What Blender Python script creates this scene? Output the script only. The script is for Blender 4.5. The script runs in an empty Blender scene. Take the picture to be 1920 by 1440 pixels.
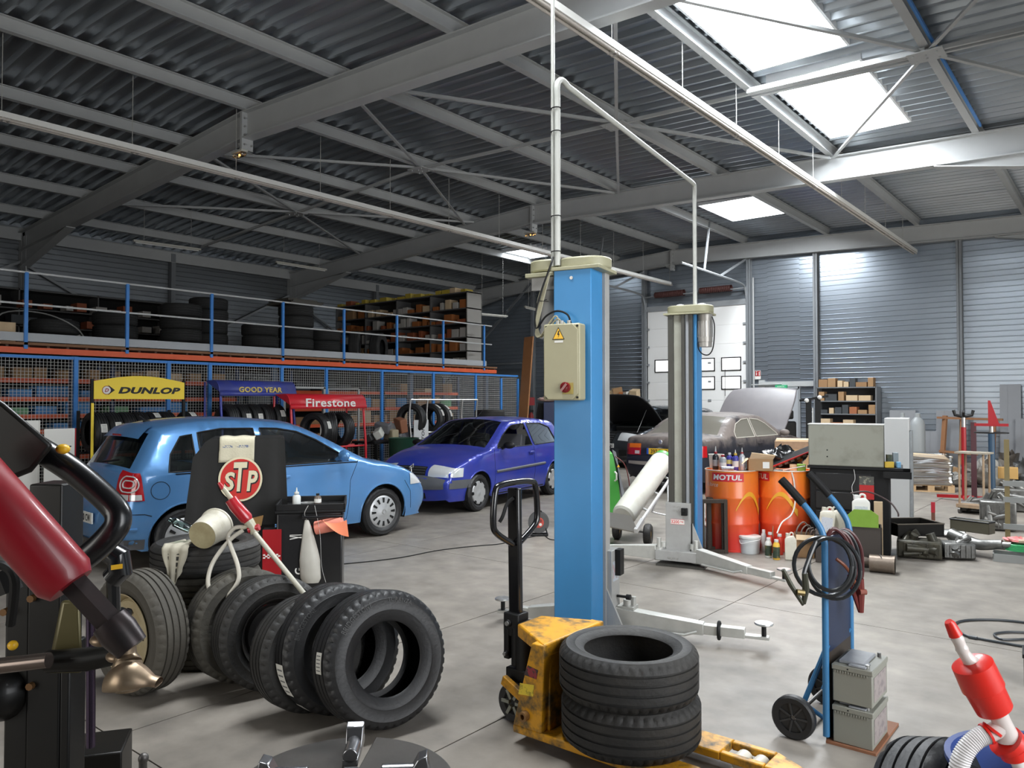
import bpy, math, random
from mathutils import Vector, Matrix, Euler, geometry
random.seed(7)
PI = math.pi
sc = bpy.context.scene
col = sc.collection

# ------------------------------------------------------------------ camera, world, light, exposure
FPX, EYE, YAW, PITCH = 1435.0, 1.65, math.radians(39.2), math.atan(32 / 1435.0)
cam_data = bpy.data.cameras.new('camera')
cam_data.sensor_fit = 'HORIZONTAL'
cam_data.sensor_width = 36.0
cam_data.lens = 36.0 * FPX / 1920
cam_data.clip_start = 0.05
cam_data.clip_end = 200
camera = bpy.data.objects.new('camera', cam_data)
camera.location = (0, 0, EYE)
camera.rotation_euler = (PI / 2 + PITCH, 0, YAW)
col.objects.link(camera)
sc.camera = camera

world = bpy.data.worlds.new('sky')
sc.world = world
world.use_nodes = True
wn = world.node_tree
wbg = wn.nodes['Background']
wbg.inputs['Color'].default_value = (0.80, 0.90, 1.0, 1)
wbg.inputs['Strength'].default_value = 1.0

def area(name, loc, rot, sx, sy, power, color):
    l = bpy.data.lights.new(name, 'AREA')
    l.shape = 'RECTANGLE'; l.size = sx; l.size_y = sy
    l.energy = power; l.color = color
    o = bpy.data.objects.new(name, l)
    o.location = loc; o.rotation_euler = rot
    col.objects.link(o)
    return o
# daylight through the open doors behind and beside the photographer
def aimed(o, target, spread=180):
    d = Vector(target) - o.location
    o.rotation_euler = d.to_track_quat('-Z', 'Y').to_euler(); o.data.spread = math.radians(spread)
aimed(area('daylight_side_door', (2.9, 12.5, 2.6), (0, 0, 0), 6.5, 3.6, 250, (1.0, 0.985, 0.94)), (-6.5, 19.0, 1.6), 120)
aimed(area('daylight_side_door_near', (2.9, 3.2, 2.6), (0, 0, 0), 4.6, 3.6, 190, (0.97, 0.985, 1.0)), (-12.5, 8.0, .8), 100)
aimed(area('daylight_back_door', (-4.5, -5.9, 2.4), (0, 0, 0), 5.5, 4.0, 200, (1.0, 0.95, 0.86)), (-6.0, 6.0, 3.6), 150)
# daylight under each roof light
SKY = [(-4.02, -2.80, 7.55, 10.2), (-4.02, -2.80, 10.75, 13.65), (-8.05, -6.65, 16.95, 18.95), (-15.35, -13.95, 17.95, 19.25),
       (-4.02, -2.80, 2.2, 4.9)]
SKYPOW = [440, 460, 600, 50, 400]
for (a0, a1, b0, b1), pw in zip(SKY, SKYPOW):
    if pw:
        area('daylight_roof_light', ((a0 + a1) / 2, (b0 + b1) / 2, 6.50), (0, 0, 0), (a1 - a0) * .9, (b1 - b0) * .9, pw, (0.93, 0.97, 1.0))
sc.view_settings.view_transform = 'Standard'
sc.view_settings.look = 'None'
sc.view_settings.gamma = 1
sc.view_settings.use_curve_mapping = False
sc.view_settings.exposure = -0.22
sc.cycles.use_denoising = True
sc.cycles.max_bounces = 7
sc.cycles.diffuse_bounces = 4
sc.cycles.glossy_bounces = 3
sc.cycles.transmission_bounces = 4
sc.cycles.transparent_max_bounces = 10
sc.cycles.sample_clamp_indirect = 6
sc.cycles.caustics_reflective = False
sc.cycles.caustics_refractive = False

# ------------------------------------------------------------------ placing by measurement: a pixel of the 1920x1440 frame to a point of the hall
_f = Vector((-math.sin(YAW) * math.cos(PITCH), math.cos(YAW) * math.cos(PITCH), math.sin(PITCH)))
_r = Vector((math.cos(YAW), math.sin(YAW), 0))
_u = _r.cross(_f)
_o = Vector((0, 0, EYE))
def ray(px, py): return _f + _r * ((px - 960) / FPX) + _u * ((720 - py) / FPX)
def G(px, py, z=0.0):
    r = ray(px, py); return _o + r * ((z - EYE) / r.z)
def atX(px, py, X):
    r = ray(px, py); return _o + r * (X / r.x)
def atY(px, py, Y):
    r = ray(px, py); return _o + r * (Y / r.y)
def atD(px, py, d): return _o + ray(px, py) * d

# ------------------------------------------------------------------ materials
MATS = {}
def mat(key, c, rough=.6, metal=0.0, c2=None, nscale=6.0, amt=.5, bump=0.0, bscale=None, emit=None, spec=.5, coat=0.0, stretch=(1, 1, 1), detail=6, lo=.35, hi=.7, alpha=1.0, rvar=0.0):
    if key in MATS: return MATS[key]
    m = bpy.data.materials.new(key); m.use_nodes = True
    nt = m.node_tree; b = nt.nodes['Principled BSDF']
    b.inputs['Base Color'].default_value = (*c, 1)
    b.inputs['Roughness'].default_value = rough
    b.inputs['Metallic'].default_value = metal
    b.inputs['Specular IOR Level'].default_value = spec
    b.inputs['Coat Weight'].default_value = coat
    b.inputs['Coat Roughness'].default_value = .06
    b.inputs['Alpha'].default_value = alpha
    if emit:
        b.inputs['Emission Color'].default_value = (*emit[0], 1); b.inputs['Emission Strength'].default_value = emit[1]
    if c2 or bump or rvar:
        tc = nt.nodes.new('ShaderNodeTexCoord'); mp = nt.nodes.new('ShaderNodeMapping')
        mp.inputs['Scale'].default_value = stretch
        nt.links.new(tc.outputs['Object'], mp.inputs['Vector'])
        nz = nt.nodes.new('ShaderNodeTexNoise'); nz.inputs['Scale'].default_value = nscale; nz.inputs['Detail'].default_value = detail; nz.inputs['Roughness'].default_value = .62
        nt.links.new(mp.outputs['Vector'], nz.inputs['Vector'])
        if c2:
            rp = nt.nodes.new('ShaderNodeValToRGB')
            rp.color_ramp.elements[0].position = lo; rp.color_ramp.elements[1].position = hi
            rp.color_ramp.elements[0].color = (*c, 1)
            rp.color_ramp.elements[1].color = tuple(a + (d - a) * amt for a, d in zip(c, c2)) + (1,)
            nt.links.new(nz.outputs['Fac'], rp.inputs['Fac']); nt.links.new(rp.outputs['Color'], b.inputs['Base Color'])
        if rvar:
            mr = nt.nodes.new('ShaderNodeMapRange')
            mr.inputs['From Min'].default_value = .3; mr.inputs['From Max'].default_value = .7
            mr.inputs['To Min'].default_value = rough - rvar; mr.inputs['To Max'].default_value = rough + rvar
            nt.links.new(nz.outputs['Fac'], mr.inputs['Value']); nt.links.new(mr.outputs['Result'], b.inputs['Roughness'])
        if bump:
            n2 = nt.nodes.new('ShaderNodeTexNoise'); n2.inputs['Scale'].default_value = bscale or nscale * 4; n2.inputs['Detail'].default_value = 4
            nt.links.new(mp.outputs['Vector'], n2.inputs['Vector'])
            bp = nt.nodes.new('ShaderNodeBump'); bp.inputs['Strength'].default_value = bump; bp.inputs['Distance'].default_value = .01
            nt.links.new(n2.outputs['Fac'], bp.inputs['Height']); nt.links.new(bp.outputs['Normal'], b.inputs['Normal'])
    MATS[key] = m
    return m
def glass(key, tint=(.25, .30, .28), gloss=.12, rough=.02, dust=None):
    if key in MATS: return MATS[key]
    m = bpy.data.materials.new(key); m.use_nodes = True; nt = m.node_tree
    for n in list(nt.nodes):
        if n.type != 'OUTPUT_MATERIAL': nt.nodes.remove(n)
    out = [n for n in nt.nodes if n.type == 'OUTPUT_MATERIAL'][0]
    tr = nt.nodes.new('ShaderNodeBsdfTransparent'); tr.inputs[0].default_value = (*tint, 1)
    gl = nt.nodes.new('ShaderNodeBsdfGlossy'); gl.inputs['Roughness'].default_value = rough; gl.inputs['Color'].default_value = (.9, .95, 1, 1)
    fr = nt.nodes.new('ShaderNodeLayerWeight'); fr.inputs['Blend'].default_value = .35
    mx = nt.nodes.new('ShaderNodeMixShader'); ad = nt.nodes.new('ShaderNodeMath'); ad.operation = 'ADD'; ad.use_clamp = True
    ad.inputs[1].default_value = gloss
    nt.links.new(fr.outputs['Fresnel'], ad.inputs[0]); nt.links.new(ad.outputs[0], mx.inputs[0])
    nt.links.new(tr.outputs[0], mx.inputs[1]); nt.links.new(gl.outputs[0], mx.inputs[2])
    last = mx
    if dust:
        df = nt.nodes.new('ShaderNodeBsdfDiffuse'); df.inputs['Color'].default_value = (*dust[0], 1)
        m2 = nt.nodes.new('ShaderNodeMixShader'); m2.inputs[0].default_value = dust[1]
        nt.links.new(mx.outputs[0], m2.inputs[1]); nt.links.new(df.outputs[0], m2.inputs[2]); last = m2
    nt.links.new(last.outputs[0], out.inputs['Surface'])
    MATS[key] = m
    return m

# ------------------------------------------------------------------ mesh builder
def aim(p0, p1):
    d = (Vector(p1) - Vector(p0)); return Matrix.Translation(Vector(p0)) @ d.to_track_quat('Z', 'Y').to_matrix().to_4x4()
def TR(x=0, y=0, z=0, rx=0, ry=0, rz=0): return Matrix.Translation((x, y, z)) @ Euler((rx, ry, rz)).to_matrix().to_4x4()
class MB:
    def __init__(s): s.v = []; s.f = []
    def add(s, vs, fs, M=None):
        n = len(s.v)
        s.v += [(M @ Vector(v)) if M is not None else Vector(v) for v in vs]
        s.f += [tuple(i + n for i in f) for f in fs]
        return s
    def box(s, x0, x1, y0, y1, z0, z1, M=None):
        vs = [(x0, y0, z0), (x1, y0, z0), (x1, y1, z0), (x0, y1, z0), (x0, y0, z1), (x1, y0, z1), (x1, y1, z1), (x0, y1, z1)]
        return s.add(vs, [(0, 3, 2, 1), (4, 5, 6, 7), (0, 1, 5, 4), (1, 2, 6, 5), (2, 3, 7, 6), (3, 0, 4, 7)], M)
    def bc(s, c, d, M=None):
        return s.box(c[0] - d[0] / 2, c[0] + d[0] / 2, c[1] - d[1] / 2, c[1] + d[1] / 2, c[2] - d[2] / 2, c[2] + d[2] / 2, M)
    def bar(s, p0, p1, w, h, up=(0, 0, 1)):
        p0 = Vector(p0); p1 = Vector(p1); d = p1 - p0; L = d.length; d.normalize()
        a = Vector(up).cross(d)
        if a.length < 1e-4: a = Vector((1, 0, 0)).cross(d)
        a.normalize(); b = d.cross(a)
        M = Matrix((( a.x, b.x, d.x, p0.x), (a.y, b.y, d.y, p0.y), (a.z, b.z, d.z, p0.z), (0, 0, 0, 1)))
        return s.box(-w / 2, w / 2, -h / 2, h / 2, 0, L, M)
    def lathe(s, prof, n=32, M=None, closed=False, mod=None):
        vs = []; fs = []; m = len(prof)
        for i in range(n):
            a = 2 * PI * i / n; ca, sa = math.cos(a), math.sin(a)
            for j, (r, z) in enumerate(prof):
                if mod: r = mod(i, j, r)
                vs.append((r * ca, r * sa, z))
        k = m if closed else m - 1
        for i in range(n):
            i2 = (i + 1) % n
            for j in range(k):
                j2 = (j + 1) % m
                fs.append((i * m + j, i2 * m + j, i2 * m + j2, i * m + j2))
        if not closed:
            if prof[0][0] > 1e-5: pass
        return s.add(vs, fs, M)
    def cyl(s, p0, p1, r, r2=None, n=20, caps=True):
        r2 = r if r2 is None else r2
        L = (Vector(p1) - Vector(p0)).length
        pr = [(r, 0), (r2, L)]
        if caps: pr = [(0, 0)] + pr + [(0, L)]
        return s.lathe(pr, n, aim(p0, p1))
    def tube(s, pts, r, n=8, closed=False, caps=True):
        P = [Vector(p) for p in pts]; m = len(P)
        R = r if isinstance(r, (list, tuple)) else [r] * m
        T = []
        for i in range(m):
            a = P[(i - 1) % m] if (i or closed) else P[i]; b = P[(i + 1) % m] if (i < m - 1 or closed) else P[i]
            t = (b - a)
            T.append(t.normalized() if t.length > 1e-9 else Vector((0, 0, 1)))
        up = Vector((0, 0, 1)) if abs(T[0].z) < .9 else Vector((1, 0, 0))
        nrm = (up - T[0] * up.dot(T[0])).normalized()
        vs = []; fs = []
        for i in range(m):
            nrm = nrm - T[i] * nrm.dot(T[i])
            nrm = nrm.normalized() if nrm.length > 1e-6 else T[i].orthogonal().normalized()
            b = T[i].cross(nrm)
            for k in range(n):
                a = 2 * PI * k / n
                vs.append(P[i] + (nrm * math.cos(a) + b * math.sin(a)) * R[i])
        for i in range(m if closed else m - 1):
            i2 = (i + 1) % m
            for k in range(n):
                k2 = (k + 1) % n
                fs.append((i * n + k, i * n + k2, i2 * n + k2, i2 * n + k))
        if caps and not closed:
            fs.append(tuple(range(n - 1, -1, -1))); fs.append(tuple((m - 1) * n + k for k in range(n)))
        return s.add(vs, fs)
    def prism(s, poly, z0, z1, M=None):
        n = len(poly)
        vs = [(x, y, z0) for x, y in poly] + [(x, y, z1) for x, y in poly]
        fs = [tuple(range(n - 1, -1, -1)), tuple(range(n, 2 * n))] + [(i, (i + 1) % n, n + (i + 1) % n, n + i) for i in range(n)]
        return s.add(vs, fs, M)
    def grid(s, f, nu, nv, M=None):
        vs = [f(i / nu, j / nv) for i in range(nu + 1) for j in range(nv + 1)]
        fs = [(i * (nv + 1) + j, (i + 1) * (nv + 1) + j, (i + 1) * (nv + 1) + j + 1, i * (nv + 1) + j + 1) for i in range(nu) for j in range(nv)]
        return s.add(vs, fs, M)
    def ball(s, c, r, sc=(1, 1, 1), n=16, m=10, M=None):
        pr = [(r * math.sin(PI * j / m), -r * math.cos(PI * j / m)) for j in range(m + 1)]
        MM = Matrix.Translation(c) @ Matrix.Diagonal((*sc, 1))
        return s.lathe(pr, n, M @ MM if M is not None else MM)
    def join(s, o, M=None): return s.add(o.v, o.f, M)
    def mesh(s, name, ms, smooth=True, ang=35):
        me = bpy.data.meshes.new(name)
        me.from_pydata([tuple(v) for v in s.v], [], s.f)
        me.validate(clean_customdata=False)
        for m in (ms if isinstance(ms, (list, tuple)) else [ms]): me.materials.append(m)
        if smooth:
            me.shade_smooth(); me.set_sharp_from_angle(angle=math.radians(ang))
        me.update()
        return me
def arc(cx, cy, r, a0, a1, n):
    return [(cx + r * math.cos(math.radians(a0 + (a1 - a0) * i / n)), cy + r * math.sin(math.radians(a0 + (a1 - a0) * i / n))) for i in range(n + 1)]
def smooth_pts(pts, k=6, closed=False):
    P = [Vector(p) for p in pts]; n = len(P); out = []
    rng = range(n) if closed else range(n - 1)
    for i in rng:
        g = lambda j: P[j % n] if closed else P[max(0, min(n - 1, j))]
        p0, p1, p2, p3 = g(i - 1), g(i), g(i + 1), g(i + 2)
        for t in range(k):
            u = t / k
            out.append(.5 * ((2 * p1) + (p2 - p0) * u + (2 * p0 - 5 * p1 + 4 * p2 - p3) * u * u + (3 * p1 - p0 - 3 * p2 + p3) * u ** 3))
    if not closed: out.append(P[-1])
    return out

# ------------------------------------------------------------------ objects
def link(o, parent=None):
    col.objects.link(o)
    if parent is not None: o.parent = parent
    return o
def props(o, label=None, cat=None, group=None, kind=None):
    if label: o['label'] = label
    if cat: o['category'] = cat
    if group: o['group'] = group
    if kind: o['kind'] = kind
    return o
def thing(name, label, cat, loc=(0, 0, 0), rz=0.0, group=None, rot=None, M=None):
    o = bpy.data.objects.new(name, None); o.empty_display_size = .1
    if M is not None: o.matrix_world = M
    else:
        o.location = loc; o.rotation_euler = rot if rot else (0, 0, rz)
    link(o); return props(o, label, cat, group)
def part(name, mb, m, parent=None, label=None, bev=0, smooth=True, ang=35, M=None, seg=2):
    o = bpy.data.objects.new(name, mb.mesh(name, m, smooth, ang))
    link(o, parent)
    if M is not None: o.matrix_local = M
    if label: o['label'] = label
    if bev:
        b = o.modifiers.new('b', 'BEVEL'); b.width = bev; b.segments = seg; b.limit_method = 'ANGLE'; b.angle_limit = math.radians(40)
    return o
def weld(o, d=.0012, ang=45):
    import bmesh
    bm = bmesh.new(); bm.from_mesh(o.data); bmesh.ops.remove_doubles(bm, verts=bm.verts, dist=d); bm.to_mesh(o.data); bm.free()
    o.data.shade_smooth(); o.data.set_sharp_from_angle(angle=math.radians(ang)); return o
def solo(name, label, cat, mb, m, loc=(0, 0, 0), rz=0.0, group=None, bev=0, rot=None, M=None, smooth=True, ang=35, kind=None):
    o = part(name, mb, m, None, None, bev, smooth, ang)
    if M is not None: o.matrix_world = M
    else:
        o.location = loc; o.rotation_euler = rot if rot else (0, 0, rz)
    return props(o, label, cat, group, kind)
def struct(name, mb, m, bev=0, smooth=False, label=None, parent=None, ang=35):
    o = part(name, mb, m, parent, label, bev, smooth, ang)
    if parent is None: o['kind'] = 'structure'
    return o
def kids(o): return [c for c in bpy.data.objects if c.parent == o]
def dup(root, label=None, loc=None, rz=None, M=None, group=None, parent=None):
    ch = kids(root)
    r = root.copy(); col.objects.link(r)
    if parent is not None: r.parent = parent
    if M is not None: r.matrix_world = M
    else:
        if loc is not None: r.location = loc
        if rz is not None: r.rotation_euler = (0, 0, rz)
    if label: r['label'] = label
    if group: r['group'] = group
    for c in ch:
        k = dup(c, parent=r)
    return r
_TC = {}
def text_geo(s, offset=0.0, shear=0.0):
    key = (s, offset, shear)
    if key not in _TC:
        cu = bpy.data.curves.new('t', 'FONT'); cu.body = s; cu.size = 1; cu.offset = offset; cu.shear = shear
        cu.resolution_u = 3; cu.space_character = 1.05
        ob = bpy.data.objects.new('t', cu)
        me = bpy.data.meshes.new_from_object(ob)
        v = [(p.co.x, p.co.y) for p in me.vertices]; f = [tuple(p.vertices) for p in me.polygons]
        bpy.data.objects.remove(ob); bpy.data.meshes.remove(me)
        x0 = min(p[0] for p in v); x1 = max(p[0] for p in v); y0 = min(p[1] for p in v); y1 = max(p[1] for p in v)
        _TC[key] = ([((p[0] - x0) / (x1 - x0), (p[1] - y0) / (y1 - y0)) for p in v], f)
    return _TC[key]
def text_mb(s, fn, offset=0.0, shear=0.0):
    v, f = text_geo(s, offset, shear)
    return MB().add([fn(a, b) for a, b in v], f)
def flat_text(s, w, h, M, offset=0.0, shear=0.0):      # centred, lying in the XY plane of M, facing +Z
    return text_mb(s, lambda a, b: M @ Vector(((a - .5) * w, (b - .5) * h, 0)), offset, shear)
FRONT = lambda x, y, z, rz=0: Matrix.Translation((x, y, z)) @ Euler((0, 0, rz)).to_matrix().to_4x4() @ Euler((PI / 2, 0, 0)).to_matrix().to_4x4()   # faces local -Y, reads left to right along +X

# shared materials
GALV = mat('galvanised', (.47, .51, .55), .30, .78, c2=(.38, .42, .46), nscale=.8, amt=.8, detail=1)
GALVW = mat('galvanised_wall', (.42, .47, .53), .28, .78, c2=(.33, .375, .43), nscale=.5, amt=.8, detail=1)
GALVS = mat('galvanised_wall_shaded', (.24, .255, .27), .38, .8, c2=(.19, .20, .215), nscale=.5, amt=.8, detail=1)  # darker copy of the wall steel: the side wall's shade put into the colour
BEAMW = mat('wall_steel_grey', (.20, .215, .23), .45, c2=(.17, .18, .195), nscale=3)
ORD = ['first', 'second', 'third', 'fourth', 'fifth', 'sixth', 'seventh', 'eighth', 'ninth', 'tenth'] + ['%dth' % k for k in range(11, 60)]
BEAM = mat('beam_grey', (.46, .475, .48), .45, 0, c2=(.41, .42, .425), nscale=2, amt=.7)
BEAMD = mat('beam_dark_grey', (.27, .285, .30), .5, 0)
WHITEP = mat('white_paint', (.72, .72, .70), .4)
BLACK = mat('black_plastic', (.006, .006, .0065), .5, c2=(.013, .013, .013), nscale=8, spec=.3)
BLACKG = mat('black_gloss', (.006, .006, .007), .22, coat=.3)
DARK = mat('dark_void', (.006, .006, .006), .9)
RUB = mat('rubber', (.013, .013, .013), .66, c2=(.034, .031, .027), nscale=5, amt=.8, bump=.25, bscale=60)
RUBN = mat('rubber_new', (.009, .009, .010), .5, c2=(.022, .022, .023), nscale=5, bump=.15, bscale=60)
BLUEP = mat('blue_rail_paint', (.045, .22, .60), .4)
ORANGE = mat('orange_rack_paint', (.72, .11, .03), .45, c2=(.58, .08, .025), nscale=3)
STEEL = mat('bare_steel', (.52, .52, .51), .35, .85, c2=(.36, .35, .33), nscale=10, rvar=.08)
STEELD = mat('dark_steel', (.16, .155, .15), .42, .7, c2=(.09, .075, .06), nscale=9, rvar=.1)
CARD = mat('cardboard', (.34, .205, .10), .85, c2=(.34, .20, .10), nscale=5)
CARDL = mat('light_cardboard', (.62, .47, .30), .85, c2=(.52, .38, .23), nscale=5)
PAPER = mat('white_paper', (.74, .73, .69), .8)
RED = mat('red_paint', (.34, .010, .015), .38, c2=(.26, .008, .012), nscale=5)
GREENP = mat('green_plastic', (.06, .33, .05), .4)
LIME = mat('lime_plastic', (.16, .29, .025), .5, c2=(.22, .38, .05), nscale=7)
BEIGE = mat('beige_cover', (.35, .335, .22), .5, c2=(.25, .24, .155), nscale=5)
YEL = mat('yellow_paint', (.66, .31, .012), .45, c2=(.10, .07, .03), nscale=9, amt=1.0, lo=.48, hi=.64, rvar=.1)
# ================================================================== THE HALL
XL, XR, YN, YE = -20.9, 3.0, -6.0, 21.5
RIDGE = -11.0
def ztop(x):                               # top of the rafters
    return 6.28 - .060 * (RIDGE - x) if x < RIDGE else 6.28 - .033 * (x - RIDGE)
def zdeck(x): return ztop(x) + .20
# floor
conc = mat('concrete_floor', (.265, .238, .205), .50, c2=(.17, .152, .130), nscale=.8, amt=.9, bump=.06, bscale=22, rvar=.12)
nt = conc.node_tree; b = nt.nodes['Principled BSDF']
n1 = nt.nodes.new('ShaderNodeTexNoise'); n1.inputs['Scale'].default_value = 5; n1.inputs['Detail'].default_value = 8
tc = nt.nodes.new('ShaderNodeTexCoord'); nt.links.new(tc.outputs['Object'], n1.inputs['Vector'])
rp = nt.nodes.new('ShaderNodeValToRGB'); rp.color_ramp.elements[0].position = .3; rp.color_ramp.elements[1].position = .75
rp.color_ramp.elements[0].color = (1.12, 1.12, 1.12, 1); rp.color_ramp.elements[1].color = (.66, .66, .67, 1)
mx = nt.nodes.new('ShaderNodeMix'); mx.data_type = 'RGBA'; mx.blend_type = 'MULTIPLY'; mx.inputs[0].default_value = .9
src = b.inputs['Base Color'].links[0].from_socket
nt.links.new(n1.outputs['Fac'], rp.inputs['Fac']); nt.links.new(src, mx.inputs[6]); nt.links.new(rp.outputs['Color'], mx.inputs[7]); nt.links.new(mx.outputs[2], b.inputs['Base Color'])
# slabs with saw-cut joints: lines along y every 1.3 m pair, lines along x every 3 m
jx = [XL - .3, -19.5, -14.9, -10.3, -6.55, -3.92, -2.58, 0.05, XR + .3]
jy = [YN - .3, -2.6, 1.7, 6.05, 10.4, 14.8, 19.1, YE + .3]
m = MB()
g = .004
for i in range(len(jx) - 1):
    for j in range(len(jy) - 1):
        m.box(jx[i] + g, jx[i + 1] - g, jy[j] + g, jy[j + 1] - g, -.12, 0)
fl = struct('floor', m, conc)
m = MB().box(XL - .3, XR + .3, YN - .3, YE + .3, -.2, -.121)
struct('trim_1', m, mat('joint_dark', (.06, .055, .05), .9))

# corrugated roof deck: ribs run along x, pitch .265, narrow rib hangs down
def deck(y0, y1, x0, x1, m):
    P = .265; prof = []
    y = y0
    while y < y1 - 1e-6:
        prof += [(y, .07), (y + .035, 0.0), (y + .075, 0.0), (y + .11, .07)]
        y += P
    prof.append((y1, .07))
    xs = [x0, x1]
    if x0 < RIDGE < x1: xs = [x0, RIDGE, x1]
    n = len(prof)
    vs = [(x, yy, zdeck(x) + zz) for x in xs for yy, zz in prof]
    fs = [(a * n + i, a * n + i + 1, (a + 1) * n + i + 1, (a + 1) * n + i) for a in range(len(xs) - 1) for i in range(n - 1)]
    m.add(vs, fs)
m = MB()
ys = sorted(set([YN - .3, YE + .3] + [v for s_ in SKY for v in (s_[2], s_[3])]))
for i in range(len(ys) - 1):
    yc = (ys[i] + ys[i + 1]) / 2
    holes = sorted([(s_[0], s_[1]) for s_ in SKY if s_[2] < yc < s_[3]])
    x = XL - .3
    for a, b_ in holes:
        deck(ys[i], ys[i + 1], x, a, m); x = b_
    deck(ys[i], ys[i + 1], x, XR + .3, m)
o = struct('ceiling', m, GALV)
# the insulation board above, so no daylight leaks at the ribs
m = MB()
for i in range(len(ys) - 1):
    yc = (ys[i] + ys[i + 1]) / 2
    x = XL - .3
    for a, b_ in sorted([(s_[0], s_[1]) for s_ in SKY if s_[2] < yc < s_[3]]) + [(XR + .3, None)]:
        seg = [x, a] if not (x < RIDGE < a) else [x, RIDGE, a]
        for p, q in zip(seg, seg[1:]):
            m.add([(p, ys[i], zdeck(p) + .08), (q, ys[i], zdeck(q) + .08), (q, ys[i + 1], zdeck(q) + .08), (p, ys[i + 1], zdeck(p) + .08)], [(0, 3, 2, 1)])
        x = b_
struct('ceiling', m, BEAMD)
# roof lights: curbs, frame bar and glowing pane
pane_m = mat('rooflight_pane', (.9, .9, .9), .5, emit=((.93, .97, 1.0), 9.0))
curb_m = mat('rooflight_curb', (.80, .82, .84), .5)
for k, (a0, a1, b0, b1) in enumerate(SKY):
    z0 = min(zdeck(a0), zdeck(a1)) - .02; z1 = 6.78
    w = struct('window_%d' % (k + 1), MB().box(a0, a1, b0, b1, z1 - .02, z1), pane_m)
    c = MB()
    c.box(a0 - .03, a0, b0 - .03, b1 + .03, z0, z1); c.box(a1, a1 + .03, b0 - .03, b1 + .03, z0, z1)
    c.box(a0, a1, b0 - .03, b0, z0, z1); c.box(a0, a1, b1, b1 + .03, z0, z1)
    struct('window_frame', c, curb_m, parent=w)
    if k in (2, 3): struct('window_bar', MB().box(a0, a1, b0 + .32, b0 + .37, z0 + .12, z0 + .17), BEAMD, parent=w)

# walls: horizontal steel trays with small ribs
def tray(u0, u1, z0, z1, place, m, pitch=.1325):
    z = z0; prof = [(z0, 0)]
    while z < z1 - .02:
        prof += [(z + .002, .0), (z + .010, .016), (z + .020, .016), (z + .028, 0)]
        z += pitch
        prof.append((min(z, z1), 0))
    vs = [place(u, p[0], p[1]) for u in (u0, u1) for p in prof]
    n = len(prof)
    m.add(vs, [(i, i + 1, n + i + 1, n + i) for i in range(n - 1)])
endp = lambda u, z, d: (u, YE - d, z)
DX0, DX1, DZ = -11.95, -8.75, 4.46        # roller door
EX0, EX1, EZ = -8.12, -7.22, 2.02         # exit door
m = MB()
for u0, u1, z0, z1 in [(XL, DX0, 0, 6.6), (DX0, DX1, DZ, 6.6), (DX1, EX0, 0, 6.6), (EX0, EX1, EZ, 6.6), (EX1, XR, 0, 6.6)]:
    tray(u0, u1, z0, z1, endp, m)
struct('wall_end', m, GALVW)
struct('wall_end', MB().box(XL - .3, XR + .3, YE + .12, YE + .2, -.1, 7), BEAMD)
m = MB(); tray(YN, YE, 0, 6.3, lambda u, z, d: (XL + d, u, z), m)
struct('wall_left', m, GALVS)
struct('wall_left', MB().box(XL - .2, XL - .1, YN - .3, YE + .3, -.1, 7), BEAMD)
m = MB(); w = MB()
for u0, u1, z0, z1 in [(YN, .6, 0, 6.6), (.6, 5.8, 4.5, 6.6), (5.8, 9.0, 0, 6.6), (9.0, 16.0, 4.5, 6.6), (16.0, YE, 0, 6.6)]:
    tray(u0, u1, z0, z1, lambda u, z, d: (XR - d, u, z), m)
    w.box(XR + .1, XR + .2, u0, u1, z0, z1)
struct('wall_right', m, GALVW); struct('wall_right', w, BEAMD)
m = MB(); w = MB()
for u0, u1, z0, z1 in [(XL, -7.3, 0, 6.6), (-7.3, -1.7, 4.5, 6.6), (-1.7, XR, 0, 6.6)]:
    tray(u0, u1, z0, z1, lambda u, z, d: (u, YN + d, z), m)
    w.box(u0, u1, YN - .2, YN - .1, z0, z1)
struct('wall_back', m, GALVW); struct('wall_back', w, BEAMD)
# yard and trees seen by the side door (they only show as reflections)
struct('ground', MB().box(XR + .3, 40, -20, 45, -.15, -.02), mat('yard', (.30, .30, .27), .9))
struct('ground', MB().box(-40, XR + .3, -40, YN - .3, -.15, -.02), mat('yard', (.3, .3, .27), .9))

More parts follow.
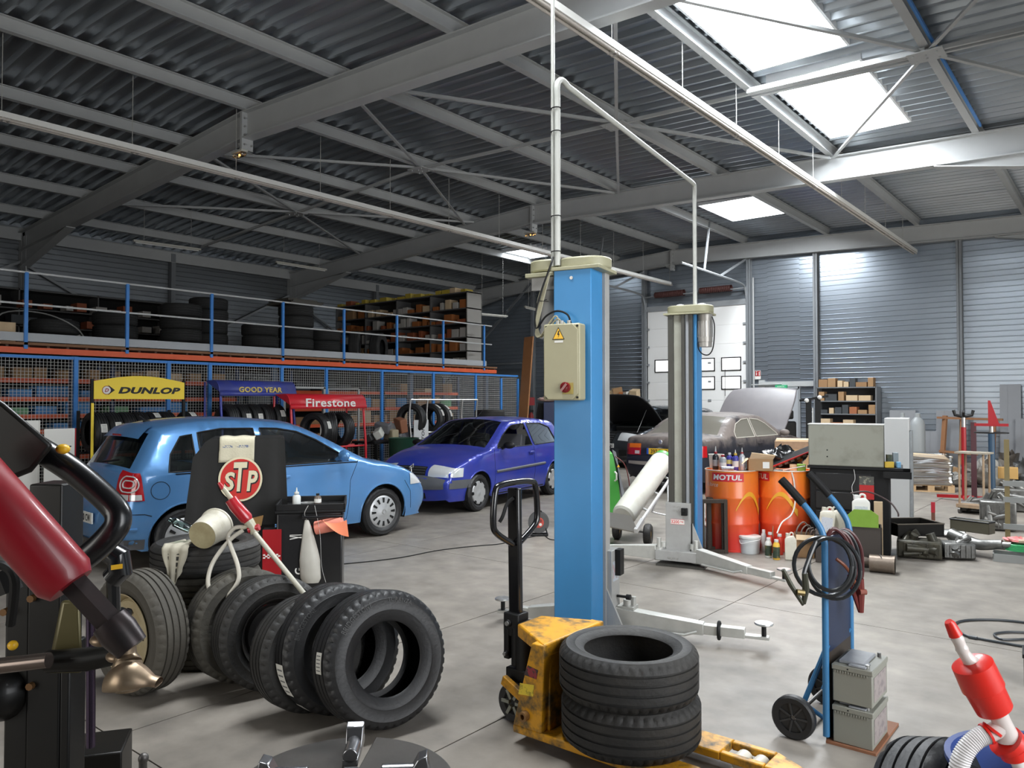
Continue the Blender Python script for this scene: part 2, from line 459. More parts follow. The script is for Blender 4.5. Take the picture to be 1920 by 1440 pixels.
def ibeam(m, p0, p1, h, w, tf=.02, tw=.012):   # web vertical, hanging below the line p0-p1
    p0 = Vector(p0); p1 = Vector(p1)
    dz = Vector((0, 0, 1))
    m.bar(p0 - dz * tf / 2, p1 - dz * tf / 2, w, tf); m.bar(p0 - dz * (h - tf / 2), p1 - dz * (h - tf / 2), w, tf)
    m.bar(p0 - dz * h / 2, p1 - dz * h / 2, tw, h - 2 * tf)
RY = [-.6, 6.75, 14.3, 21.3]
for k, y in enumerate(RY):
    r = MB()
    xs = [(XL + .25, RIDGE)] + [(RIDGE, XR - .25)]
    for a, c in xs: ibeam(r, (a, y, ztop(a)), (c, y, ztop(c)), .44, .19)
    rf = struct('roof_beam', r, BEAM)
    # haunches
    h = MB()
    for a, sx in ((XL + .35, 1), (.15, -1)):
        e = a + sx * 2.7
        za = ztop(a) - .44; ze = ztop(e) - .44
        h.add([(a, y - .006, za), (e, y - .006, ze), (a, y - .006, za - .42), (a, y + .006, za), (e, y + .006, ze), (a, y + .006, za - .42)], [(0, 1, 2), (3, 5, 4), (0, 3, 4, 1), (1, 4, 5, 2), (2, 5, 3, 0)])
        h.bar((a, y, za - .43), (e, y, ze - .01), .19, .018)
    struct('haunch', h, BEAM, parent=rf)
    # ridge end plates with bolts
    e = MB().box(RIDGE - .03, RIDGE + .03, y - .10, y + .10, 6.28 - .62, 6.27)
    e.add([(RIDGE - .03, y - .006, 5.68), (RIDGE - .03, y - .006, 5.84), (RIDGE - .28, y - .006, 5.84), (RIDGE - .03, y + .006, 5.68), (RIDGE - .03, y + .006, 5.84), (RIDGE - .28, y + .006, 5.84)], [(0, 1, 2), (3, 5, 4), (0, 3, 4, 1), (1, 4, 5, 2), (2, 5, 3, 0)])
    struct('end_plate', e, BEAM, parent=rf)
    bl = MB()
    for zz in (6.16, 6.03, 5.90, 5.74):
        for s_ in (-.06, .06): bl.cyl((RIDGE + .03, y + s_, zz), (RIDGE + .06, y + s_, zz), .014, n=6)
    struct('bolt', bl, STEEL, parent=rf)
    c = MB()
    for xx in (XL + .25,):
        c.bar((xx - .14, y, 0), (xx - .14, y, ztop(xx)), .2, .02, (0, 1, 0)); c.bar((xx + .14, y, 0), (xx + .14, y, ztop(xx) - .1), .2, .02, (0, 1, 0)); c.box(xx - .14, xx + .14, y - .006, y + .006, 0, ztop(xx))
    struct('wall_column', c, BEAM)
# purlins
PX = [-19.2, -17.1, -15.0, -13.0, -10.9, -8.7, -6.4, -4.2, -1.95, .25, 2.4]
for x in PX:
    r = MB(); ibeam(r, (x, YN, ztop(x) + .19), (x, YE, ztop(x) + .19), .19, .10, .012, .008)
    struct('roof_purlin', r, BEAM)
struct('roof_purlin', (lambda r: (ibeam(r, (XL + .15, YN, ztop(XL) + .12), (XL + .15, YE, ztop(XL) + .12), .3, .1, .012, .008), r)[1])(MB()), BEAM)
# blue conduit on the purlin near the roof lights
struct('trim_2', MB().box(-1.88, -1.85, 6.9, 14.1, 6.02, 6.06), BLUEP)
# mid-bay strut, crosses and gusset plates
for ya, yb in ((6.75, 14.3),):
    ym = 10.5
    m = MB()
    nodes = [-19.2, -15.0, -10.9, -6.4, -1.95, 2.4]
    zz = lambda x: ztop(x) - .03
    struct('roof_strut', (lambda s_: [s_.bar((nodes[i], ym + o_, zz(nodes[i])), (nodes[i + 1], ym + o_, zz(nodes[i + 1])), .045, .05) for i in range(5) for o_ in ((-.0, ) if i < 4 else (-.06, .06))] and s_)(MB()), BEAM)
    s2 = MB(); s2.bar((-4.2, ym - .09, zz(-4.2)), (-1.95, ym - .09, zz(-1.95)), .06, .07); s2.bar((-4.2, ym + .09, zz(-4.2)), (-1.95, ym + .09, zz(-1.95)), .06, .07)
    struct('roof_strut', s2, BEAM)
    for xn in nodes[1:-1]:
        br = MB()
        for sx in (-1, 1):
            for yy in (ya + .12, yb - .12):
                xx = xn + sx * 2.2
                br.bar((xn, ym, zz(xn)), (xx, yy, ztop(xx) - .06), .05, .012)
                br.bar((xn, ym, zz(xn) + .02), (xx, yy, ztop(xx) - .04), .012, .05)
        struct('roof_brace', br, BEAM)
        gp = MB().box(xn - .20, xn + .20, ym - .17, ym + .17, zz(xn) - .04, zz(xn) - .025)
        for ax, ay in ((-.13, -.1), (.13, -.1), (-.13, .1), (.13, .1), (0, -.05), (0, .05)): gp.cyl((xn + ax, ym + ay, zz(xn) - .06), (xn + ax, ym + ay, zz(xn) - .04), .012, n=6)
        struct('gusset_plate', gp, BEAM)
for y0, y1 in ((-.6, 6.75),):
    br = MB()
# end wall columns and header beams, wall bracing
def hcol(m, x, y, z1, w=.12, d=.14):
    m.box(x - w / 2, x + w / 2, y - d, y - d + .012, 0, z1); m.box(x - w / 2, x + w / 2, y - .012, y, 0, z1); m.box(x - .005, x + .005, y - d, y, 0, z1)
for x in (-16.5, -12.05, -8.62, -6.75, -3.32, .2):
    m = MB(); hcol(m, x, YE - .02, 5.9); struct('wall_column', m, BEAMW)
m = MB(); ibeam(m, (XL, YE - .12, 6.02), (XR, YE - .12, 6.02), .16, .14); struct('wall_beam', m, BEAMW)
for y in (10.5, 17.9, 3.0):
    m = MB(); m.box(XL + .02, XL + .18, y - .06, y + .06, 0, 5.75); struct('wall_column', m, BEAMW)
for (ya, yb) in ((-.6, 6.75), (14.3, 21.3), (6.75, 14.3)):
    m = MB(); m.bar((XL + .12, ya, 5.0), (XL + .12, (ya + yb) / 2, 3.0), .06, .06, (1, 0, 0)); m.bar((XL + .12, yb, 5.0), (XL + .12, (ya + yb) / 2, 3.0), .06, .06, (1, 0, 0))
    struct('wall_brace', m, BEAMD)
m = MB(); m.bar((XL + .3, YE - .2, 2.4), (-16.5, YE - .2, 5.8), .07, .07, (0, 1, 0)); m.bar((-20.5, YE - .2, 3.0), (-16.5, YE - .2, 3.0), .05, .08, (0, 1, 0)); struct('wall_brace', m, BEAMW)

# ---- sectional door
dm = mat('door_white', (.88, .88, .87), .45)
door = struct('door_1', (lambda q: [q.box(DX0, DX1, YE - .05, YE + .02, z + .004, min(z + .558, DZ)) for z in [i * .5575 for i in range(8)]] and q)(MB()), dm)
struct('door_seal', MB().box(DX0 - .02, DX1 + .02, YE + .021, YE + .04, 0, DZ + .03), DARK, parent=door)
dayp = mat('door_window_pane', (.9, .9, .9), .4, emit=((1, 1, 1), 1.6))
for x0, x1 in ((-11.68, -11.02), (-10.42, -9.76), (-9.78 + .1, -9.02)):
    pass
for zc in (2.74, 2.19):
    for x0, x1 in ((-11.67, -11.0), (-10.38, -9.73), (-9.75 + .28, -9.10 + .18)):
        if zc < 2.5 and x0 < -11.5: continue
        struct('door_window', MB().box(x0, x1, YE - .062, YE - .052, zc - .17, zc + .17), dayp, parent=door)
        f = MB()
        for a, b_, c_, d_ in ((x0 - .03, x1 + .03, zc + .17, zc + .2), (x0 - .03, x1 + .03, zc - .2, zc - .17), (x0 - .03, x0, zc - .2, zc + .2), (x1, x1 + .03, zc - .2, zc + .2)):
            f.box(a, b_, YE - .07, YE - .05, c_, d_)
        struct('window_frame', f, BLACK, parent=door)
    if zc < 2.5: struct('door_hatch', MB().box(-11.7, -11.05, YE - .058, YE - .05, 1.7, 2.2), dm, parent=door)
h = MB()
for i in range(1, 8):
    for x in (DX0 + .02, DX1 - .02): h.box(x - .05, x + .05, YE - .09, YE - .05, i * .5575 - .03, i * .5575 + .03)
    if i < 6: h.box(-9.92, -9.82 , YE - .07, YE - .05, i * .5575 - .03, i * .5575 + .03)
struct('hinge', h, BEAMD, parent=door)
t = MB()
for x in (DX0 - .06, DX1 + .06):
    t.box(x - .03, x + .03, YE - .12, YE - .06, 0, 4.75)
    pts = [(x, YE - .1, 4.5), (x, YE - .2, 4.85), (x, YE - .5, 5.0), (x, YE - 2.2, 5.05), (x, YE - 4.2, 5.08)]
    t.tube(smooth_pts(pts, 5), .03, 6)
    t.bar((x, YE - 1.9, 5.05), (x, YE - .15, 5.75), .02, .06); t.bar((x, YE - 2.9, 5.06), (x + .02, YE - 2.6, zdeck(x)), .05, .03)
struct('door_track', t, BEAMD, parent=door)
t = MB().cyl((DX0 - .1, YE - .14, 4.92), (DX1 + .1, YE - .14, 4.92), .02); t.box(DX0 - .1, DX1 + .1, YE - .08, YE - .02, 4.46, 4.62)
struct('spring_shaft', t, BEAMD, parent=door)
for x in (-11.1, -9.6):
    s_ = MB().lathe([(.09 + (.008 if i % 2 else 0), i * .03) for i in range(34)], 14, aim((x - .5, YE - .2, 4.95), (x + .5, YE - .2, 4.95)))
    struct('spring', s_, mat('spring_red', (.06, .018, .015), .6), parent=door)
t = MB().tube(smooth_pts([(DX1 - .6, YE - .14, 1.8), (DX1 - .6, YE - .14, 2.6)], 3), .008, 6)
struct('door_rope', t, BLACK, parent=door)
# ---- exit door with sign and cable pipe
e = struct('door_2', MB().box(EX0 + .04, EX1 - .04, YE - .05, YE, 0, EZ - .05), mat('exit_door_grey', (.40, .42, .45), .5))
f = MB().box(EX0 - .02, EX0 + .04, YE - .07, YE + .02, 0, EZ + .03); f.box(EX1 - .04, EX1 + .02, YE - .07, YE + .02, 0, EZ + .03); f.box(EX0, EX1, YE - .07, YE + .02, EZ - .03, EZ + .03)
struct('door_frame', f, BEAMD, parent=e)
struct('push_bar', MB().box(-8.0, -7.42, YE - .13, YE - .09, 1.0, 1.05).box(-7.42, -7.36, YE - .13, YE - .05, .97, 1.08), BLACK, parent=e)
m = MB().box(EX0 - .25, EX0 - .08, YE - .06, YE, 0, 2.25); m.box(EX0 - .25, -6.8, YE - .07, YE, 2.06, 2.2); struct('trim_3', m, BEAM)
# ================================================================== TYRES AND WHEELS
def tyre_mb(R=.31, w=.20, ri=.19, n=96, lug=True, M=None, mb=None):
    h = w / 2; D = R - ri
    L = [(ri, -h * .78), (ri + .010, -h * .88), (ri + .30 * D, -h * .97), (ri + .36 * D, -h * 1.0), (ri + .40 * D, -h * .985), (ri + .68 * D, -h * 1.0), (ri + .72 * D, -h * 1.015), (ri + .75 * D, -h * .98), (R - .022, -h * .93), (R - .010, -h * .84)]
    T = [(R - .004, -h * .72)]
    for z in (-.50, -.17, .17, .50):
        zc = z * h * 1.15
        T += [(R - .001, zc - .006), (R - .009, zc - .004), (R - .009, zc + .004), (R - .001, zc + .006)]
    T += [(R - .004, h * .72)]
    Rr = [(r, -z) for r, z in reversed(L)]
    I = [(ri + .025, h * .70), (ri + .45 * D, h * .88), (R - .030, h * .80), (R - .018, h * .55), (R - .016, 0), (R - .018, -h * .55), (R - .030, -h * .80), (ri + .45 * D, -h * .88), (ri + .025, -h * .70)]
    prof = L + T + Rr + I
    nl = len(L); cut = {nl - 2: .006, nl - 1: .011, nl: .009, nl + len(T) - 1: .009, nl + len(T): .011, nl + len(T) + 1: .006}
    def mod(i, j, r):
        if lug and j in cut and i % 4 == 0: return r - cut[j]
        return r
    return (mb or MB()).lathe(prof, n, M, closed=True, mod=mod)
def spokes_mask(): pass
def steel_rim_mb(ri=.19, w=.17, holes=10, n=60):
    m = MB(); h = w / 2
    m.lathe([(ri + .012, h), (ri + .004, h * .98), (ri - .004, h * .8), (ri - .02, h * .5), (ri - .025, -h * .6), (ri + .004, -h * .95), (ri + .012, -h)], n)
    m.lathe([(ri - .022, h * .45), (ri - .035, h * .62), (ri - .07, h * .66), (ri - .10, h * .5), (.06, h * .5), (.05, h * .75), (.032, h * .8), (.030, h * .35), (0, h * .35)], n)
    return m
def holes_mb(r, k, z, a, b, M=None, rot=0, d=.004):
    m = MB()
    for i in range(k):
        t = 2 * PI * i / k + rot
        pts = [(math.cos(u) * a, math.sin(u) * b) for u in [2 * PI * q / 12 for q in range(12)]]
        m.prism(pts, 0, d, TR(r * math.cos(t), r * math.sin(t), z, 0, 0, t))
    return m
def slots_mb(r0, r1, k, w, z, d=.004):
    m = MB()
    for i in range(k):
        t = 2 * PI * i / k
        m.add([(r0, -w * .35, z), (r1, -w / 2, z - .001), (r1, w / 2, z - .001), (r0, w * .35, z), (r0, -w * .35, z + d), (r1, -w / 2, z + d), (r1, w / 2, z + d), (r0, w * .35, z + d)],
              [(0, 3, 2, 1), (4, 5, 6, 7), (0, 1, 5, 4), (1, 2, 6, 5), (2, 3, 7, 6), (3, 0, 4, 7)], TR(rz=t))
    return m
SILVER = mat('wheel_silver', (.55, .56, .57), .38, .5, c2=(.40, .40, .40), nscale=14)
def hub_polo(p, R):
    m = MB().lathe([(R * .66, .0), (R * .665, .012), (R * .64, .018), (R * .5, .026), (R * .22, .030), (R * .18, .036), (R * .10, .038), (0, .038)], 48)
    return [('hubcap', m, SILVER), ('hubcap_slot', slots_mb(R * .38, R * .58, 12, .030, .019, .012), DARK), ('badge', MB().lathe([(R * .1, .038), (R * .09, .043), (R * .075, .043), (R * .07, .039)], 20), STEEL)]
def hub_saxo(p, R):
    m = MB().lathe([(R * .62, .0), (R * .625, .012), (R * .60, .022), (R * .42, .030), (R * .25, .020), (R * .15, .022), (R * .10, .030), (0, .032)], 48)
    return [('hubcap', m, SILVER), ('hubcap_slot', slots_mb(R * .52, R * .64, 7, .05, .010, .020), DARK)]
def hub_dark(p, R):
    m = MB().lathe([(R * .66, .0), (R * .66, .012), (R * .55, .0), (R * .2, .01), (0, .02)], 40)
    return [('hubcap', m, SILVER), ('hubcap_slot', slots_mb(R * .28, R * .6, 7, .07, .004, .014), DARK)]
def add_wheel(parent, x, y, R, w, side, hub):
    M = TR(x, y, R, rx=-PI / 2 * side)           # local z of the wheel looks outwards
    t = part('wheel', tyre_mb(R, w, R * .66, 60), RUBN, parent, M=M)
    for nm, m, ma in hub(t, R):
        h = part(nm, m, ma, t); h.matrix_local = TR(0, 0, w / 2 - .03)
    part('rim_inside', MB().lathe([(R * .665, w * .3), (R * .6, 0), (.05, 0), (.05, .02)], 30), DARK, t)
    return t

# ================================================================== CARS
def densify(pts, step=.05):
    out = []
    for a, b in zip(pts, pts[1:]):
        n = max(1, int(math.hypot(b[0] - a[0], b[1] - a[1]) / step + .5))
        for i in range(n):
            u = i / n; out.append((a[0] + (b[0] - a[0]) * u, a[1] + (b[1] - a[1]) * u) + tuple(a[2:]))
    out.append(pts[-1]); return out
def smooth_sil(pts, k=4):
    P = smooth_pts([(p[0], 0, p[1]) for p in pts], k); out = []
    for i, v in enumerate(P): out.append((v.x, v.z, pts[min(i // k, len(pts) - 1)][2]))
    return out
def inpoly(x, y, P):
    c = False; j = len(P) - 1
    for i in range(len(P)):
        if (P[i][1] > y) != (P[j][1] > y) and x < (P[j][0] - P[i][0]) * (y - P[i][1]) / (P[j][1] - P[i][1] + 1e-12) + P[i][0]: c = not c
        j = i
    return c
def segdist(x, y, P, closed=False):
    best = 9
    n = len(P)
    for i in range(n if closed else n - 1):
        ax, ay = P[i][0], P[i][1]; bx, by = P[(i + 1) % n][0], P[(i + 1) % n][1]
        dx, dy = bx - ax, by - ay; L = dx * dx + dy * dy
        t = 0 if L == 0 else max(0, min(1, ((x - ax) * dx + (y - ay) * dy) / L))
        d = (ax + dx * t - x) ** 2 + (ay + dy * t - y) ** 2
        if d < best: best = d
    return math.sqrt(best)
BULGE = {'bumper': .09, 'hatch': .06, 'rearglass': .05, 'roof': .035, 'windshield': .075, 'hood': .035, 'trunk': .03, 'nose': .07}
class Car:
    def __init__(c, name, label, loc, rz, S, paint, glassm, group=None):
        c.S = S; c.paint = paint
        c.root = thing(name, label, 'car', loc, rz, group)
        c.sil = smooth_sil(S['sil'], 4)
        c.B = S['W'] / 2; c.L = S['L']; c.r = S.get('round', .06); c.belt = S['belt']; c.tum = S.get('tum', .36)
        zb = S['zb']
        c.poly = densify([(p[0], p[1]) for p in c.sil] + [(c.sil[-1][0] - .02, zb), (c.sil[0][0] + .02, zb)], .06)[:-1]
        c.silxy = [(p[0], p[1]) for p in c.sil]
        n = len(c.sil); bu = [BULGE[p[2]] for p in c.sil]
        for _ in range(3): bu = [(bu[max(0, i - 1)] + bu[i] + bu[min(n - 1, i + 1)]) / 3 for i in range(n)]
        c.bu = bu; c.nor = []
        for i in range(n):
            a = c.sil[max(0, i - 1)]; b = c.sil[min(n - 1, i + 1)]
            dx, dz = b[0] - a[0], b[1] - a[1]; l = math.hypot(dx, dz) or 1
            c.nor.append((-dz / l, dx / l))
        c.build(glassm)
    def W(c, x, z, d=None):
        B = c.B; xm = c.L / 2
        u = max(0, (abs(x - xm) - (xm - .75)) / .75)
        w = B - .16 * u ** 2.3
        if z < .55: w -= .05 * ((.55 - z) / .35) ** 2
        elif z < c.belt: w -= .02 * (z - .55) / (c.belt - .55)
        else:
            q = z - c.belt; w -= .02 + c.tum * q * (1 if q > .06 else .5 + .5 * q / .06)
        if d is None: d = segdist(x, z, c.silxy)
        if d < c.r: w -= c.r - math.sqrt(max(0, c.r ** 2 - (c.r - d) ** 2))
        return w
    def side(c, x, z, s, off=0.0): return (x, s * (c.W(x, z) + off), z)
    def top(c, i, t, off=0.0):
        x, z, tg = c.sil[i]; nx, nz = c.nor[i]; We = c.W(x, z, 0)
        k = c.bu[i] * (1 - abs(t) ** 2.4) + off
        return (x + nx * k, t * We, z + nz * k)
    def face(c, z, t, off=0.0, front=True):      # point of the nose / tail at height z
        n = len(c.sil); rng = range(n - 1, n // 2, -1) if front else range(0, n // 2)
        best = None
        for i in rng:
            j = i - 1 if front else i + 1
            a, b = c.sil[i][1], c.sil[j][1]
            if (a - z) * (b - z) <= 0 and a != b:
                u = (z - a) / (b - a); pa = Vector(c.top(i, t, off)); pb = Vector(c.top(j, t, off)); return tuple(pa.lerp(pb, u))
        return c.top(rng[0], t, off)
    def silx(c, z, front): return c.face(z, 1.0, 0, front)[0]
    def lamp(c, name, zs, x1, t1, s, front, m, off=.006, label=None, nz=8, na=14):
        # wraps the corner: from x1 on the side to t1 on the nose/tail; x1 and t1 may be functions of z
        g = MB()
        def f(u, v):
            z = zs[0] + (zs[1] - zs[0]) * v
            X1 = x1(v) if callable(x1) else x1; T1 = t1(v) if callable(t1) else t1
            xe = c.silx(z, front)
            if u < .5:
                x = X1 + (xe - X1) * u * 2; return c.side(x, z, s, off)
            t = 1 + (T1 - 1) * (u - .5) * 2
            p = c.face(z, t * s, off, front); return p
        g.grid(f, na, nz)
        return part(name, g, m, c.root, label)
    def line(c, pts, s, r=.003, m=None, off=0.0, name='door_seam', closed=False, n=5):
        q = densify([(p[0], p[1]) for p in pts] + ([pts[0]] if closed else []), .06)
        g = MB().tube([c.side(x, z, s, off) for x, z in q], r, n)
        return part(name, g, m or DARK, c.root)
    def build(c, glassm):
        S = c.S; arches = S['arch']; ra = S['ra']; za = S['za']
        wins = [w for w in S['windows']]
        V = []; E = []
        def loop(P, closed=True):
            i0 = len(V); V.extend([Vector((p[0], p[1])) for p in P])
            k = len(P)
            E.extend([(i0 + i, i0 + (i + 1) % k) for i in range(k if closed else k - 1)])
        loop(c.poly)
        arcs = []
        for ax in arches:
            A = [(ax + ra * math.cos(a), za + ra * math.sin(a)) for a in [PI * (-.25 + 1.5 * i / 30) for i in range(31)]]
            arcs.append(A); loop(A, False)
        wp = [densify(w + [w[0]], .07)[:-1] for w in wins]
        for w in wp: loop(w)
        x = .03
        for d in (.012, .03, .055):
            for i in range(1, len(c.sil) - 1):
                px = c.sil[i][0] - c.nor[i][0] * d; pz = c.sil[i][1] - c.nor[i][1] * d
                if inpoly(px, pz, c.poly) and segdist(px, pz, c.silxy) > d * .8: V.append(Vector((px, pz)))
        while x < c.L:
            z = S['zb'] + .04
            while z < 1.6:
                if inpoly(x, z, c.poly) and segdist(x, z, c.silxy) > .07 and all(abs(math.hypot(x - a, z - za) - ra) > .015 for a in arches) and all(segdist(x, z, w, True) > .012 for w in wp):
                    V.append(Vector((x, z)))
                z += .075
            x += .085
        vs, es, fs, _, _, _ = geometry.delaunay_2d_cdt(V, E, [], 0, 1e-5, False)
        skin = MB(); gl = [MB() for _ in wins]
        keep = []; gk = [[] for _ in wins]
        for f in fs:
            cx = sum(vs[i].x for i in f) / len(f); cz = sum(vs[i].y for i in f) / len(f)
            if not inpoly(cx, cz, c.poly): continue
            if any(math.hypot(cx - a, cz - za) < ra * .995 for a in arches): continue
            for k, w in enumerate(wp):
                if inpoly(cx, cz, w): gk[k].append(tuple(f)); break
            else: keep.append(tuple(f))
        P3 = [(v.x, c.W(v.x, v.y), v.y) for v in vs]
        for s in (1, -1):
            pts = [(x, s * y, z) for x, y, z in P3]
            skin.add(pts, [f if s < 0 else f[::-1] for f in keep])
        n = len(c.sil); TT = [-1, -.97, -.90, -.76, -.5, -.2, .2, .5, .76, .90, .97, 1]
        tg = {'rearglass': MB(), 'windshield': MB()}; lim = {'rearglass': S.get('rg', .90), 'windshield': .93}
        for i in range(n - 1):
            tag = c.sil[i][2]
            if tag == 'hood' and S.get('hood_open'): continue
            for a, b in zip(TT, TT[1:]):
                q = [c.top(i, a), c.top(i + 1, a), c.top(i + 1, b), c.top(i, b)]
                if tag in tg and max(abs(a), abs(b)) < lim[tag] + .001: tg[tag].add([tuple(Vector(p)) for p in q], [(0, 1, 2, 3)])
                else: skin.add(q, [(0, 1, 2, 3)])
        # weld so the shading runs across the seams
        b = part('body', skin, c.paint, c.root, ang=50)
        import bmesh
        bm = bmesh.new(); bm.from_mesh(b.data); bmesh.ops.remove_doubles(bm, verts=bm.verts, dist=.0015); bm.to_mesh(b.data); bm.free()
        b.data.shade_smooth(); b.data.set_sharp_from_angle(angle=math.radians(48))
        for k, w in enumerate(wins):
            for s in (1, -1):
                if (k, s) in S.get('open_windows', ()): continue
                used = sorted({i for f in gk[k] for i in f}); mp = {i: j for j, i in enumerate(used)}
                part('window', MB().add([(P3[i][0], s * (P3[i][1] - .008), P3[i][2]) for i in used], [tuple(mp[i] for i in f) for f in gk[k]]), glassm, c.root)
        for k, w in enumerate(wins):
            for s in (1, -1):
                g = MB().tube([c.side(x, z, s, -.002) for x, z in wp[k]], .009, 6, closed=True)
                part('window_seal', g, S.get('sealm', BLACK), c.root)
        for k in tg:
            if tg[k].f: weld(part('windscreen' if k == 'windshield' else 'rear_window', tg[k], glassm, c.root))
        # arch lips, liners, floor pan, wheels
        for k, ax in enumerate(arches):
            for s in (1, -1):
                A = [(ax + ra * math.cos(a), za + ra * math.sin(a)) for a in [PI * (-.08 + 1.16 * i / 24) for i in range(25)]]
                A = [p for p in A if p[1] > S['zb']]
                part('arch_lip', MB().tube([c.side(x, z, s, -.004) for x, z in A], .011, 6), c.paint, c.root)
                lin = MB().grid(lambda u, v: (ax + (ra - .003) * math.cos(PI * (-.1 + 1.2 * u)), s * (c.B - .03 - v * .26), za + (ra - .003) * math.sin(PI * (-.1 + 1.2 * u))), 20, 1)
                lin.grid(lambda u, v: (ax + (ra - .003) * v * math.cos(PI * (-.1 + 1.2 * u)), s * (c.B - .29), za + (ra - .003) * v * math.sin(PI * (-.1 + 1.2 * u))), 20, 1)
                part('arch_liner', lin, DARK, c.root)
                add_wheel(c.root, ax, s * (c.B - S.get('wt', .19) / 2 - .025), S['wr'], S.get('wt', .19), s, S['hub'])
        u = MB().box(.25, c.L - .25, -c.B + .3, c.B - .3, S['zb'] - .01, .42)
        u.box(arches[0] + ra + .02, arches[1] - ra - .02, -c.B + .10, c.B - .10, S['zb'], .40)
        part('floor_pan', u, DARK, c.root)
        # cabin
        x0, x1 = S['cabin']
        q = MB().box(x0 - .05, x1 + .35, -c.B + .16, c.B - .16, .40, .50)
        part('cabin_floor', q, DARK, c.root)
        seatm = S.get('seatm', mat('seat_cloth', (.05, .05, .055), .9))
        for sx in S.get('seats', (x1 - .62,)):
            for sy in (.36, -.36):
                g = MB().box(-.22, .30, -.24, .24, .0, .16)
                g.box(-.32, -.18, -.23, .23, .10, .66, TR(ry=-.18)); g.ball((-.40, 0, .78), .13, (.55, 1, .8), 14, 8)
                part('seat', g, seatm, c.root, M=TR(sx, sy, .48), bev=.03)
        part('rear_bench', MB().box(x0 + .25, x0 + .75, -c.B + .22, c.B - .22, .45, .62).box(x0 + .12, x0 + .28, -c.B + .22, c.B - .22, .5, 1.02), seatm, c.root, bev=.03)
        part('dashboard', MB().box(x1 - .02, x1 + .35, -c.B + .14, c.B - .14, .5, c.belt - .02), DARK, c.root, bev=.03)
        dy = .36 if S.get('lhd', True) else -.36
        part('steering_wheel', MB().tube([(x1 - .12 + .06 * math.sin(a), dy + .18 * math.cos(a), .86 + .17 * math.sin(a)) for a in [2 * PI * i / 20 for i in range(20)]], .014, 6, closed=True), DARK, c.root)
    def mirror(c, x, z, s, m, size=(.10, .19, .13)):
        w = c.W(x, z)
        g = MB().ball((x, s * (w + .12), z + .06), .1, (size[0] / .2 * 1.0, size[1] / .2, size[2] / .2), 16, 10)
        g.bar((x, s * (w - .02), z), (x, s * (w + .06), z + .04), .05, .04)
        return part('wing_mirror', g, m, c.root)
    def handle(c, x, z, s, m):
        return part('door_handle', MB().bar((x - .08, s * (c.W(x, z) + .022), z), (x + .08, s * (c.W(x, z) + .022), z), .025, .03).box(x - .09, x - .07, min(s * c.W(x, z), s * (c.W(x, z) + .02)), max(s * c.W(x, z), s * (c.W(x, z) + .02)), z - .012, z + .012), m, c.root, bev=.006)
    def plate(c, z, text, front, m, tcol, w=.50, h=.105, y=0.0, box=None):
        x = c.face(z, y / (c.B - .1), .012, front)[0]; d = 1 if front else -1
        rz = PI / 2 if front else -PI / 2
        M = Matrix.Translation((x + d * .01, y, z)) @ Euler((0, 0, rz)).to_matrix().to_4x4() @ Euler((PI / 2, 0, 0)).to_matrix().to_4x4()
        p = part('number_plate', MB().box(-w / 2, w / 2, -h / 2, h / 2, -.012, 0, M), m, c.root)
        part('lettering', flat_text(text, w * .74, h * .66, M @ TR(.02, 0, .002), .015), tcol, p)
        part('country_band', MB().box(-w / 2, -w / 2 + .04, -h / 2, h / 2, 0, .0015, M), mat('eu_blue', (.02, .09, .45), .5), p)
        return p

PAINT_POLO = mat('light_blue_metallic', (.10, .275, .58), .32, .35, coat=.8, c2=(.115, .285, .55), nscale=3)
PAINT_SAXO = mat('deep_blue_paint', (.020, .045, .38), .32, .25, coat=.6, c2=(.10, .08, .30), nscale=1.5, amt=.5)
GLASS = glass('car_glass', (.42, .50, .46), .05, .09)
LENS = mat('lamp_lens', (.75, .77, .78), .12, .3, coat=1)
TAILR = mat('tail_red', (.42, .01, .015), .15, coat=1)
PLATEW = mat('plate_white', (.75, .75, .72), .4)
PLATEY = mat('plate_yellow', (.80, .50, .03), .4)
INK = mat('ink_black', (.01, .01, .01), .6)
GREYPL = mat('bumper_grey', (.085, .09, .10), .6, c2=(.12, .12, .125), nscale=6)

# ---- light blue hatchback
SILP = [(.12, .24, 'bumper'), (.03, .32, 'bumper'), (0, .46, 'bumper'), (.02, .60, 'bumper'), (.055, .66, 'hatch'), (.07, .80, 'hatch'), (.11, .93, 'hatch'), (.16, .985, 'rearglass'), (.29, 1.17, 'rearglass'), (.40, 1.32, 'roof'), (.47, 1.375, 'roof')]
SILP = [(x + .09 * (1 - x / .6), z, t) for x, z, t in SILP]
S = dict(L=3.90, W=1.65, belt=.93, zb=.20, ra=.345, za=.30, arch=(.66, 3.10), wr=.295, hub=hub_polo, cabin=(.55, 2.45), tum=.42, seats=(1.85,), round=.09,
  sil=SILP + [(.75, 1.425, 'roof'),
       (1.2, 1.445, 'roof'), (1.7, 1.42, 'roof'), (2.05, 1.36, 'windshield'), (2.45, 1.18, 'windshield'), (2.88, .955, 'hood'), (3.15, .90, 'hood'), (3.45, .82, 'hood'), (3.66, .72, 'nose'), (3.78, .62, 'nose'), (3.86, .50, 'bumper'), (3.88, .36, 'bumper'), (3.80, .24, 'bumper')],
  windows=[[(.50, .95), (.78, .95), (.78, 1.31), (.66, 1.29), (.54, 1.12)], [(.84, .95), (1.50, .95), (1.46, 1.355), (1.1, 1.36), (.84, 1.325)], [(1.57, .95), (2.58, .95), (2.55, 1.00), (2.20, 1.21), (1.98, 1.305), (1.75, 1.345), (1.54, 1.355)]])
polo = Car('hatchback_car', 'light blue hatchback parked behind the draped tool trolley, tail to the racks', (-8.175, 3.258, 0), math.radians(86), S, PAINT_POLO, GLASS)
c = polo
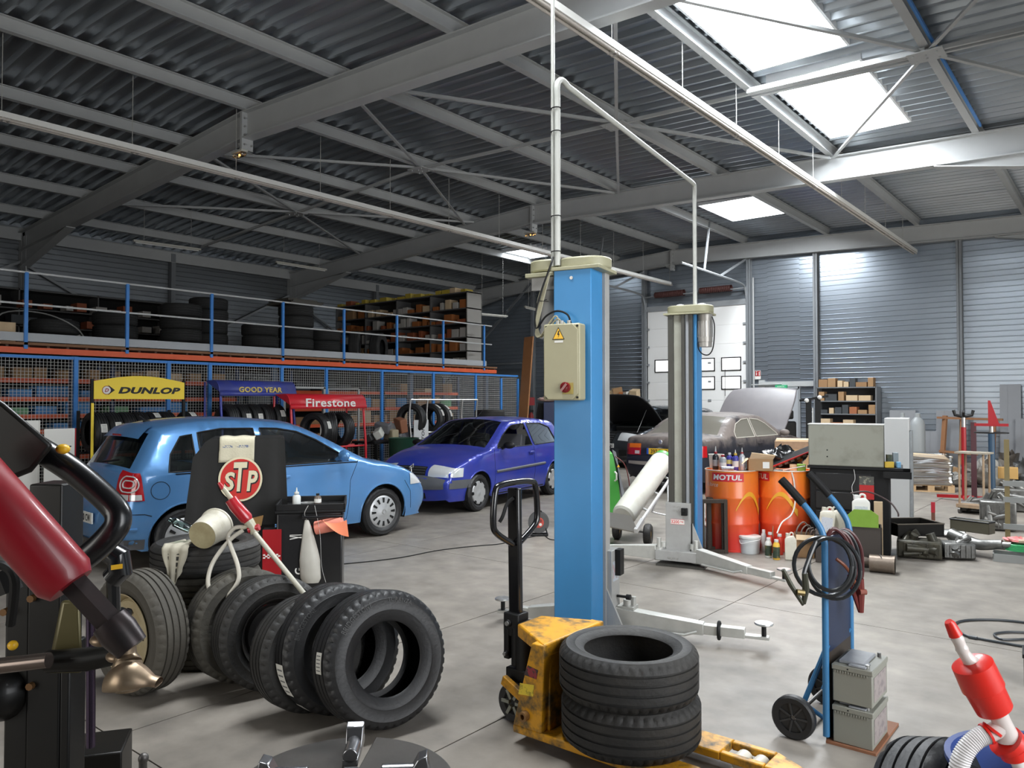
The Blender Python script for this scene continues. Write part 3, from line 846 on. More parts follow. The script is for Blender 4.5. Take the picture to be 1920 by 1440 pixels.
for s in (1, -1):
    rl = c.lamp('tail_lamp', (.69, .955), lambda v: .28 - .03 * v, lambda v: .80 - .03 * v, s, False, TAILR)
    def lf(u, v, off=.011, s=s):
        z = .69 + .265 * v; xe = c.silx(z, False)
        if u < .5: return c.side((.28 - .03 * v) + (xe - .28 + .03 * v) * u * 2, z, s, off)
        return c.face(z, (1 + (-.20 - .03 * v) * (u - .5) * 2) * s, off, False)
    part('lens', MB().grid(lambda u, v: lf(.08 + .84 * u, .03 + .20 * v), 8, 3), LENS, rl)
    part('lens_ring', MB().tube([lf(.46 + .30 * math.cos(a), .60 + .28 * math.sin(a), .014) for a in [2 * PI * i / 24 for i in range(24)]], .007, 6, closed=True), LENS, rl)
    part('lamp_centre', MB().tube([lf(.46 + .14 * math.cos(a), .60 + .13 * math.sin(a), .014) for a in [2 * PI * i / 20 for i in range(20)]], .007, 6, closed=True), LENS, rl)
    c.lamp('headlamp', (.60, .74), 3.52, .62, s, True, LENS)
    c.mirror(2.44, .96, s, PAINT_POLO); c.handle(1.72, .82, s, PAINT_POLO)
    c.line([(1.53, 1.35), (1.53, .30), (2.56, .27), (2.60, .72), (2.72, .95)], s)
    c.line([(1.53, .3), (1.08, .34)], s); c.line([(.9, .66), (.88, .93)], s)
    c.line([(3.55, .30), (3.52, .52), (3.42, .66)], s); c.line([(.02, .57), (.28, .56), (.34, .54)], s, .004)
    c.line([(1.1, .50), (2.50, .50)], s, .014, PAINT_POLO, .004, 'side_moulding')
    c.line([(.05, .42), (.22, .42)], s, .016, PAINT_POLO, .004, 'bumper_moulding')
    c.line([(.56, .93), (1.5, .93), (2.70, .93)], s, .006, BLACK, .002, 'belt_moulding')
    part('fuel_flap', MB().tube([c.side(.42 + .085 * math.cos(a), .78 + .085 * math.sin(a), s, .0) for a in [2 * PI * i / 24 for i in range(24)]], .003, 5, closed=True), DARK, c.root) if s < 0 else None
part('rear_bumper_skirt', MB().grid(lambda u, v: c.face(.235 + .085 * v, -1 + 2 * u, .006, False), 20, 2), GREYPL, c.root)
for s in (1, -1): part('bumper_skirt', MB().grid(lambda u, v: c.side(.05 + .24 * u, .22 + .10 * v, s, .004), 6, 2), GREYPL, c.root)
part('spoiler', MB().grid(lambda u, v: (lambda p: (p[0] - .05 * (1 - v), p[1], p[2] + .012))(c.top(int(9 * 4 - 2 + 6 * v), (-.86 + 1.72 * u))), 12, 3), PAINT_POLO, c.root)
part('brake_light', MB().grid(lambda u, v: (lambda p: (p[0] - .055, p[1], p[2] + .016 + .02 * v))(c.top(34, -.22 + .44 * u)), 6, 1), TAILR, c.root)
part('wiper', MB().tube([c.face(.99, 0, .03, False), c.face(1.0, -.2, .03, False), c.face(1.04, -.55, .02, False)], .010, 6), BLACK, c.root)
part('rear_badge', MB().tube([c.face(.845 + .055 * math.sin(a), .065 * math.cos(a), .012, False) for a in [2 * PI * i / 20 for i in range(20)]], .007, 6, closed=True), STEEL, c.root)
c.plate(.50, 'W 660 CW', False, PLATEW, INK)
part('roof_aerial', MB().tube([c.top(42, 0), tuple(Vector(c.top(42, 0)) + Vector((-.08, 0, .06)))], .006, 6).ball(c.top(42, 0), .03, (1.4, .8, .5)), BLACK, c.root)
part('parcel_bag', MB().ball((.42, .25, .96), .13, (1, 1, .8)), PAPER, c.root)
# ---- deep blue three-door
S = dict(L=3.72, W=1.60, belt=.90, zb=.19, ra=.325, za=.285, arch=(.68, 3.065), wr=.28, wt=.17, hub=hub_saxo, cabin=(.5, 2.45), tum=.40, seats=(1.78,), seatm=mat('seat_grey', (.10, .10, .11), .9), open_windows=((0, 1),), round=.05,
  sil=[(.10, .24, 'bumper'), (.02, .32, 'bumper'), (0, .5, 'bumper'), (.05, .62, 'hatch'), (.10, .90, 'hatch'), (.13, .95, 'rearglass'), (.38, 1.22, 'rearglass'), (.50, 1.29, 'roof'), (.9, 1.335, 'roof'), (1.4, 1.35, 'roof'), (1.8, 1.33, 'roof'),
       (2.02, 1.295, 'windshield'), (2.38, 1.10, 'windshield'), (2.74, .92, 'hood'), (3.05, .86, 'hood'), (3.40, .755, 'hood'), (3.60, .665, 'nose'), (3.67, .60, 'nose'), (3.68, .52, 'bumper'), (3.72, .47, 'bumper'), (3.71, .36, 'bumper'), (3.66, .22, 'bumper')],
  windows=[[(1.46, .915), (2.56, .915), (2.54, .95), (2.28, 1.11), (2.02, 1.225), (1.9, 1.255), (1.52, 1.275)], [(.56, .93), (1.38, .915), (1.43, 1.275), (.95, 1.265), (.68, 1.19)]])
saxo = Car('hatchback_car', 'deep blue three-door hatchback with grey bumper, dusty bonnet facing out', (-8.872 + .02, 11.524, 0), math.atan2(-.99, .145), S, PAINT_SAXO, glass('car_glass_clear', (.62, .68, .64), .05))
c = saxo
for s in (1, -1):
    c.lamp('headlamp', (.545, .675), lambda v: 3.46 - .02 * v, .52, s, True, LENS)
    c.mirror(2.42, .90, s, BLACK, (.12, .20, .11)); c.handle(1.52, .80, s, PAINT_SAXO)
    c.line([(1.42, 1.30), (1.40, .50), (1.42, .26), (2.66, .25), (2.66, .90)], s)
    c.line([(1.05, .59), (2.62, .56)], s, .022, GREYPL, .002, 'side_moulding')
    c.line([(.16, .68), (.36, .68)], s, .02, GREYPL, .002, 'side_moulding')
    c.lamp('tail_lamp', (.60, .90), .18, .75, s, False, TAILR)
    part('bumper_corner', MB().grid(lambda u, v: c.side(3.30 + .38 * u, .38 + .125 * v, s, .008), 6, 2), GREYPL, c.root)
    part('mud_sill', MB().grid(lambda u, v: c.side(1.05 + 1.65 * u, .205 + .02 * v, s, .004), 6, 1), DARK, c.root)
part('bumper_band', MB().grid(lambda u, v: c.face(.38 + .125 * v, -1 + 2 * u, .010, True), 24, 3), GREYPL, c.root)
part('radiator_grille', MB().grid(lambda u, v: c.face(.565 + .075 * v, -.44 + .88 * u, .006, True), 12, 2), DARK, c.root)
gb = MB()
for z in (.585, .605, .625): gb.tube([c.face(z, -.42 + .84 * i / 10, .010, True) for i in range(11)], .004, 5)
part('grille_bar', gb, GREYPL, c.root)
v = MB()
for dz in (.0, .03): v.tube([c.face(.585 + dz, -.055, .02, True), c.face(.62 + dz, 0, .02, True), c.face(.585 + dz, .055, .02, True)], .007, 5)
part('chevron_badge', v, STEEL, c.root)
part('lower_grille', MB().grid(lambda u, v: c.face(.26 + .08 * v, -.5 + 1.0 * u, .005, True), 12, 2), DARK, c.root)
c.plate(.42, '84 RT 34 MC', True, PLATEW, INK, w=.50)
for a in (-.45, .25):
    part('wiper', MB().tube([c.top(52, a, .02), c.top(50, a + .15, .03), c.top(49, a + .5, .03)], .008, 5), BLACK, c.root)
part('roof_aerial', MB().tube([(2.05, 0, 1.33), (1.75, 0, 1.52)], .004, 5), BLACK, c.root)

# ---- dusty dark saloon with raised bonnet
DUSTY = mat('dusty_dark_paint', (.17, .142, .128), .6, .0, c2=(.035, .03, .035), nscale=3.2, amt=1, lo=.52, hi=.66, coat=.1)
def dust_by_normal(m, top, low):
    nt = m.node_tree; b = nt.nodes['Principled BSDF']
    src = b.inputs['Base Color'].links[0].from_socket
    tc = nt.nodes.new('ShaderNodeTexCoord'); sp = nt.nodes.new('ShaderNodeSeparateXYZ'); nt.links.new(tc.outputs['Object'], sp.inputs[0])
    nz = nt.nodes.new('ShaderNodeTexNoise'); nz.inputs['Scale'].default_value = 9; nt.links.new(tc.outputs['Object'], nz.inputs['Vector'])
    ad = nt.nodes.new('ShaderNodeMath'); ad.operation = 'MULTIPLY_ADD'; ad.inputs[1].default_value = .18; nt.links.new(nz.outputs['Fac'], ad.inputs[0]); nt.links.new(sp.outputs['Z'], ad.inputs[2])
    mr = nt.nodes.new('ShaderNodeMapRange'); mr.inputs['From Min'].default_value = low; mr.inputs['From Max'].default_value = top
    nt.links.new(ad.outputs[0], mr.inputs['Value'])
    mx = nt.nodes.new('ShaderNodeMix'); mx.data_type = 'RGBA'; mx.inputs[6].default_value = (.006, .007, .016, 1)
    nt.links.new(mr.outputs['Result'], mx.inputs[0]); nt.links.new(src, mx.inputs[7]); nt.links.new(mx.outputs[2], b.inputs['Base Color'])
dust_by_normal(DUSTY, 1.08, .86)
S = dict(L=4.85, W=1.80, belt=.94, zb=.22, ra=.36, za=.32, arch=(1.02, 3.85), wr=.32, wt=.22, hub=hub_dark, cabin=(1.0, 3.1), tum=.44, hood_open=True, round=.07, rg=.90, sealm=mat('dusty_chrome', (.55, .52, .46), .5),
  sil=[(.10, .26, 'bumper'), (.03, .33, 'bumper'), (-.02, .46, 'bumper'), (-.02, .58, 'bumper'), (.03, .63, 'hatch'), (.04, .80, 'hatch'), (.07, .94, 'trunk'), (.13, .985, 'trunk'), (.50, 1.01, 'trunk'), (.80, 1.02, 'rearglass'), (1.15, 1.22, 'rearglass'), (1.42, 1.33, 'roof'), (1.75, 1.375, 'roof'), (2.2, 1.39, 'roof'),
       (2.65, 1.36, 'windshield'), (3.05, 1.18, 'windshield'), (3.42, 1.00, 'hood'), (3.9, .93, 'hood'), (4.4, .84, 'hood'), (4.68, .74, 'nose'), (4.80, .62, 'nose'), (4.85, .48, 'bumper'), (4.84, .36, 'bumper'), (4.78, .24, 'bumper')],
  windows=[[(1.22, .97), (2.02, .97), (2.02, 1.315), (1.72, 1.30), (1.42, 1.22), (1.24, 1.08)], [(2.08, .97), (3.08, .97), (3.04, 1.02), (2.70, 1.21), (2.45, 1.29), (2.08, 1.315)]])
BMWL = Vector((-6.66, 12.40, 0)); BMWR = math.atan2(1, .05)
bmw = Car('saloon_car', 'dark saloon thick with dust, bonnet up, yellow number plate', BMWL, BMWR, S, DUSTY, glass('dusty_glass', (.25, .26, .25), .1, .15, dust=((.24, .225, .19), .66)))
c = bmw
AMBER = mat('amber_lens', (.75, .16, .01), .2, coat=1)
for s in (1, -1):
    tl = c.lamp('tail_lamp', (.66, .86), .20, .60, s, False, TAILR)
    part('amber_lens', MB().grid(lambda u, v: c.face(.79 + .075 * v, (1 - .40 * u) * s, .010, False), 8, 3), AMBER, tl)
    part('reversing_lens', MB().grid(lambda u, v: c.face(.68 + .06 * v, (.80 - .16 * u) * s, .010, False), 4, 2), LENS, tl)
    c.mirror(3.12, .96, s, DUSTY, (.13, .20, .13)); c.handle(2.2, .84, s, DUSTY); c.handle(1.35, .85, s, DUSTY)
    c.line([(2.05, 1.33), (2.05, .30)], s); c.line([(3.2, .98), (3.3, .6), (3.2, .3)], s)
    c.line([(.0, .72), (4.7, .66)], s, .006, BLACK)
    c.lamp('headlamp', (.60, .74), 4.55, .55, s, True, LENS)
part('bumper_band', MB().grid(lambda u, v: c.face(.50 + .05 * v, -1 + 2 * u, .015, False), 24, 2), mat('dust_band', (.30, .27, .24), .7), c.root)
part('badge', MB().lathe([(0, .006), (.035, .006), (.042, 0)], 20, Matrix.Translation(Vector(c.face(.895, 0, .01, False))) @ Euler((0, -PI / 2, 0)).to_matrix().to_4x4()), STEEL, c.root)
c.plate(.74, '397 ZL 34', False, PLATEY, INK, w=.52, h=.11)
hood = MB(); ii = [i for i, p in enumerate(c.sil) if p[2] == 'hood']; ii.append(ii[-1] + 1)
TT = [-1, -.97, -.9, -.76, -.5, -.2, .2, .5, .76, .9, .97, 1]
for i in ii[:-1]:
    for a, b_ in zip(TT, TT[1:]):
        hood.add([c.top(i, a), c.top(i + 1, a), c.top(i + 1, b_), c.top(i, b_)], [(0, 1, 2, 3)])
hp = Vector(c.top(ii[0], 0)); Mh = Matrix.Translation((hp.x + .05, 0, hp.z - .02)) @ Euler((0, math.radians(-57), 0)).to_matrix().to_4x4() @ Matrix.Translation((-hp.x, 0, -hp.z))
hm = MB().join(hood, Mh)
ho = part('bonnet', hm, mat('bonnet_grey_paint', (.15, .14, .15), .5, 0, coat=0, c2=(.19, .175, .175), nscale=4), c.root, label='grey raised bonnet')
weld(ho); so = ho.modifiers.new('s', 'SOLIDIFY'); so.thickness = .03
part('engine_bay', MB().box(3.5, 4.7, -.75, .75, .45, .72), DARK, c.root)

# ---- dark estate with raised bonnet, facing out
PAINT_AUDI = mat('dark_grey_metallic', (.045, .05, .058), .3, .4, coat=.7)
S = dict(L=4.60, W=1.80, belt=1.0, zb=.22, ra=.36, za=.33, arch=(.9, 3.65), wr=.33, wt=.22, hub=hub_dark, cabin=(.7, 2.75), tum=.42, hood_open=True, round=.08,
  sil=[(.10, .26, 'bumper'), (.0, .40, 'bumper'), (.03, .7, 'hatch'), (.1, 1.0, 'rearglass'), (.35, 1.36, 'roof'), (.8, 1.46, 'roof'), (1.5, 1.50, 'roof'), (2.1, 1.46, 'windshield'), (2.6, 1.27, 'windshield'), (3.08, 1.06, 'hood'), (3.6, 1.01, 'hood'), (4.1, .92, 'hood'), (4.38, .84, 'nose'), (4.50, .72, 'nose'), (4.58, .55, 'bumper'), (4.60, .38, 'bumper'), (4.52, .24, 'bumper')],
  windows=[[(.6, 1.03), (1.45, 1.03), (1.45, 1.38), (.8, 1.35)], [(1.52, 1.03), (2.72, 1.03), (2.68, 1.08), (2.3, 1.29), (1.52, 1.385)]])
audi = Car('estate_car', 'dark grey car facing out with its bonnet propped open, by the white door', (-9.92, 20.75, 0), math.atan2(-1, -.05), S, PAINT_AUDI, GLASS)
c = audi
for s in (1, -1):
    c.lamp('headlamp', (.66, .83), 4.22, .45, s, True, LENS); c.mirror(2.75, 1.03, s, PAINT_AUDI, (.13, .2, .14))
    part('fog_recess', MB().grid(lambda u, v: c.face(.34 + .12 * v, (.9 - .3 * u) * s, .008, True), 6, 2), DARK, c.root)
g = part('radiator_grille', MB().grid(lambda u, v: c.face(.40 + .42 * v, (-.30 + .60 * u) * (.8 + .2 * v), .010, True), 8, 4), DARK, c.root)
gb = MB()
for i in range(8): gb.tube([c.face(.43 + .05 * i, -.26, .02, True), c.face(.43 + .05 * i, .26, .02, True)], .006, 5)
part('grille_bar', gb, GREYPL, c.root)
c.plate(.56, 'BK 903 XN', True, PLATEW, INK)
hood = MB(); ii = [i for i, p in enumerate(c.sil) if p[2] == 'hood']; ii.append(ii[-1] + 1)
for i in ii[:-1]:
    for a, b_ in zip(TT, TT[1:]):
        hood.add([c.top(i, a), c.top(i + 1, a), c.top(i + 1, b_), c.top(i, b_)], [(0, 1, 2, 3)])
hp = Vector(c.top(ii[0], 0)); Mh = Matrix.Translation((hp.x + .05, 0, hp.z)) @ Euler((0, math.radians(-42), 0)).to_matrix().to_4x4() @ Matrix.Translation((-hp.x, 0, -hp.z))
ho = part('bonnet', MB().join(hood, Mh), mat('bonnet_lining', (.012, .012, .014), .5), c.root)
weld(ho); so = ho.modifiers.new('s', 'SOLIDIFY'); so.thickness = .03
part('bonnet_stay', MB().tube([(4.2, .62, .88), (3.75, .6, 1.42)], .006, 6), STEEL, c.root)
part('engine', MB().box(3.3, 4.3, -.7, .7, .5, .80).box(3.5, 4.0, -.35, .35, .8, .88), mat('engine_black', (.03, .03, .032), .6), c.root, bev=.03)
# ================================================================== TWO-POST LIFT
LBLUE = mat('lift_blue_paint', (.045, .235, .50), .42, c2=(.04, .19, .40), nscale=1.5, rvar=.05)
LGREY = mat('lift_grey_paint', (.36, .36, .35), .42, c2=(.26, .25, .235), nscale=6, rvar=.08)
LGREYD = mat('lift_worn_steel', (.075, .073, .065), .45, .4, c2=(.03, .028, .022), nscale=12, stretch=(1, 1, .1))
ARMG = mat('arm_galvanised', (.55, .55, .52), .42, .45, c2=(.40, .40, .37), nscale=9, rvar=.08)
LRZ = math.atan2(.2, .98)
def ring_pts(c, r, ax, n=16): return [c + ax[0] * math.cos(2 * PI * i / n) * r + ax[1] * math.sin(2 * PI * i / n) * r for i in range(n)]
def pad(root, x, y, z, nm='lift_pad'):
    m = MB().lathe([(0, z), (.058, z), (.062, z + .006), (.058, z + .014), (.02, z + .016), (0, z + .012)], 28, TR(x, y, 0))
    p = part(nm, m, STEEL, root)
    part('pad_screw', MB().cyl((x, y, z - .075), (x, y, z), .016, n=12), BLACK, p)
    return p
def arm(root, x0, y0, x1, y1, flip=False, band=False):
    d = Vector((x1 - x0, y1 - y0, 0)); L = d.length; M = Matrix.Translation((x0, y0, 0)) @ Euler((0, 0, math.atan2(d.y, d.x))).to_matrix().to_4x4()
    m = MB(); a = .62 * L
    m.add([(0, -.05, .05), (a, -.04, .06), (a, .04, .06), (0, .05, .05), (0, -.05, .19), (a, -.04, .135), (a, .04, .135), (0, .05, .19)], [(0, 3, 2, 1), (4, 5, 6, 7), (0, 1, 5, 4), (1, 2, 6, 5), (2, 3, 7, 6), (3, 0, 4, 7)], M)
    A = part('lift_arm', m, ARMG, root, bev=.004)
    part('arm_extension', MB().box(a - .05, L - .12, -.032, .032, .065, .128, M), ARMG, A, bev=.003)
    part('arm_tip', MB().box(L - .15, L + .035, -.03, .03, .07, .09, M), ARMG, A, bev=.003)
    g = MB().tube([M @ Vector(p) for p in ((.1, -.075, .06), (a - .12, -.075, .06), (a - .04, -.06, .085))], .009, 8)
    part('toe_guard', g, ARMG, A)
    if band: part('rubber_band', MB().tube([M @ Vector((a + .10, .042 * math.cos(t), .095 + .055 * math.sin(t))) for t in [2 * PI * i / 20 for i in range(20)]], .012, 8, closed=True), BLACK, A)
    p = M @ Vector((L, 0, 0)); pad(A, p.x, p.y, .165, 'lift_pad')
    return A
def cap_profile(x0, x1, y0, y1):        # rounded long cover seen from above
    r = (y1 - y0) / 2
    return arc(x1 - r, (y0 + y1) / 2, r, -90, 90, 10) + arc(x0 + r, (y0 + y1) / 2, r, 90, 270, 10)
t = thing('lift_post', 'blue two-post lift column with electric box beside the yellow pallet truck', 'vehicle lift', (-3.14, 4.31, 0), LRZ)
near_post = t
part('column_cover', MB().box(0, .28, 0, .215, .0, 2.56), LBLUE, t, bev=.006)
part('cover_screw', MB().cyl((.135, -.006, 2.50), (.135, .002, 2.50), .012, n=12).cyl((.135, -.009, 2.50), (.135, 0, 2.50), .006, n=8), STEEL, t)
part('column_channel', MB().box(.0, .30, .216, .30, .0, 2.56), LGREY, t, bev=.003)
part('carriage', MB().box(.03, .335, .24, .40, .08, .60), LGREY, t, bev=.004)
part('carriage_guard', MB().box(.335, .375, .30, .38, .42, .60), BLACK, t)
part('carriage_sticker', MB().box(.3352, .3358, .26, .37, .38, .52), mat('sticker_pale', (.45, .5, .55), .5, c2=(.5, .15, .12), nscale=30, lo=.5, hi=.55), t)
part('gusset', MB().add([(.29, .22, 0), (.29, .22, .36), (.46, .22, 0), (.29, .24, 0), (.29, .24, .36), (.46, .24, 0)], [(0, 1, 2), (3, 5, 4), (0, 3, 4, 1), (1, 4, 5, 2), (2, 5, 3, 0)]), LGREY, t)
part('base_plate', MB().box(-.04, .42, .10, .50, 0, .015), LGREY, t)
part('lock_knob', MB().cyl((.34, .33, .27), (.41, .33, .27), .010, n=8).cyl((.41, .33, .27), (.44, .33, .27), .02, n=12), BLACK, t)
m = MB().prism(cap_profile(-.02, .36, .01, .31), 2.575, 2.65); 
c1 = part('drive_cover', m, BEIGE, t, bev=.012)
part('cover_flange', MB().box(-.02, .345, -.015, .335, 2.555, 2.58), BEIGE, t, bev=.004)
part('motor_cover', MB().prism(cap_profile(-.26, .03, -.04 + .10, .26 + .06), 2.575, 2.66), BEIGE, t, bev=.012)
part('motor_flange', MB().box(-.24, .02, .03, .33, 2.53, 2.56), BEIGE, t, bev=.004)
part('cover_dome', MB().ball((.19, .18, 2.645), .075, (1, 1, .45)), BEIGE, t)
part('motor_bracket', MB().box(-.20, -.02, .06, .09, 2.44, 2.53), LGREY, t)
part('motor', MB().cyl((-.09, .18, 2.12), (-.09, .18, 2.53), .085, n=24).cyl((-.09, .18, 2.10), (-.09, .18, 2.17), .092, n=24), LGREY, t)
# electric box
MBX = Matrix.Translation((0, 0, 0))
eb = part('electric_box', MB().box(-.015, .255, -.115, -.005, 1.655, 2.175), mat('box_beige', (.35, .325, .205), .45, c2=(.29, .27, .17), nscale=4), t, bev=.012)
eb.location = (-.012, 0, 0)
part('box_lid', MB().prism([(0, .03), (.03, 0), (.21, 0), (.25, .04), (.25, .47), (.21, .51), (.03, .51), (0, .48)], 0, .012, FRONT(-.004, -.115, 1.66)), MATS['box_beige'], eb, bev=.004)
for x, z in ((.012, 1.675), (.238, 1.675), (.012, 2.155), (.238, 2.155)): part('lid_screw', MB().cyl((x, -.119, z), (x, -.113, z), .008, n=10), BLACK, eb)
w = part('warning_sign', MB().prism([(-.046, 0), (.046, 0), (0, .086)], 0, .001, FRONT(.105, -.1275, 2.065)), INK, eb)
part('warning_triangle', MB().prism([(-.038, 0), (.038, 0), (0, .071)], 0, .001, FRONT(.105, -.1286, 2.0705)), mat('warning_yellow', (.85, .48, .02), .4), w)
part('lightning_mark', MB().prism([(.002, .055), (.010, .055), (.004, .036), (.011, .034), (.001, .008), (.003, .026), (-.006, .028)], 0, .001, FRONT(.104, -.1297, 2.0705)), INK, w)
part('label_strip', MB().prism([(-.032, -.02), (.032, -.02), (.032, -.006), (-.032, -.006)], 0, .001, FRONT(.108, -.1277, 2.065)), PAPER, eb)
k = part('switch_plate', MB().prism([(-.038, -.038), (.038, -.038), (.038, .038), (-.038, .038)], 0, .006, FRONT(.175, -.127, 1.735)), mat('switch_yellow', (.34, .26, .06), .5), eb)
kn = part('red_switch', MB().lathe([(0, 0), (.036, 0), (.036, .012), (.03, .016), (0, .016)], 24, FRONT(.160, -.133, 1.742)).box(-.008, .008, -.03, .03, .012, .034, FRONT(.160, -.133, 1.742) @ TR(rz=-.7)), mat('switch_red', (.16, .008, .010), .3, coat=.4), k)
gl = MB()
for x in (.07, .10, .155): gl.cyl((x, -.06, 2.17), (x, -.06, 2.20), .014, n=12)
part('cable_gland', gl, LGREY, eb)
CABG = mat('cable_grey', (.30, .28, .19), .5)
cb = part('supply_cable', MB().tube(smooth_pts([(-.012, .02, 2.66), (-.02, -.02, 2.58), (-.08, -.03, 2.42), (-.12, -.03, 2.28), (-.12, -.03, 2.16), (-.04, -.04, 2.24), (.05, -.05, 2.27), (.13, -.06, 2.24), (.155, -.06, 2.18)], 7), .007, 8), BLACK, t)
for i in range(5):
    o_ = i * .010
    part('motor_cable', MB().tube(smooth_pts([(-.03 - o_ * .3, .0, 2.54), (-.065 - o_, -.02, 2.38), (-.10 - o_ * .5, -.03, 2.22), (-.125 + o_, -.03, 2.12 - o_ * .5), (-.085 + o_, -.04, 2.10 + o_ * .6), (-.01 + o_, -.05, 2.19 - o_ * 2), (.045 + .012 * i, -.06, 2.235 - o_ * 2), (.07 + .022 * (i % 3), -.06, 2.18)], 6), .006, 6), CABG, t)
part('clip', MB().tube([(-.05, -.005, 2.36), (-.09, -.03, 2.35), (-.03, -.02, 2.345)], .003, 5), BLACK, t)
# arms in the frame of the post
A = arm(t, .02, .30, -.52, .22)
B = arm(t, .30, .36, 1.32, .46, band=True)
part('arm_ratchet', MB().cyl((.40, .38, .1), (.40, .38, .24), .03, n=12).cyl((.44, .40, .2), (.44, .40, .26), .018, n=10).box(.34, .46, .33, .44, .17, .20), ARMG, t)
# ---- second post, its channel open towards the first
t = thing('lift_post', 'grey and blue lift column marked 3200 kg behind the white gas bottle', 'vehicle lift', (-3.72, 7.09, 0), LRZ)
far_post = t
part('column_cover', MB().box(.252, .285, .05, .25, 0.05, 2.53), LBLUE, t)
part('cover_back', MB().box(0, .285, .24, .26, .05, 2.53), LBLUE, t)
ch = MB().box(0, .055, 0, .24, .05, 2.54).box(.215, .255, 0, .24, .05, 2.54).box(.14, .175, -.005, .02, .05, 2.54)
part('column_channel', ch, LGREYD, t, bev=.004)
part('lead_screw_cover', MB().box(.055, .14, .03, .06, .3, 2.53), mat('screw_cover', (.33, .33, .28), .45, c2=(.24, .23, .19), nscale=8), t)
part('inner_strip', MB().box(.175, .215, .03, .05, .3, 2.53), mat('inner_grey', (.42, .44, .47), .4), t)
cr = part('carriage', MB().box(-.02, .235, -.04, .16, .14, .62), LGREY, t, bev=.004)
sb = part('load_sign', MB().prism([(-.07, -.024), (.07, -.024), (.07, .024), (-.07, .024)], 0, .001, FRONT(.105, -.041, .43)), PAPER, cr)
REDI = mat('sign_red', (.62, .02, .02), .5)
part('lettering', flat_text('3200', .083, .032, FRONT(.082, -.0425, .43), .02), REDI, sb)
part('lettering', flat_text('kg', .028, .022, FRONT(.150, -.0425, .434), .015), REDI, sb)
part('sign_border', MB().tube([(.035, -.0415, .406), (.175, -.0415, .406), (.175, -.0415, .454), (.035, -.0415, .454)], .0018, 4, closed=True), REDI, sb)
part('latch', MB().box(.15, .21, -.075, -.04, .50, .575).cyl((.17, -.09, .545), (.17, -.07, .545), .016, n=12), BLACK, cr, bev=.004)
bo = MB()
for x in (.03, .06, .09, .12):
    for z in (.11,): bo.cyl((x + .01, -.145, z - .03), (x + .01, -.138, z - .03), .008, n=6)
for x in (.05, .08, .11):
    for z in (.545, .585): bo.cyl((x + .02, -.046, z), (x + .02, -.04, z), .006, n=6)
part('bolt', bo, STEEL, cr)
part('arm_carrier', MB().box(-.10, .32, -.14, .10, .05, .15), LGREY, t, bev=.004)
part('base_plate', MB().box(-.08, .40, -.18, .40, 0, .02), LGREYD, t)
for s in (-1, 1):
    part('arm_pivot', MB().cyl((.11 + s * .19, -.07, .04), (.11 + s * .19, -.07, .17), .05, n=18).cyl((.11 + s * .19, -.07, .17), (.11 + s * .19, -.07, .26), .022, n=12).cyl((.11 + s * .15, -.05, .17), (.11 + s * .15, -.05, .22), .03, n=12), ARMG, t)
part('gusset', MB().add([(.25, -.02, .15), (.25, -.02, .42), (.36, -.02, .15), (.25, 0, .15), (.25, 0, .42), (.36, 0, .15)], [(0, 1, 2), (3, 5, 4), (0, 3, 4, 1), (1, 4, 5, 2), (2, 5, 3, 0)]), LGREY, t)
arm(t, -.10, -.07, -.98, -.02)
a2 = G(1470, 1068, .17); Mi = t.matrix_basis if False else Matrix.Translation((-3.72, 7.09, 0)) @ Euler((0, 0, LRZ)).to_matrix().to_4x4()
l2 = Mi.inverted() @ a2
arm(t, .34, -.10, l2.x, l2.y)
part('drive_cover', MB().prism(cap_profile(-.03, .44, -.03, .27), 2.545, 2.625), BEIGE, t, bev=.012)
part('cover_flange', MB().box(-.035, .43, -.04, .28, 2.53, 2.548), BEIGE, t)
for x in (.10, .32): part('cover_dome', MB().ball((x, .12, 2.615), .06, (1, 1, .6)), WHITEP, t)
part('motor', MB().cyl((.36, .10, 2.25), (.36, .10, 2.53), .072, n=24).cyl((.36, .10, 2.20), (.36, .10, 2.30), .067, n=24), mat('motor_aluminium', (.36, .34, .31), .4, .3), t)
rb = MB()
for a in range(16): rb.box(.070, .078, -.003, .003, 2.30, 2.46, TR(.36, .10, 0, rz=2 * PI * a / 16))
part('cooling_rib', rb, STEEL, t)
part('motor_cable', MB().tube(smooth_pts([(.44, .06, 2.50), (.47, .03, 2.40), (.46, .02, 2.2), (.42, .02, 2.12), (.36, .02, 2.12), (.31, .04, 2.17), (.30, .05, 2.24)], 6), .006, 6), BLACK, t)
# ---- cable conduit joining the posts, dropping from the roof
PIPE = mat('conduit_grey', (.50, .51, .48), .4, c2=(.42, .42, .38), nscale=5)
c = MB()
top = Vector((-3.10, 4.36, 0)); far = Vector((-3.47, 7.22, 0))
pA = atD(1037, 500, 5.40); pA0 = atD(1034, -20, 5.40)
c_up = MB().tube([(pA.x, pA.y, 2.60), (pA.x, pA.y, 5.95)], .014, 10)
o = solo('conduit_pipe', 'thin grey cable pipe rising to the roof from the lift post with the electric box', 'pipe', c_up, PIPE)
pB = atD(1045, 480, 5.40)
bend = atD(1300, 400, 7.95)
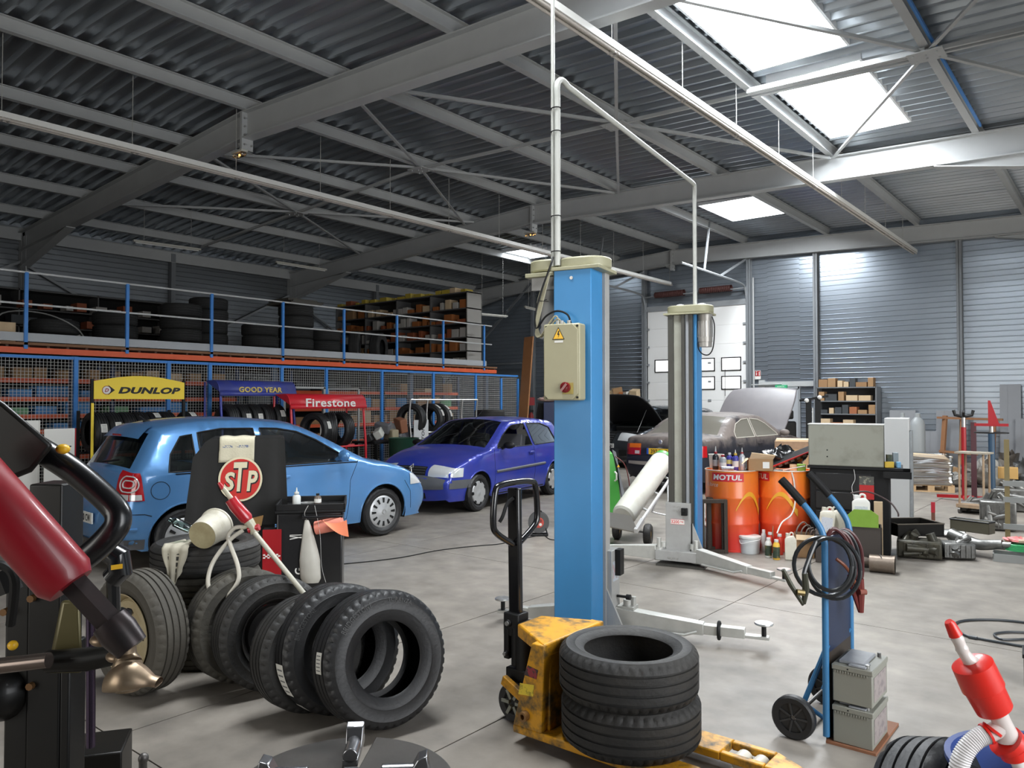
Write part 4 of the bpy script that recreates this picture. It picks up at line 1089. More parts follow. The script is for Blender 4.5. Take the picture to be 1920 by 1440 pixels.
# true heights: near riser to 4.25 m, sloping run, far drop
rz1 = atD(1045, 150, 5.40); far_top = atD(1302, 345, 7.9); base2 = atD(1302, 575, 7.9)
pts = [(rz1.x, rz1.y, 2.60), (rz1.x, rz1.y, rz1.z - .08), tuple(rz1 + Vector((.01, .01, .0))), tuple(rz1 + (Vector((far_top.x, far_top.y, far_top.z)) - rz1).normalized() * .12 + Vector((0, 0, .03)))]
path = [Vector((rz1.x, rz1.y, 2.60)), Vector((rz1.x, rz1.y, rz1.z - .15))] + smooth_pts([Vector((rz1.x, rz1.y, rz1.z - .14)), Vector((rz1.x, rz1.y, rz1.z - .03)), rz1 + (far_top - rz1).normalized() * .07 + Vector((0, 0, .025)), rz1 + (far_top - rz1).normalized() * .16 + Vector((0, 0, .012))], 5) + \
    [far_top + (rz1 - far_top).normalized() * .12] + smooth_pts([far_top + (rz1 - far_top).normalized() * .10, far_top + Vector((0, 0, -.02)), Vector((far_top.x, far_top.y, far_top.z - .14))], 5) + [Vector((far_top.x, far_top.y, 2.63))]
o = solo('conduit_pipe', 'grey pipe arching from one lift post over to the other', 'pipe', MB().tube(path, .021, 12), PIPE)
for z in (5.0, 4.3 - .25, 3.55, 2.95, 2.70):
    zz = z if z < 4.2 else 4.0
    part('cable_tie', MB().tube([(rz1.x + .036 * math.cos(a) - .012, rz1.y + .03 * math.sin(a), min(z, rz1.z - .2)) for a in [2 * PI * i / 14 for i in range(14)]], .004, 5, closed=True), BLACK, o)
# ================================================================== PALLET TRUCK
t = thing('pallet_truck', 'yellow hand pallet truck with black loop handle carrying two tyres', 'pallet truck', (-2.36, 3.16, 0), 0)
for s in (-1, 1):
    yc = s * .175
    hole = s > 0
    f = MB()
    y0, y1 = yc - .085, yc + .085
    if True:
        f.box(0, .90, y0, y1, .050, .088)
        f.box(.90, 1.10, y0, y0 + .035, .05, .088); f.box(.90, 1.10, y1 - .035, y1, .05, .088)
        f.add([(1.10, y0, .05), (1.26, y0 + .05, .05), (1.26, y1 - .05, .05), (1.10, y1, .05), (1.10, y0, .088), (1.26, y0 + .05, .066), (1.26, y1 - .05, .066), (1.10, y1, .088)], [(0, 3, 2, 1), (4, 5, 6, 7), (0, 1, 5, 4), (1, 2, 6, 5), (2, 3, 7, 6), (3, 0, 4, 7)])
    F = part('fork', f, YEL, t, bev=.006)
    part('fork_roller', MB().cyl((.97, yc - .035, .040), (.97, yc + .035, .040), .038, n=20).cyl((1.05, yc - .035, .040), (1.05, yc + .035, .040), .038, n=20), mat('roller_nylon', (.55, .52, .45), .5), F)
def wedge(m, y0, y1):
    m.add([(0, y0, .085), (.17, y0, .085), (.17, y1, .085), (0, y1, .085), (.115, y0 + .0, .50), (.19, y0, .50), (.19, y1, .50), (.115, y1, .50)], [(0, 3, 2, 1), (4, 5, 6, 7), (0, 1, 5, 4), (1, 2, 6, 5), (2, 3, 7, 6), (3, 0, 4, 7)])
fr = part('fork_frame', (lambda q: (wedge(q, -.26, -.20), wedge(q, .20, .26), q.box(.15, .185, -.21, .21, .085, .48), q)[3])(MB()), YEL, t, bev=.006)
part('frame_top', MB().add([(-.10, -.10, .45), (.19, -.26, .44), (.19, .26, .44), (-.10, .10, .45), (-.10, -.10, .515), (.19, -.26, .505), (.19, .26, .505), (-.10, .10, .515)], [(0, 3, 2, 1), (4, 5, 6, 7), (0, 1, 5, 4), (1, 2, 6, 5), (2, 3, 7, 6), (3, 0, 4, 7)]), YEL, t, bev=.008)
part('pivot_tube', MB().lathe([(.013, 0), (.024, 0), (.024, .03), (.013, .03)], 16, FRONT(.08, -.26, .15), closed=True), mat('rusty', (.20, .10, .03), .6), fr)
stk = part('maker_sticker', MB().prism([(-.01, .36), (.065, .355), (.075, .40), (.012, .41)], 0, .001, FRONT(.08, -.261, -.02)), mat('sticker_dark', (.05, .03, .03), .5, c2=(.5, .03, .05), nscale=25, lo=.5, hi=.52), fr)
part('yellow_sticker', MB().prism([(-.02, .15), (.07, .16), (.075, .215), (-.01, .205)], 0, .001, FRONT(.055, -.2605, .09)), mat('sticker_yellow', (.8, .6, .05), .5, c2=(.1, .08, .02), nscale=40, lo=.52, hi=.56), fr)
hp_ = MB().cyl((-.13, 0, .20), (-.13, 0, .50), .05, n=20).box(-.22, -.08, -.05, .05, .16, .26).cyl((-.17, -.02, .27), (-.17, -.02, .47), .028, n=16)
hp_.box(-.24, -.14, -.045, .045, .42, .54); hp_.cyl((-.20, -.06, .49), (-.20, .06, .49), .018, n=12); hp_.box(-.235, -.20, -.05, -.02, .30, .46); hp_.box(-.235, -.20, .02, .05, .30, .46); hp_.cyl((-.215, -.06, .33), (-.215, .06, .33), .016, n=12)
part('hydraulic_pump', hp_, BLACK, t, bev=.006)
part('pump_bolt', MB().cyl((-.20, -.068, .49), (-.20, -.06, .49), .012, n=8).cyl((-.215, -.07, .33), (-.215, -.06, .33), .010, n=8), STEEL, t)
for s in (-1, 1):
    wl = part('steering_wheel', MB().lathe([(0, -.022), (.06, -.022), (.092, -.025), (.097, -.018), (.097, .018), (.092, .025), (.06, .022), (.05, .012), (.0, .012)], 32, TR(-.15, s * .055, .098, rx=PI / 2)), RUBN, t)
    part('wheel_spoke', (lambda q: [q.box(.02, .07, -.008, .008, -.03, .03, TR(-.15, s * .055, .098, rx=PI / 2) @ TR(rz=k * PI / 3)) for k in range(6)] and q)(MB()), mat('spoke_grey', (.25, .26, .22), .5), wl)
for s in (-1, 1): part('axle_link', MB().bar((-.20, .09 * s, .21), (.02, .12 * s, .13), .03, .05), YEL, t, bev=.004)
hx = -.19
h = MB()
part('handle_bar', MB().bar((hx, 0, .50), (hx - .01, 0, 1.19), .075, .035, (0, 1, 0)), BLACKG, t, bev=.008)
lp = [(hx, -.03, .90), (hx, -.155, .97), (hx, -.185, 1.03), (hx, -.17, 1.18), (hx, -.13, 1.215), (hx, 0, 1.222), (hx, .13, 1.215), (hx, .17, 1.18), (hx, .185, 1.03), (hx, .155, .97), (hx, .03, .90)]
part('loop_handle', MB().tube([lp[0]] + smooth_pts(lp, 4) + [lp[-1]], .017, 12), BLACKG, t)
part('release_lever', MB().tube(smooth_pts([(hx, -.02, 1.14), (hx - .02, -.05, 1.11), (hx - .02, -.085, 1.05), (hx - .03, -.10, 1.02)], 4), .010, 8), BLACK, t)
T = [((-1.845, 3.135), .0885, 'used tyre lying on the yellow pallet truck forks, under another'), ((-1.85, 3.125), .2885, 'used tyre lying on top of the one on the yellow pallet truck')]
ty0 = None
for i, ((x, y), z, lb) in enumerate(T):
    m = MB(); tyre_mb(.322, .215, .205, 176, mb=m)
    solo('tyre', lb, 'tyre', m, RUB, (x, y, z + .1095 - (.001 if i == 0 else -.016)), i * .4, 'tyres on the pallet truck')

# ================================================================== LEANING TYRES
def cam_axis(ar, au, at): return (_r * ar + _u * au - _f * at).normalized()
def lean(px, py, R, w, ri, ax, label, m=RUB, rim=None, group='used tyres leaning in a row on the floor', n=160, name='tyre'):
    A = cam_axis(*ax); az = abs(A.z); zc = R * math.sqrt(1 - az * az) * .995 + w * .40 * az
    c = G(px, py, zc)
    q = A.to_track_quat('Z', 'Y').to_matrix().to_4x4()
    M = Matrix.Translation(c) @ q
    if rim is None:
        o = solo(name, label, 'tyre', tyre_mb(R, w, ri, n), m, M=M, group=group)
    else:
        o = thing('wheel', label, 'wheel', M=M, group=group)
        part('tyre', tyre_mb(R, w, ri, n), m, o)
        rm = part('steel_rim', steel_rim_mb(ri, w), rim[0], o)
        k = rim[1]
        if k == 'van': part('rim_hole', holes_mb(ri * .62, 4, w * .30, .030, .022, d=.004), DARK, rm); part('wheel_nut', holes_mb(.062, 5, w * .375, .012, .012, d=.012), STEELD, rm)
        else: part('rim_hole', holes_mb(ri * .72, 10, w * .262, .016, .014, d=.006), DARK, rm)
    return o, M
def side_text(parent, s, R, w, a0, a1, h, m=None, z=None):
    # raised lettering on the sidewall: reads clockwise from angle a0 to a1 (degrees)
    f = lambda a, b: ((R + h * (b - .5)) * math.cos(math.radians(a0 + (a1 - a0) * a)), (R + h * (b - .5)) * math.sin(math.radians(a0 + (a1 - a0) * a)), w / 2 + .0035)
    return part('raised_lettering', text_mb(s, f, .01), m or RUBN, parent)
o1, M1 = lean(712, 1232, .335, .235, .182, (.58, .20, .79), 'black tyre with raised lettering, leaning nearest the pallet truck, floor seen through it', RUBN, n=176)
RT = mat('rubber_letter', (.045, .045, .045), .6)
def ang_up(M):      # local angle of world up in the tyre face
    u = M.to_3x3().inverted() @ Vector((0, 0, 1)); return math.degrees(math.atan2(u.y, u.x))
a = ang_up(M1)
side_text(o1, 'BRIDGESTONE', .288, .235, a + 56, a + 16, .030, RT); side_text(o1, 'TURANZA', .288, .235, a - 2, a - 30, .022, RT)
LBL = mat('label_white', (.72, .71, .66), .6)
def tread_label(parent, R, w, ang, z0, z1, da, m, printing=True):
    f = lambda u, v: ((R + .0012) * math.cos(math.radians(ang + da * (u - .5))), (R + .0012) * math.sin(math.radians(ang + da * (u - .5))), z0 + (z1 - z0) * v)
    p = part('paper_label', MB().grid(f, 8, 1), m, parent)
    if printing:
        g = MB()
        for k in range(5):
            uu = .14 + k * .17; f2 = lambda u, v, uu=uu: ((R + .0018) * math.cos(math.radians(ang + da * (uu + .05 * u - .5))), (R + .0018) * math.sin(math.radians(ang + da * (uu + .05 * u - .5))), z0 + (z1 - z0) * (.12 + .7 * v))
            g.grid(f2, 2, 1)
        part('label_print', g, mat('print_grey', (.18, .18, .18), .7), p)
    return p
tread_label(o1, .335, .235, a + 84, -.01, .055, 17, LBL)
o2, M2 = lean(632, 1213, .332, .225, .182, (.62, .15, .77), 'black tyre with long white label on tread, second in the leaning row', RUBN)
a = ang_up(M2); tread_label(o2, .332, .225, a + 108, -.01, .075, 30, LBL); tread_label(o2, .332, .225, a + 142, -.02, .06, 13, LBL)
side_text(o2, 'BRIDGESTONE', .286, .225, a + 70, a + 35, .028, RT)
o3, M3 = lean(578, 1222, .300, .195, .175, (.66, .12, .74), 'worn smaller tyre, third in the leaning row')
o4, M4 = lean(508, 1184, .318, .205, .190, (.62, .10, .78), 'tyre on a black steel rim, siphon pipe resting in it', rim=(mat('rim_black', (.018, .018, .020), .4, c2=(.05, .04, .03), nscale=9), 'ten'))
o5, M5 = lean(456, 1170, .325, .205, .195, (.66, .10, .75), 'tyre with muddy tread at the far end of the leaning row', mat('rubber_muddy', (.045, .042, .035), .8, c2=(.09, .08, .06), nscale=9, bump=.3, bscale=50))
o6, M6 = lean(262, 1182, .345, .200, .215, (-.53, .02, .85), 'wheel with cream rusty steel rim leaning by the tyre stack', mat('rubber_dusty', (.060, .055, .046), .8, c2=(.09, .08, .062), nscale=5, bump=.25, bscale=50), rim=(mat('rim_cream', (.46, .40, .26), .55, c2=(.26, .17, .06), nscale=7), 'van'), group='')
if 'group' in o6: del o6['group']
# stack of four
sx = G(392, 1228, 0)
for i in range(4):
    lb = ['bottom tyre of the stack under the white bucket', 'second tyre up in the stack under the white bucket', 'third tyre up in the stack under the white bucket', 'top tyre of the stack, white bucket lying on it'][i]
    solo('tyre', lb, 'tyre', tyre_mb(.335, .185, .20, 100), MATS['rubber_muddy'] if i % 2 == 0 else RUB, (sx.x + .01 * (i % 2), sx.y - .01 * i, .096 + .188 * i), .3 * i, 'stack of used tyres')
zt = .096 * 2 + .188 * 3
# bucket tipped on the stack
bc = Vector((sx.x, sx.y, zt)) 
BKT = mat('bucket_dirty', (.42, .37, .22), .6, c2=(.22, .17, .08), nscale=14)
b = atD(393, 982, 4.72)
Ax = cam_axis(.14, .20, -.97)
Mb = Matrix.Translation((b.x, b.y, zt + .10)) @ Ax.to_track_quat('Z', 'Y').to_matrix().to_4x4()
bk = thing('bucket', 'dirty white plastic bucket lying tipped on the stacked tyres', 'bucket', M=Mb)
part('bucket_body', MB().lathe([(0, -.085), (.086, -.085), (.088, -.075), (.102, .075), (.108, .08), (.108, .09), (.097, .09), (.082, -.07), (0, -.07)], 40), mat('bucket_white', (.58, .55, .46), .45, c2=(.30, .26, .17), nscale=10, lo=.48, hi=.68), bk)
part('bucket_base', MB().lathe([(0, -.087), (.085, -.087)], 40), BKT, bk)
# glove on the stack edge
gp = atD(325, 1010, 4.62)
tc0 = Vector((sx.x, sx.y, 0)); rdir = (gp - tc0); rdir.z = 0; rdir.normalize(); tdir = Vector((-rdir.y, rdir.x, 0))
def ragf(u, v):
    w_ = (.05 + .035 * math.sin(PI * min(1, v * 1.1))) * (1 if v > .35 else .8)
    fold = .010 * math.sin(u * 15 + 3 * v)
    if v < .4: r_, z_ = .22 + .13 * v / .4, zt + .022 + fold * .6 - .012 * v
    else: r_, z_ = .362 + fold * .7 + .01 * (v - .4), zt + .012 - .24 * (v - .4) / .6 * (1 - .35 * abs(u - .45) * 2)
    return tc0 + rdir * r_ + tdir * ((u - .5) * 2 * w_) + Vector((0, 0, z_))
o = solo('rag', 'off-white cloth rag hanging over the edge of the tyre stack', 'rag', MB().grid(ragf, 14, 18), mat('cloth_offwhite', (.50, .47, .38), .9, c2=(.36, .33, .25), nscale=14), ang=80)
so = o.modifiers.new('s', 'SOLIDIFY'); so.thickness = .004
solo('bottle', 'clear bottle with green cap lying beside the tipped bucket', 'bottle', MB().lathe([(0, 0), (.028, .002), (.03, .01), (.03, .10), (.012, .125), (.012, .14), (0, .14)], 20), glass('pet_plastic', (.6, .72, .68), .15), M=Matrix.Translation(atD(357, 992, 4.74)) @ cam_axis(-.8, .45, .2).to_track_quat('Z', 'Y').to_matrix().to_4x4())
# siphon pump
P = lambda x, y, d=4.55: atD(x, y, d)
CLR = mat('pump_clear_plastic', (.46, .44, .34), .3, c2=(.38, .34, .24), nscale=9)
PRED = mat('pump_red', (.38, .012, .02), .3, coat=.5)
t = thing('siphon_pump', 'red and clear hand siphon pump with looped hose leaning on tyres', 'pump', P(570, 1115, 4.35))
inv = lambda p: p - t.location
v = lambda x, y, d=4.55: inv(P(x, y, d))
part('pipe', MB().tube([v(478, 1000, 4.52), v(570, 1113, 4.35)], .0145, 12), mat('pump_pipe', (.40, .38, .31), .45), t)
bl = part('bellows', MB().tube([v(433, 936), v(441, 948), v(462, 972), v(466, 977)], [.036, .038, .038, .028], 24), PRED, t)
part('neck', MB().tube([v(466, 977), v(474, 988), v(478, 1000)], [.030, .024, .024], 16), CLR, t)
part('spout', MB().tube([v(418, 915), v(424, 922), v(434, 936)], [.012, .013, .016], 12), CLR, t)
part('spout_cap', MB().tube([v(410, 913 - 8), v(415, 912), v(418, 917)], [.009, .013, .014], 12), PRED, t)
part('collar', MB().tube([v(466, 994), v(486, 988)], .020, 14), PRED, t)
part('hose_stub', MB().tube([v(474, 984), v(452, 990)], .014, 12), CLR, t)
part('hose', MB().tube(smooth_pts([v(462, 988), v(440, 990), v(428, 1005), v(432, 1022, 4.5), v(446, 1062, 4.45), v(446, 1090, 4.42), v(425, 1118, 4.4), v(402, 1120, 4.4), v(390, 1095, 4.42), v(396, 1062, 4.46), v(414, 1032, 4.5), v(436, 1008, 4.53), v(456, 994)], 8), .0125, 10), mat('hose_milky', (.52, .49, .42), .35, c2=(.40, .37, .30), nscale=8), t)
part('paper_scrap', MB().grid(lambda u, w_: v(470 + 24 * u - 4 * w_, 972 - 6 * u + 20 * w_, 4.62), 2, 2), mat('brown_card', (.36, .22, .08), .8), t)

# ================================================================== DRAPED TROLLEY
TRZ = math.radians(56)
tc_ = G(452, 1128, 0); tc_ = Vector((tc_.x, tc_.y, 0))
t = thing('tool_cabinet', 'machine under a black cover with red oval badge, beside blue car', 'covered machine', tc_, TRZ)
COVER = mat('cover_vinyl', (.011, .011, .0105), .6, c2=(.018, .017, .016), nscale=3, spec=.3, bump=.15, bscale=10)
part('machine_body', MB().box(-.30, .26, .02, .40, .0, 1.30), mat('machine_dark', (.02, .02, .02), .6), t)
def drape(u, w_):      # u around, w down
    # outline of the cover: rounded rectangle widening to the hem
    z = 1.345 - .70 * max(0, (w_ - .12) / .88)
    k = min(1, w_ / .12); 
    X0, X1, Y0, Y1 = -.36 - .09 * max(0, w_ - .25), .33 + .02 * w_, -.125 - .02 * w_, .44
    x0 = X0 + (1 - k) * .02 + (.17 * max(0, 1 - w_ / .30)); x1 = X1 - (1 - k) * .03
    P_ = [(x0, Y1), (x0, Y0), (x1, Y0), (x1, Y1)]
    s = u * 3; i = min(2, int(s)); f = s - i
    x = P_[i][0] + (P_[i + 1][0] - P_[i][0]) * f; y = P_[i][1] + (P_[i + 1][1] - P_[i][1]) * f
    wob = .012 * math.sin(u * 31) * w_ + .008 * math.sin(u * 67 + 1) * w_
    return (x + wob * (i != 1), y + wob * (i == 1), z - (.012 if k < 1 else 0) * 0)
cv = MB().grid(drape, 60, 20); cv.box(-.19, .305, -.105, .43, 1.325, 1.349)
co = part('cover', cv, COVER, t, ang=60)
# badge
def ell(rx, rz, n=40): return [(rx * math.cos(2 * PI * i / n), rz * math.sin(2 * PI * i / n)) for i in range(n)]
BM = FRONT(-.005, -.152, 1.02)
bd = part('badge', MB().prism(ell(.168, .178), 0, .003, BM), mat('badge_cream', (.66, .60, .42), .6), co)
part('badge_field', MB().prism(ell(.152, .163), 0, .0015, BM @ TR(0, 0, .003)), mat('badge_red', (.50, .022, .016), .5), bd)
CRM = MATS['badge_cream']
for ch, x, z, w_, h_, of in (('S', -.085, -.015, .085, .15, .03), ('T', .0, .02, .105, .235, .03), ('P', .09, -.015, .085, .165, .03)):
    part('lettering', flat_text(ch, w_ * 1.12, h_ * 1.07, BM @ TR(x + .005, z - .005, .0047), .06, .15), INK, bd)
    part('lettering', flat_text(ch, w_, h_, BM @ TR(x, z, .0056), of, .15), CRM, bd)
tw = MB()
def towel(u, w_):
    x = -.165 + .265 * u + .004 * math.sin(9 * u)
    L = w_ * .39 - .20
    if L < 0: return (x - .02 * 0, -.125 - L * 1.0 , 1.356 + .004 * math.sin(u * 12))
    return (x - .02 * L - .02 * (L > .1) * (u < .5) * L, -.139 - .01 * math.sin(u * 14) * L * 2, 1.352 - L - .03 * L * (1 - u))
to = solo('towel', 'cream towel with blue stripe laid over the black machine cover', 'towel', MB().grid(towel, 16, 16), mat('towel_cream', (.60, .56, .42), .95, c2=(.52, .48, .36), nscale=9, bump=.3, bscale=70), tc_, TRZ, ang=80)
so = to.modifiers.new('s', 'SOLIDIFY'); so.thickness = .006
part('towel_stripe', MB().grid(lambda u, w_: (lambda p: (p[0], p[1] - .006, p[2]))(towel(u, .66 + .05 * w_)), 16, 2), mat('stripe_blue', (.16, .19, .28), .9), to)
# ---- black tool trolley beside it
q = G(594, 1142, 0)
t = thing('tool_trolley', 'black tool trolley with red front panel, bottles on top', 'tool trolley', (q.x, q.y, 0), math.radians(50))
part('cabinet', MB().box(-.30, .20, -.12, .38, .04, .78), mat('trolley_black', (.012, .012, .013), .35, coat=.3), t, bev=.012)
part('top_tray', MB().box(-.31, .22, -.14, .40, .78, .80).box(-.31, .22, -.14, -.125, .80, .85).box(-.31, .22, .385, .40, .80, .85).box(-.31, -.295, -.14, .40, .8, .85).box(.205, .22, -.14, .40, .8, .85), BLACK, t, bev=.004)
part('push_bar', MB().tube([(-.10, -.14, .77), (-.10, -.19, .755), (.20, -.19, .755), (.20, -.14, .77)], .011, 8), BLACKG, t)
rp_ = part('red_panel', MB().box(-.40, -.26, -.135, -.125, .06, .66), RED, t)
ck = MB()
for i in range(8):
    for j in range(3):
        if (i + j) % 2 == 0: ck.box(-.395 + i * .016, -.395 + (i + 1) * .016, -.1372, -.1355, .44 + j * .011 , .44 + (j + 1) * .011)
part('chequer_mark', ck, PAPER, rp_)
part('side_leg', MB().box(-.40, -.30, -.12, -.02, .0, .66), MATS['trolley_black'], t)
part('red_decal', MB().prism([(0, .62), (.055, .62), (.085, .30), (.05, .30), (0, .56)], 0, .001, FRONT(-.09, -.122, .06)), REDI, t)
lt = part('lettering', flat_text('XL', .05, .14, FRONT(-.13, -.1215, .60) @ TR(rz=PI / 2), .02), PAPER, t)
part('lettering', flat_text('G', .05, .06, FRONT(-.13, -.1215, .33) @ TR(rz=PI / 2), .02), PAPER, t)
for wx in (-.25, .15):
    for wy in (-.05, .3): part('caster', MB().cyl((wx, wy - .015, .03), (wx, wy + .015, .03), .03, n=16), RUBN, t)
TMt = Matrix.Translation((q.x, q.y, 0)) @ Euler((0, 0, math.radians(50))).to_matrix().to_4x4()
def on(M, x, y, z, rz=0): return M @ TR(x, y, z, rz=rz)
def bottle(name, label, cat, M, r, h, m, capm=None, neck=.35, capr=.5, lab=None, group=None, sq=None, spout=0):
    o = thing(name, label, cat, M=M, group=group)
    pr = [(0, 0), (r * .94, 0), (r, r * .12), (r, h * .70), (r * .8, h * .80), (r * neck, h * .86), (r * neck, h * .92)]
    body = MB().lathe(pr, 24)
    if sq: body = MB().add([(v_[0], v_[1] * sq, v_[2]) for v_ in body.v], body.f)
    part('bottle_body', body, m, o)
    part('cap', MB().lathe([(r * capr * .98, h * .88), (r * capr, h * .89), (r * capr * .95, h), (0, h)], 20), capm or WHITEP, o)
    if spout: part('spout', MB().lathe([(r * .25, h), (r * .10, h + spout), (0, h + spout)], 12), CLR2, o)
    if lab:
        lm, a_, b_ = lab
        L = MB().lathe([(r * 1.01, h * a_), (r * 1.01, h * b_)], 24)
        if sq: L = MB().add([(v_[0], v_[1] * sq, v_[2]) for v_ in L.v], L.f)
        part('bottle_label', L, lm, o)
    return o
CLR2 = mat('milky_plastic', (.62, .64, .62), .35, c2=(.55, .57, .55), nscale=8)
bottle('squeeze_bottle', 'clear squeeze bottle with red tip on the black trolley', 'bottle', on(TMt, -.16, .0, .80), .032, .13, CLR2, CLR2, spout=.035, capr=.6)
bottle('oil_bottle', 'small dark oil bottle with black cap on the trolley', 'bottle', on(TMt, .0, .04, .80), .028, .11, mat('amber_oil', (.14, .11, .09), .2), BLACK, lab=(PAPER, .35, .62))
solo('tray', 'clutter tray with small tools on the black trolley top', 'tray', MB().lathe([(0, 0), (.06, 0), (.07, .03), (.066, .03), (.057, .005), (0, .005)], 20), STEEL, M=on(TMt, -.08, .12, .80))
solo('screwdriver', 'screwdriver lying along the trolley top edge', 'screwdriver', MB().cyl((0, 0, .008), (.16, .03, .008), .003, n=8).cyl((.16, .03, .01), (.24, .045, .01), .011, n=10), STEELD, M=on(TMt, -.02, -.08, .80))
# pink paper roll hung on the trolley
PINK = mat('pink_paper', (.78, .26, .19), .8, c2=(.70, .22, .15), nscale=10)
PM = Matrix.Translation(G(622, 1100, .60)) 
pr0 = atD(592, 990, 5.95); pr1 = atD(642, 980, 5.95)
t2 = thing('paper_roll', 'roll of pink wiping paper hanging at the trolley corner', 'paper roll', pr0)
iv = lambda p: p - pr0
part('roll', MB().cyl(iv(pr0), iv(pr1), .052, n=32), PINK, t2)
part('roll_core', MB().cyl(iv(pr0 - (pr1 - pr0) * .01), iv(pr0 + (pr1 - pr0) * .02), .018, n=16), mat('core_brown', (.10, .07, .05), .8), t2)
sheet = lambda u, w_: iv(atD(600 + 50 * u + 4 * w_, 975 - 5 * u + (9 * math.sin(2.6 * u)) + 32 * w_ * u + 14 * (1 - u) * (1 - w_) * 0, 5.88 - .03 * w_))
sp = part('loose_sheet', MB().grid(sheet, 10, 6), mat('pink_sheet', (.82, .24, .12), .8), t2)
# white carrier bag hung on strings
bgp = [atD(575, 975, 5.95), atD(577, 1000, 5.95), atD(581, 1040, 5.93), atD(583, 1075, 5.93), atD(584, 1092, 5.93)]
bg = thing('carrier_bag', 'white plastic bag hanging from the black trolley bar', 'bag', bgp[0])
def bagf(u, w_):
    a_ = 2 * PI * u; k = .012 + .055 * min(1, w_ * 1.6) ** .8 * (1 if w_ < .95 else .7)
    c_ = bgp[0].lerp(bgp[-1], w_) - bgp[0]
    return c_ + _r * math.cos(a_) * k * 1.15 * (1 + .08 * math.sin(5 * a_ + 4 * w_)) + _f * math.sin(a_) * k * .6
part('bag_body', MB().grid(bagf, 28, 14), mat('bag_plastic', (.58, .56, .50), .5, c2=(.50, .48, .42), nscale=12), bg, ang=80)
st_ = MB().tube(smooth_pts([iv(atD(578, 948, 5.9)) + pr0 - bgp[0], atD(571, 962, 5.9) - bgp[0], Vector((0, 0, 0))], 4), .002, 4)
st_.tube([p - bgp[0] for p in smooth_pts([atD(590, 948, 5.9), atD(600, 1000, 5.9), atD(603, 1060, 5.9), atD(611, 1092, 5.9)], 4)], .0015, 4)
part('string', st_, WHITEP, bg)

# ================================================================== TYRE CHANGER (near)
t = thing('tyre_changer', 'black and red tyre changing machine cropped at the picture edge', 'tyre changer', (-1.695, 1.353, 0))
tl = Vector((-1.695, 1.353, 0))
q = lambda x, y, d: atD(x, y, d) - tl
DISC = mat('turntable_steel', (.085, .08, .075), .42, .55, c2=(.045, .038, .03), nscale=7, rvar=.1)
dz = .60; tt = MB()
for k in range(4):
    a0, a1 = k * 90 + 12 + 37, k * 90 + 90 + 37 + 4
    P_ = [(.07 * math.cos(math.radians(a)), .07 * math.sin(math.radians(a))) for a in (a1, a0)] 
    ring = arc(0, 0, .30, a0, a1 - 8, 18)
    tt.prism([(.05 * math.cos(math.radians(a1 - 20)), .05 * math.sin(math.radians(a1 - 20))), (.05 * math.cos(math.radians(a0 + 12)), .05 * math.sin(math.radians(a0 + 12)))] + ring, dz - .025, dz)
tt.cyl((0, 0, dz - .06), (0, 0, dz - .02), .10, n=30)
dsk = part('turntable', tt, DISC, t, bev=.003)
JAW = mat('jaw_steel', (.30, .30, .31), .25, .9)
for k in range(4):
    A_ = TR(rz=math.radians(k * 90 + 37 + 4 + 2))
    jw = MB().box(.10, .27, -.022, .022, dz, dz + .022, A_)
    jw.add([(.17, -.024, dz + .02), (.235, -.024, dz + .02), (.235, .024, dz + .02), (.17, .024, dz + .02), (.20, -.026, dz + .072), (.225, -.026, dz + .080), (.225, .026, dz + .080), (.20, .026, dz + .072)], [(0, 3, 2, 1), (4, 5, 6, 7), (0, 1, 5, 4), (1, 2, 6, 5), (2, 3, 7, 6), (3, 0, 4, 7)], A_)
    jw.cyl(A_ @ Vector((.10, 0, dz + .03)), A_ @ Vector((.19, 0, dz + .03)), .022, n=14)
    part('clamp_jaw', jw, JAW, t, bev=.003)
part('machine_cabinet', MB().box(-.28, .28, -.26, .24, 0, .50).cyl((0, 0, .45), (0, 0, .57), .07, n=24), mat('machine_grey', (.05, .05, .055), .5), t, bev=.02)
# lever and pedal
part('pedal_lever', MB().tube([q(268, 1425, 2.6), q(268, 1470, 2.6)], .013, 12).ball(q(269, 1422, 2.6), .017, (1, 1, 1.1)), STEELD, t)
COLB = mat('machine_black', (.004, .004, .004), .42, coat=.12, spec=.3, c2=(.012, .009, .005), nscale=4)
col_ = MB()
c0 = G(85, 1440, .35); cx, cy = c0.x - tl.x, c0.y - tl.y
base = q(80, 1250, 2.35); 
rot = Matrix.Translation((base.x, base.y, 0)) @ Euler((0, 0, YAW)).to_matrix().to_4x4()
col_.box(-.085, -.012, -.05, .05, .05, 1.13, rot); col_.box(-.012, .088, -.06, .06, .05, 1.40, rot); col_.box(.088, .118, -.06, .03, .05, .92, rot)
part('column', col_, COLB, t, bev=.006)
bs = MB()
for (x, z) in ((.005, 1.06), (-.075, 1.02), (.005, .80), (-.01, 1.24)): bs.cyl(rot @ Vector((x, -.075, z)), rot @ Vector((x, -.05, z)), .011, n=8)
part('bolt', bs, mat('bolt_rusty', (.16, .08, .03), .5, .5), t)
base2 = q(185, 1400, 2.9)
r2 = Matrix.Translation((base2.x, base2.y, 0)) @ Euler((0, 0, YAW + .3)).to_matrix().to_4x4()
part('foot_block', MB().box(-.10, .10, -.12, .10, 0.0, base2.z + .02, r2), COLB, t, bev=.006)
part('piston_rod', MB().tube([q(170, 1150, 2.75), q(170, 1400, 2.75)], .016, 14), mat('rod_chrome', (.10, .075, .12), .15, .9), t)
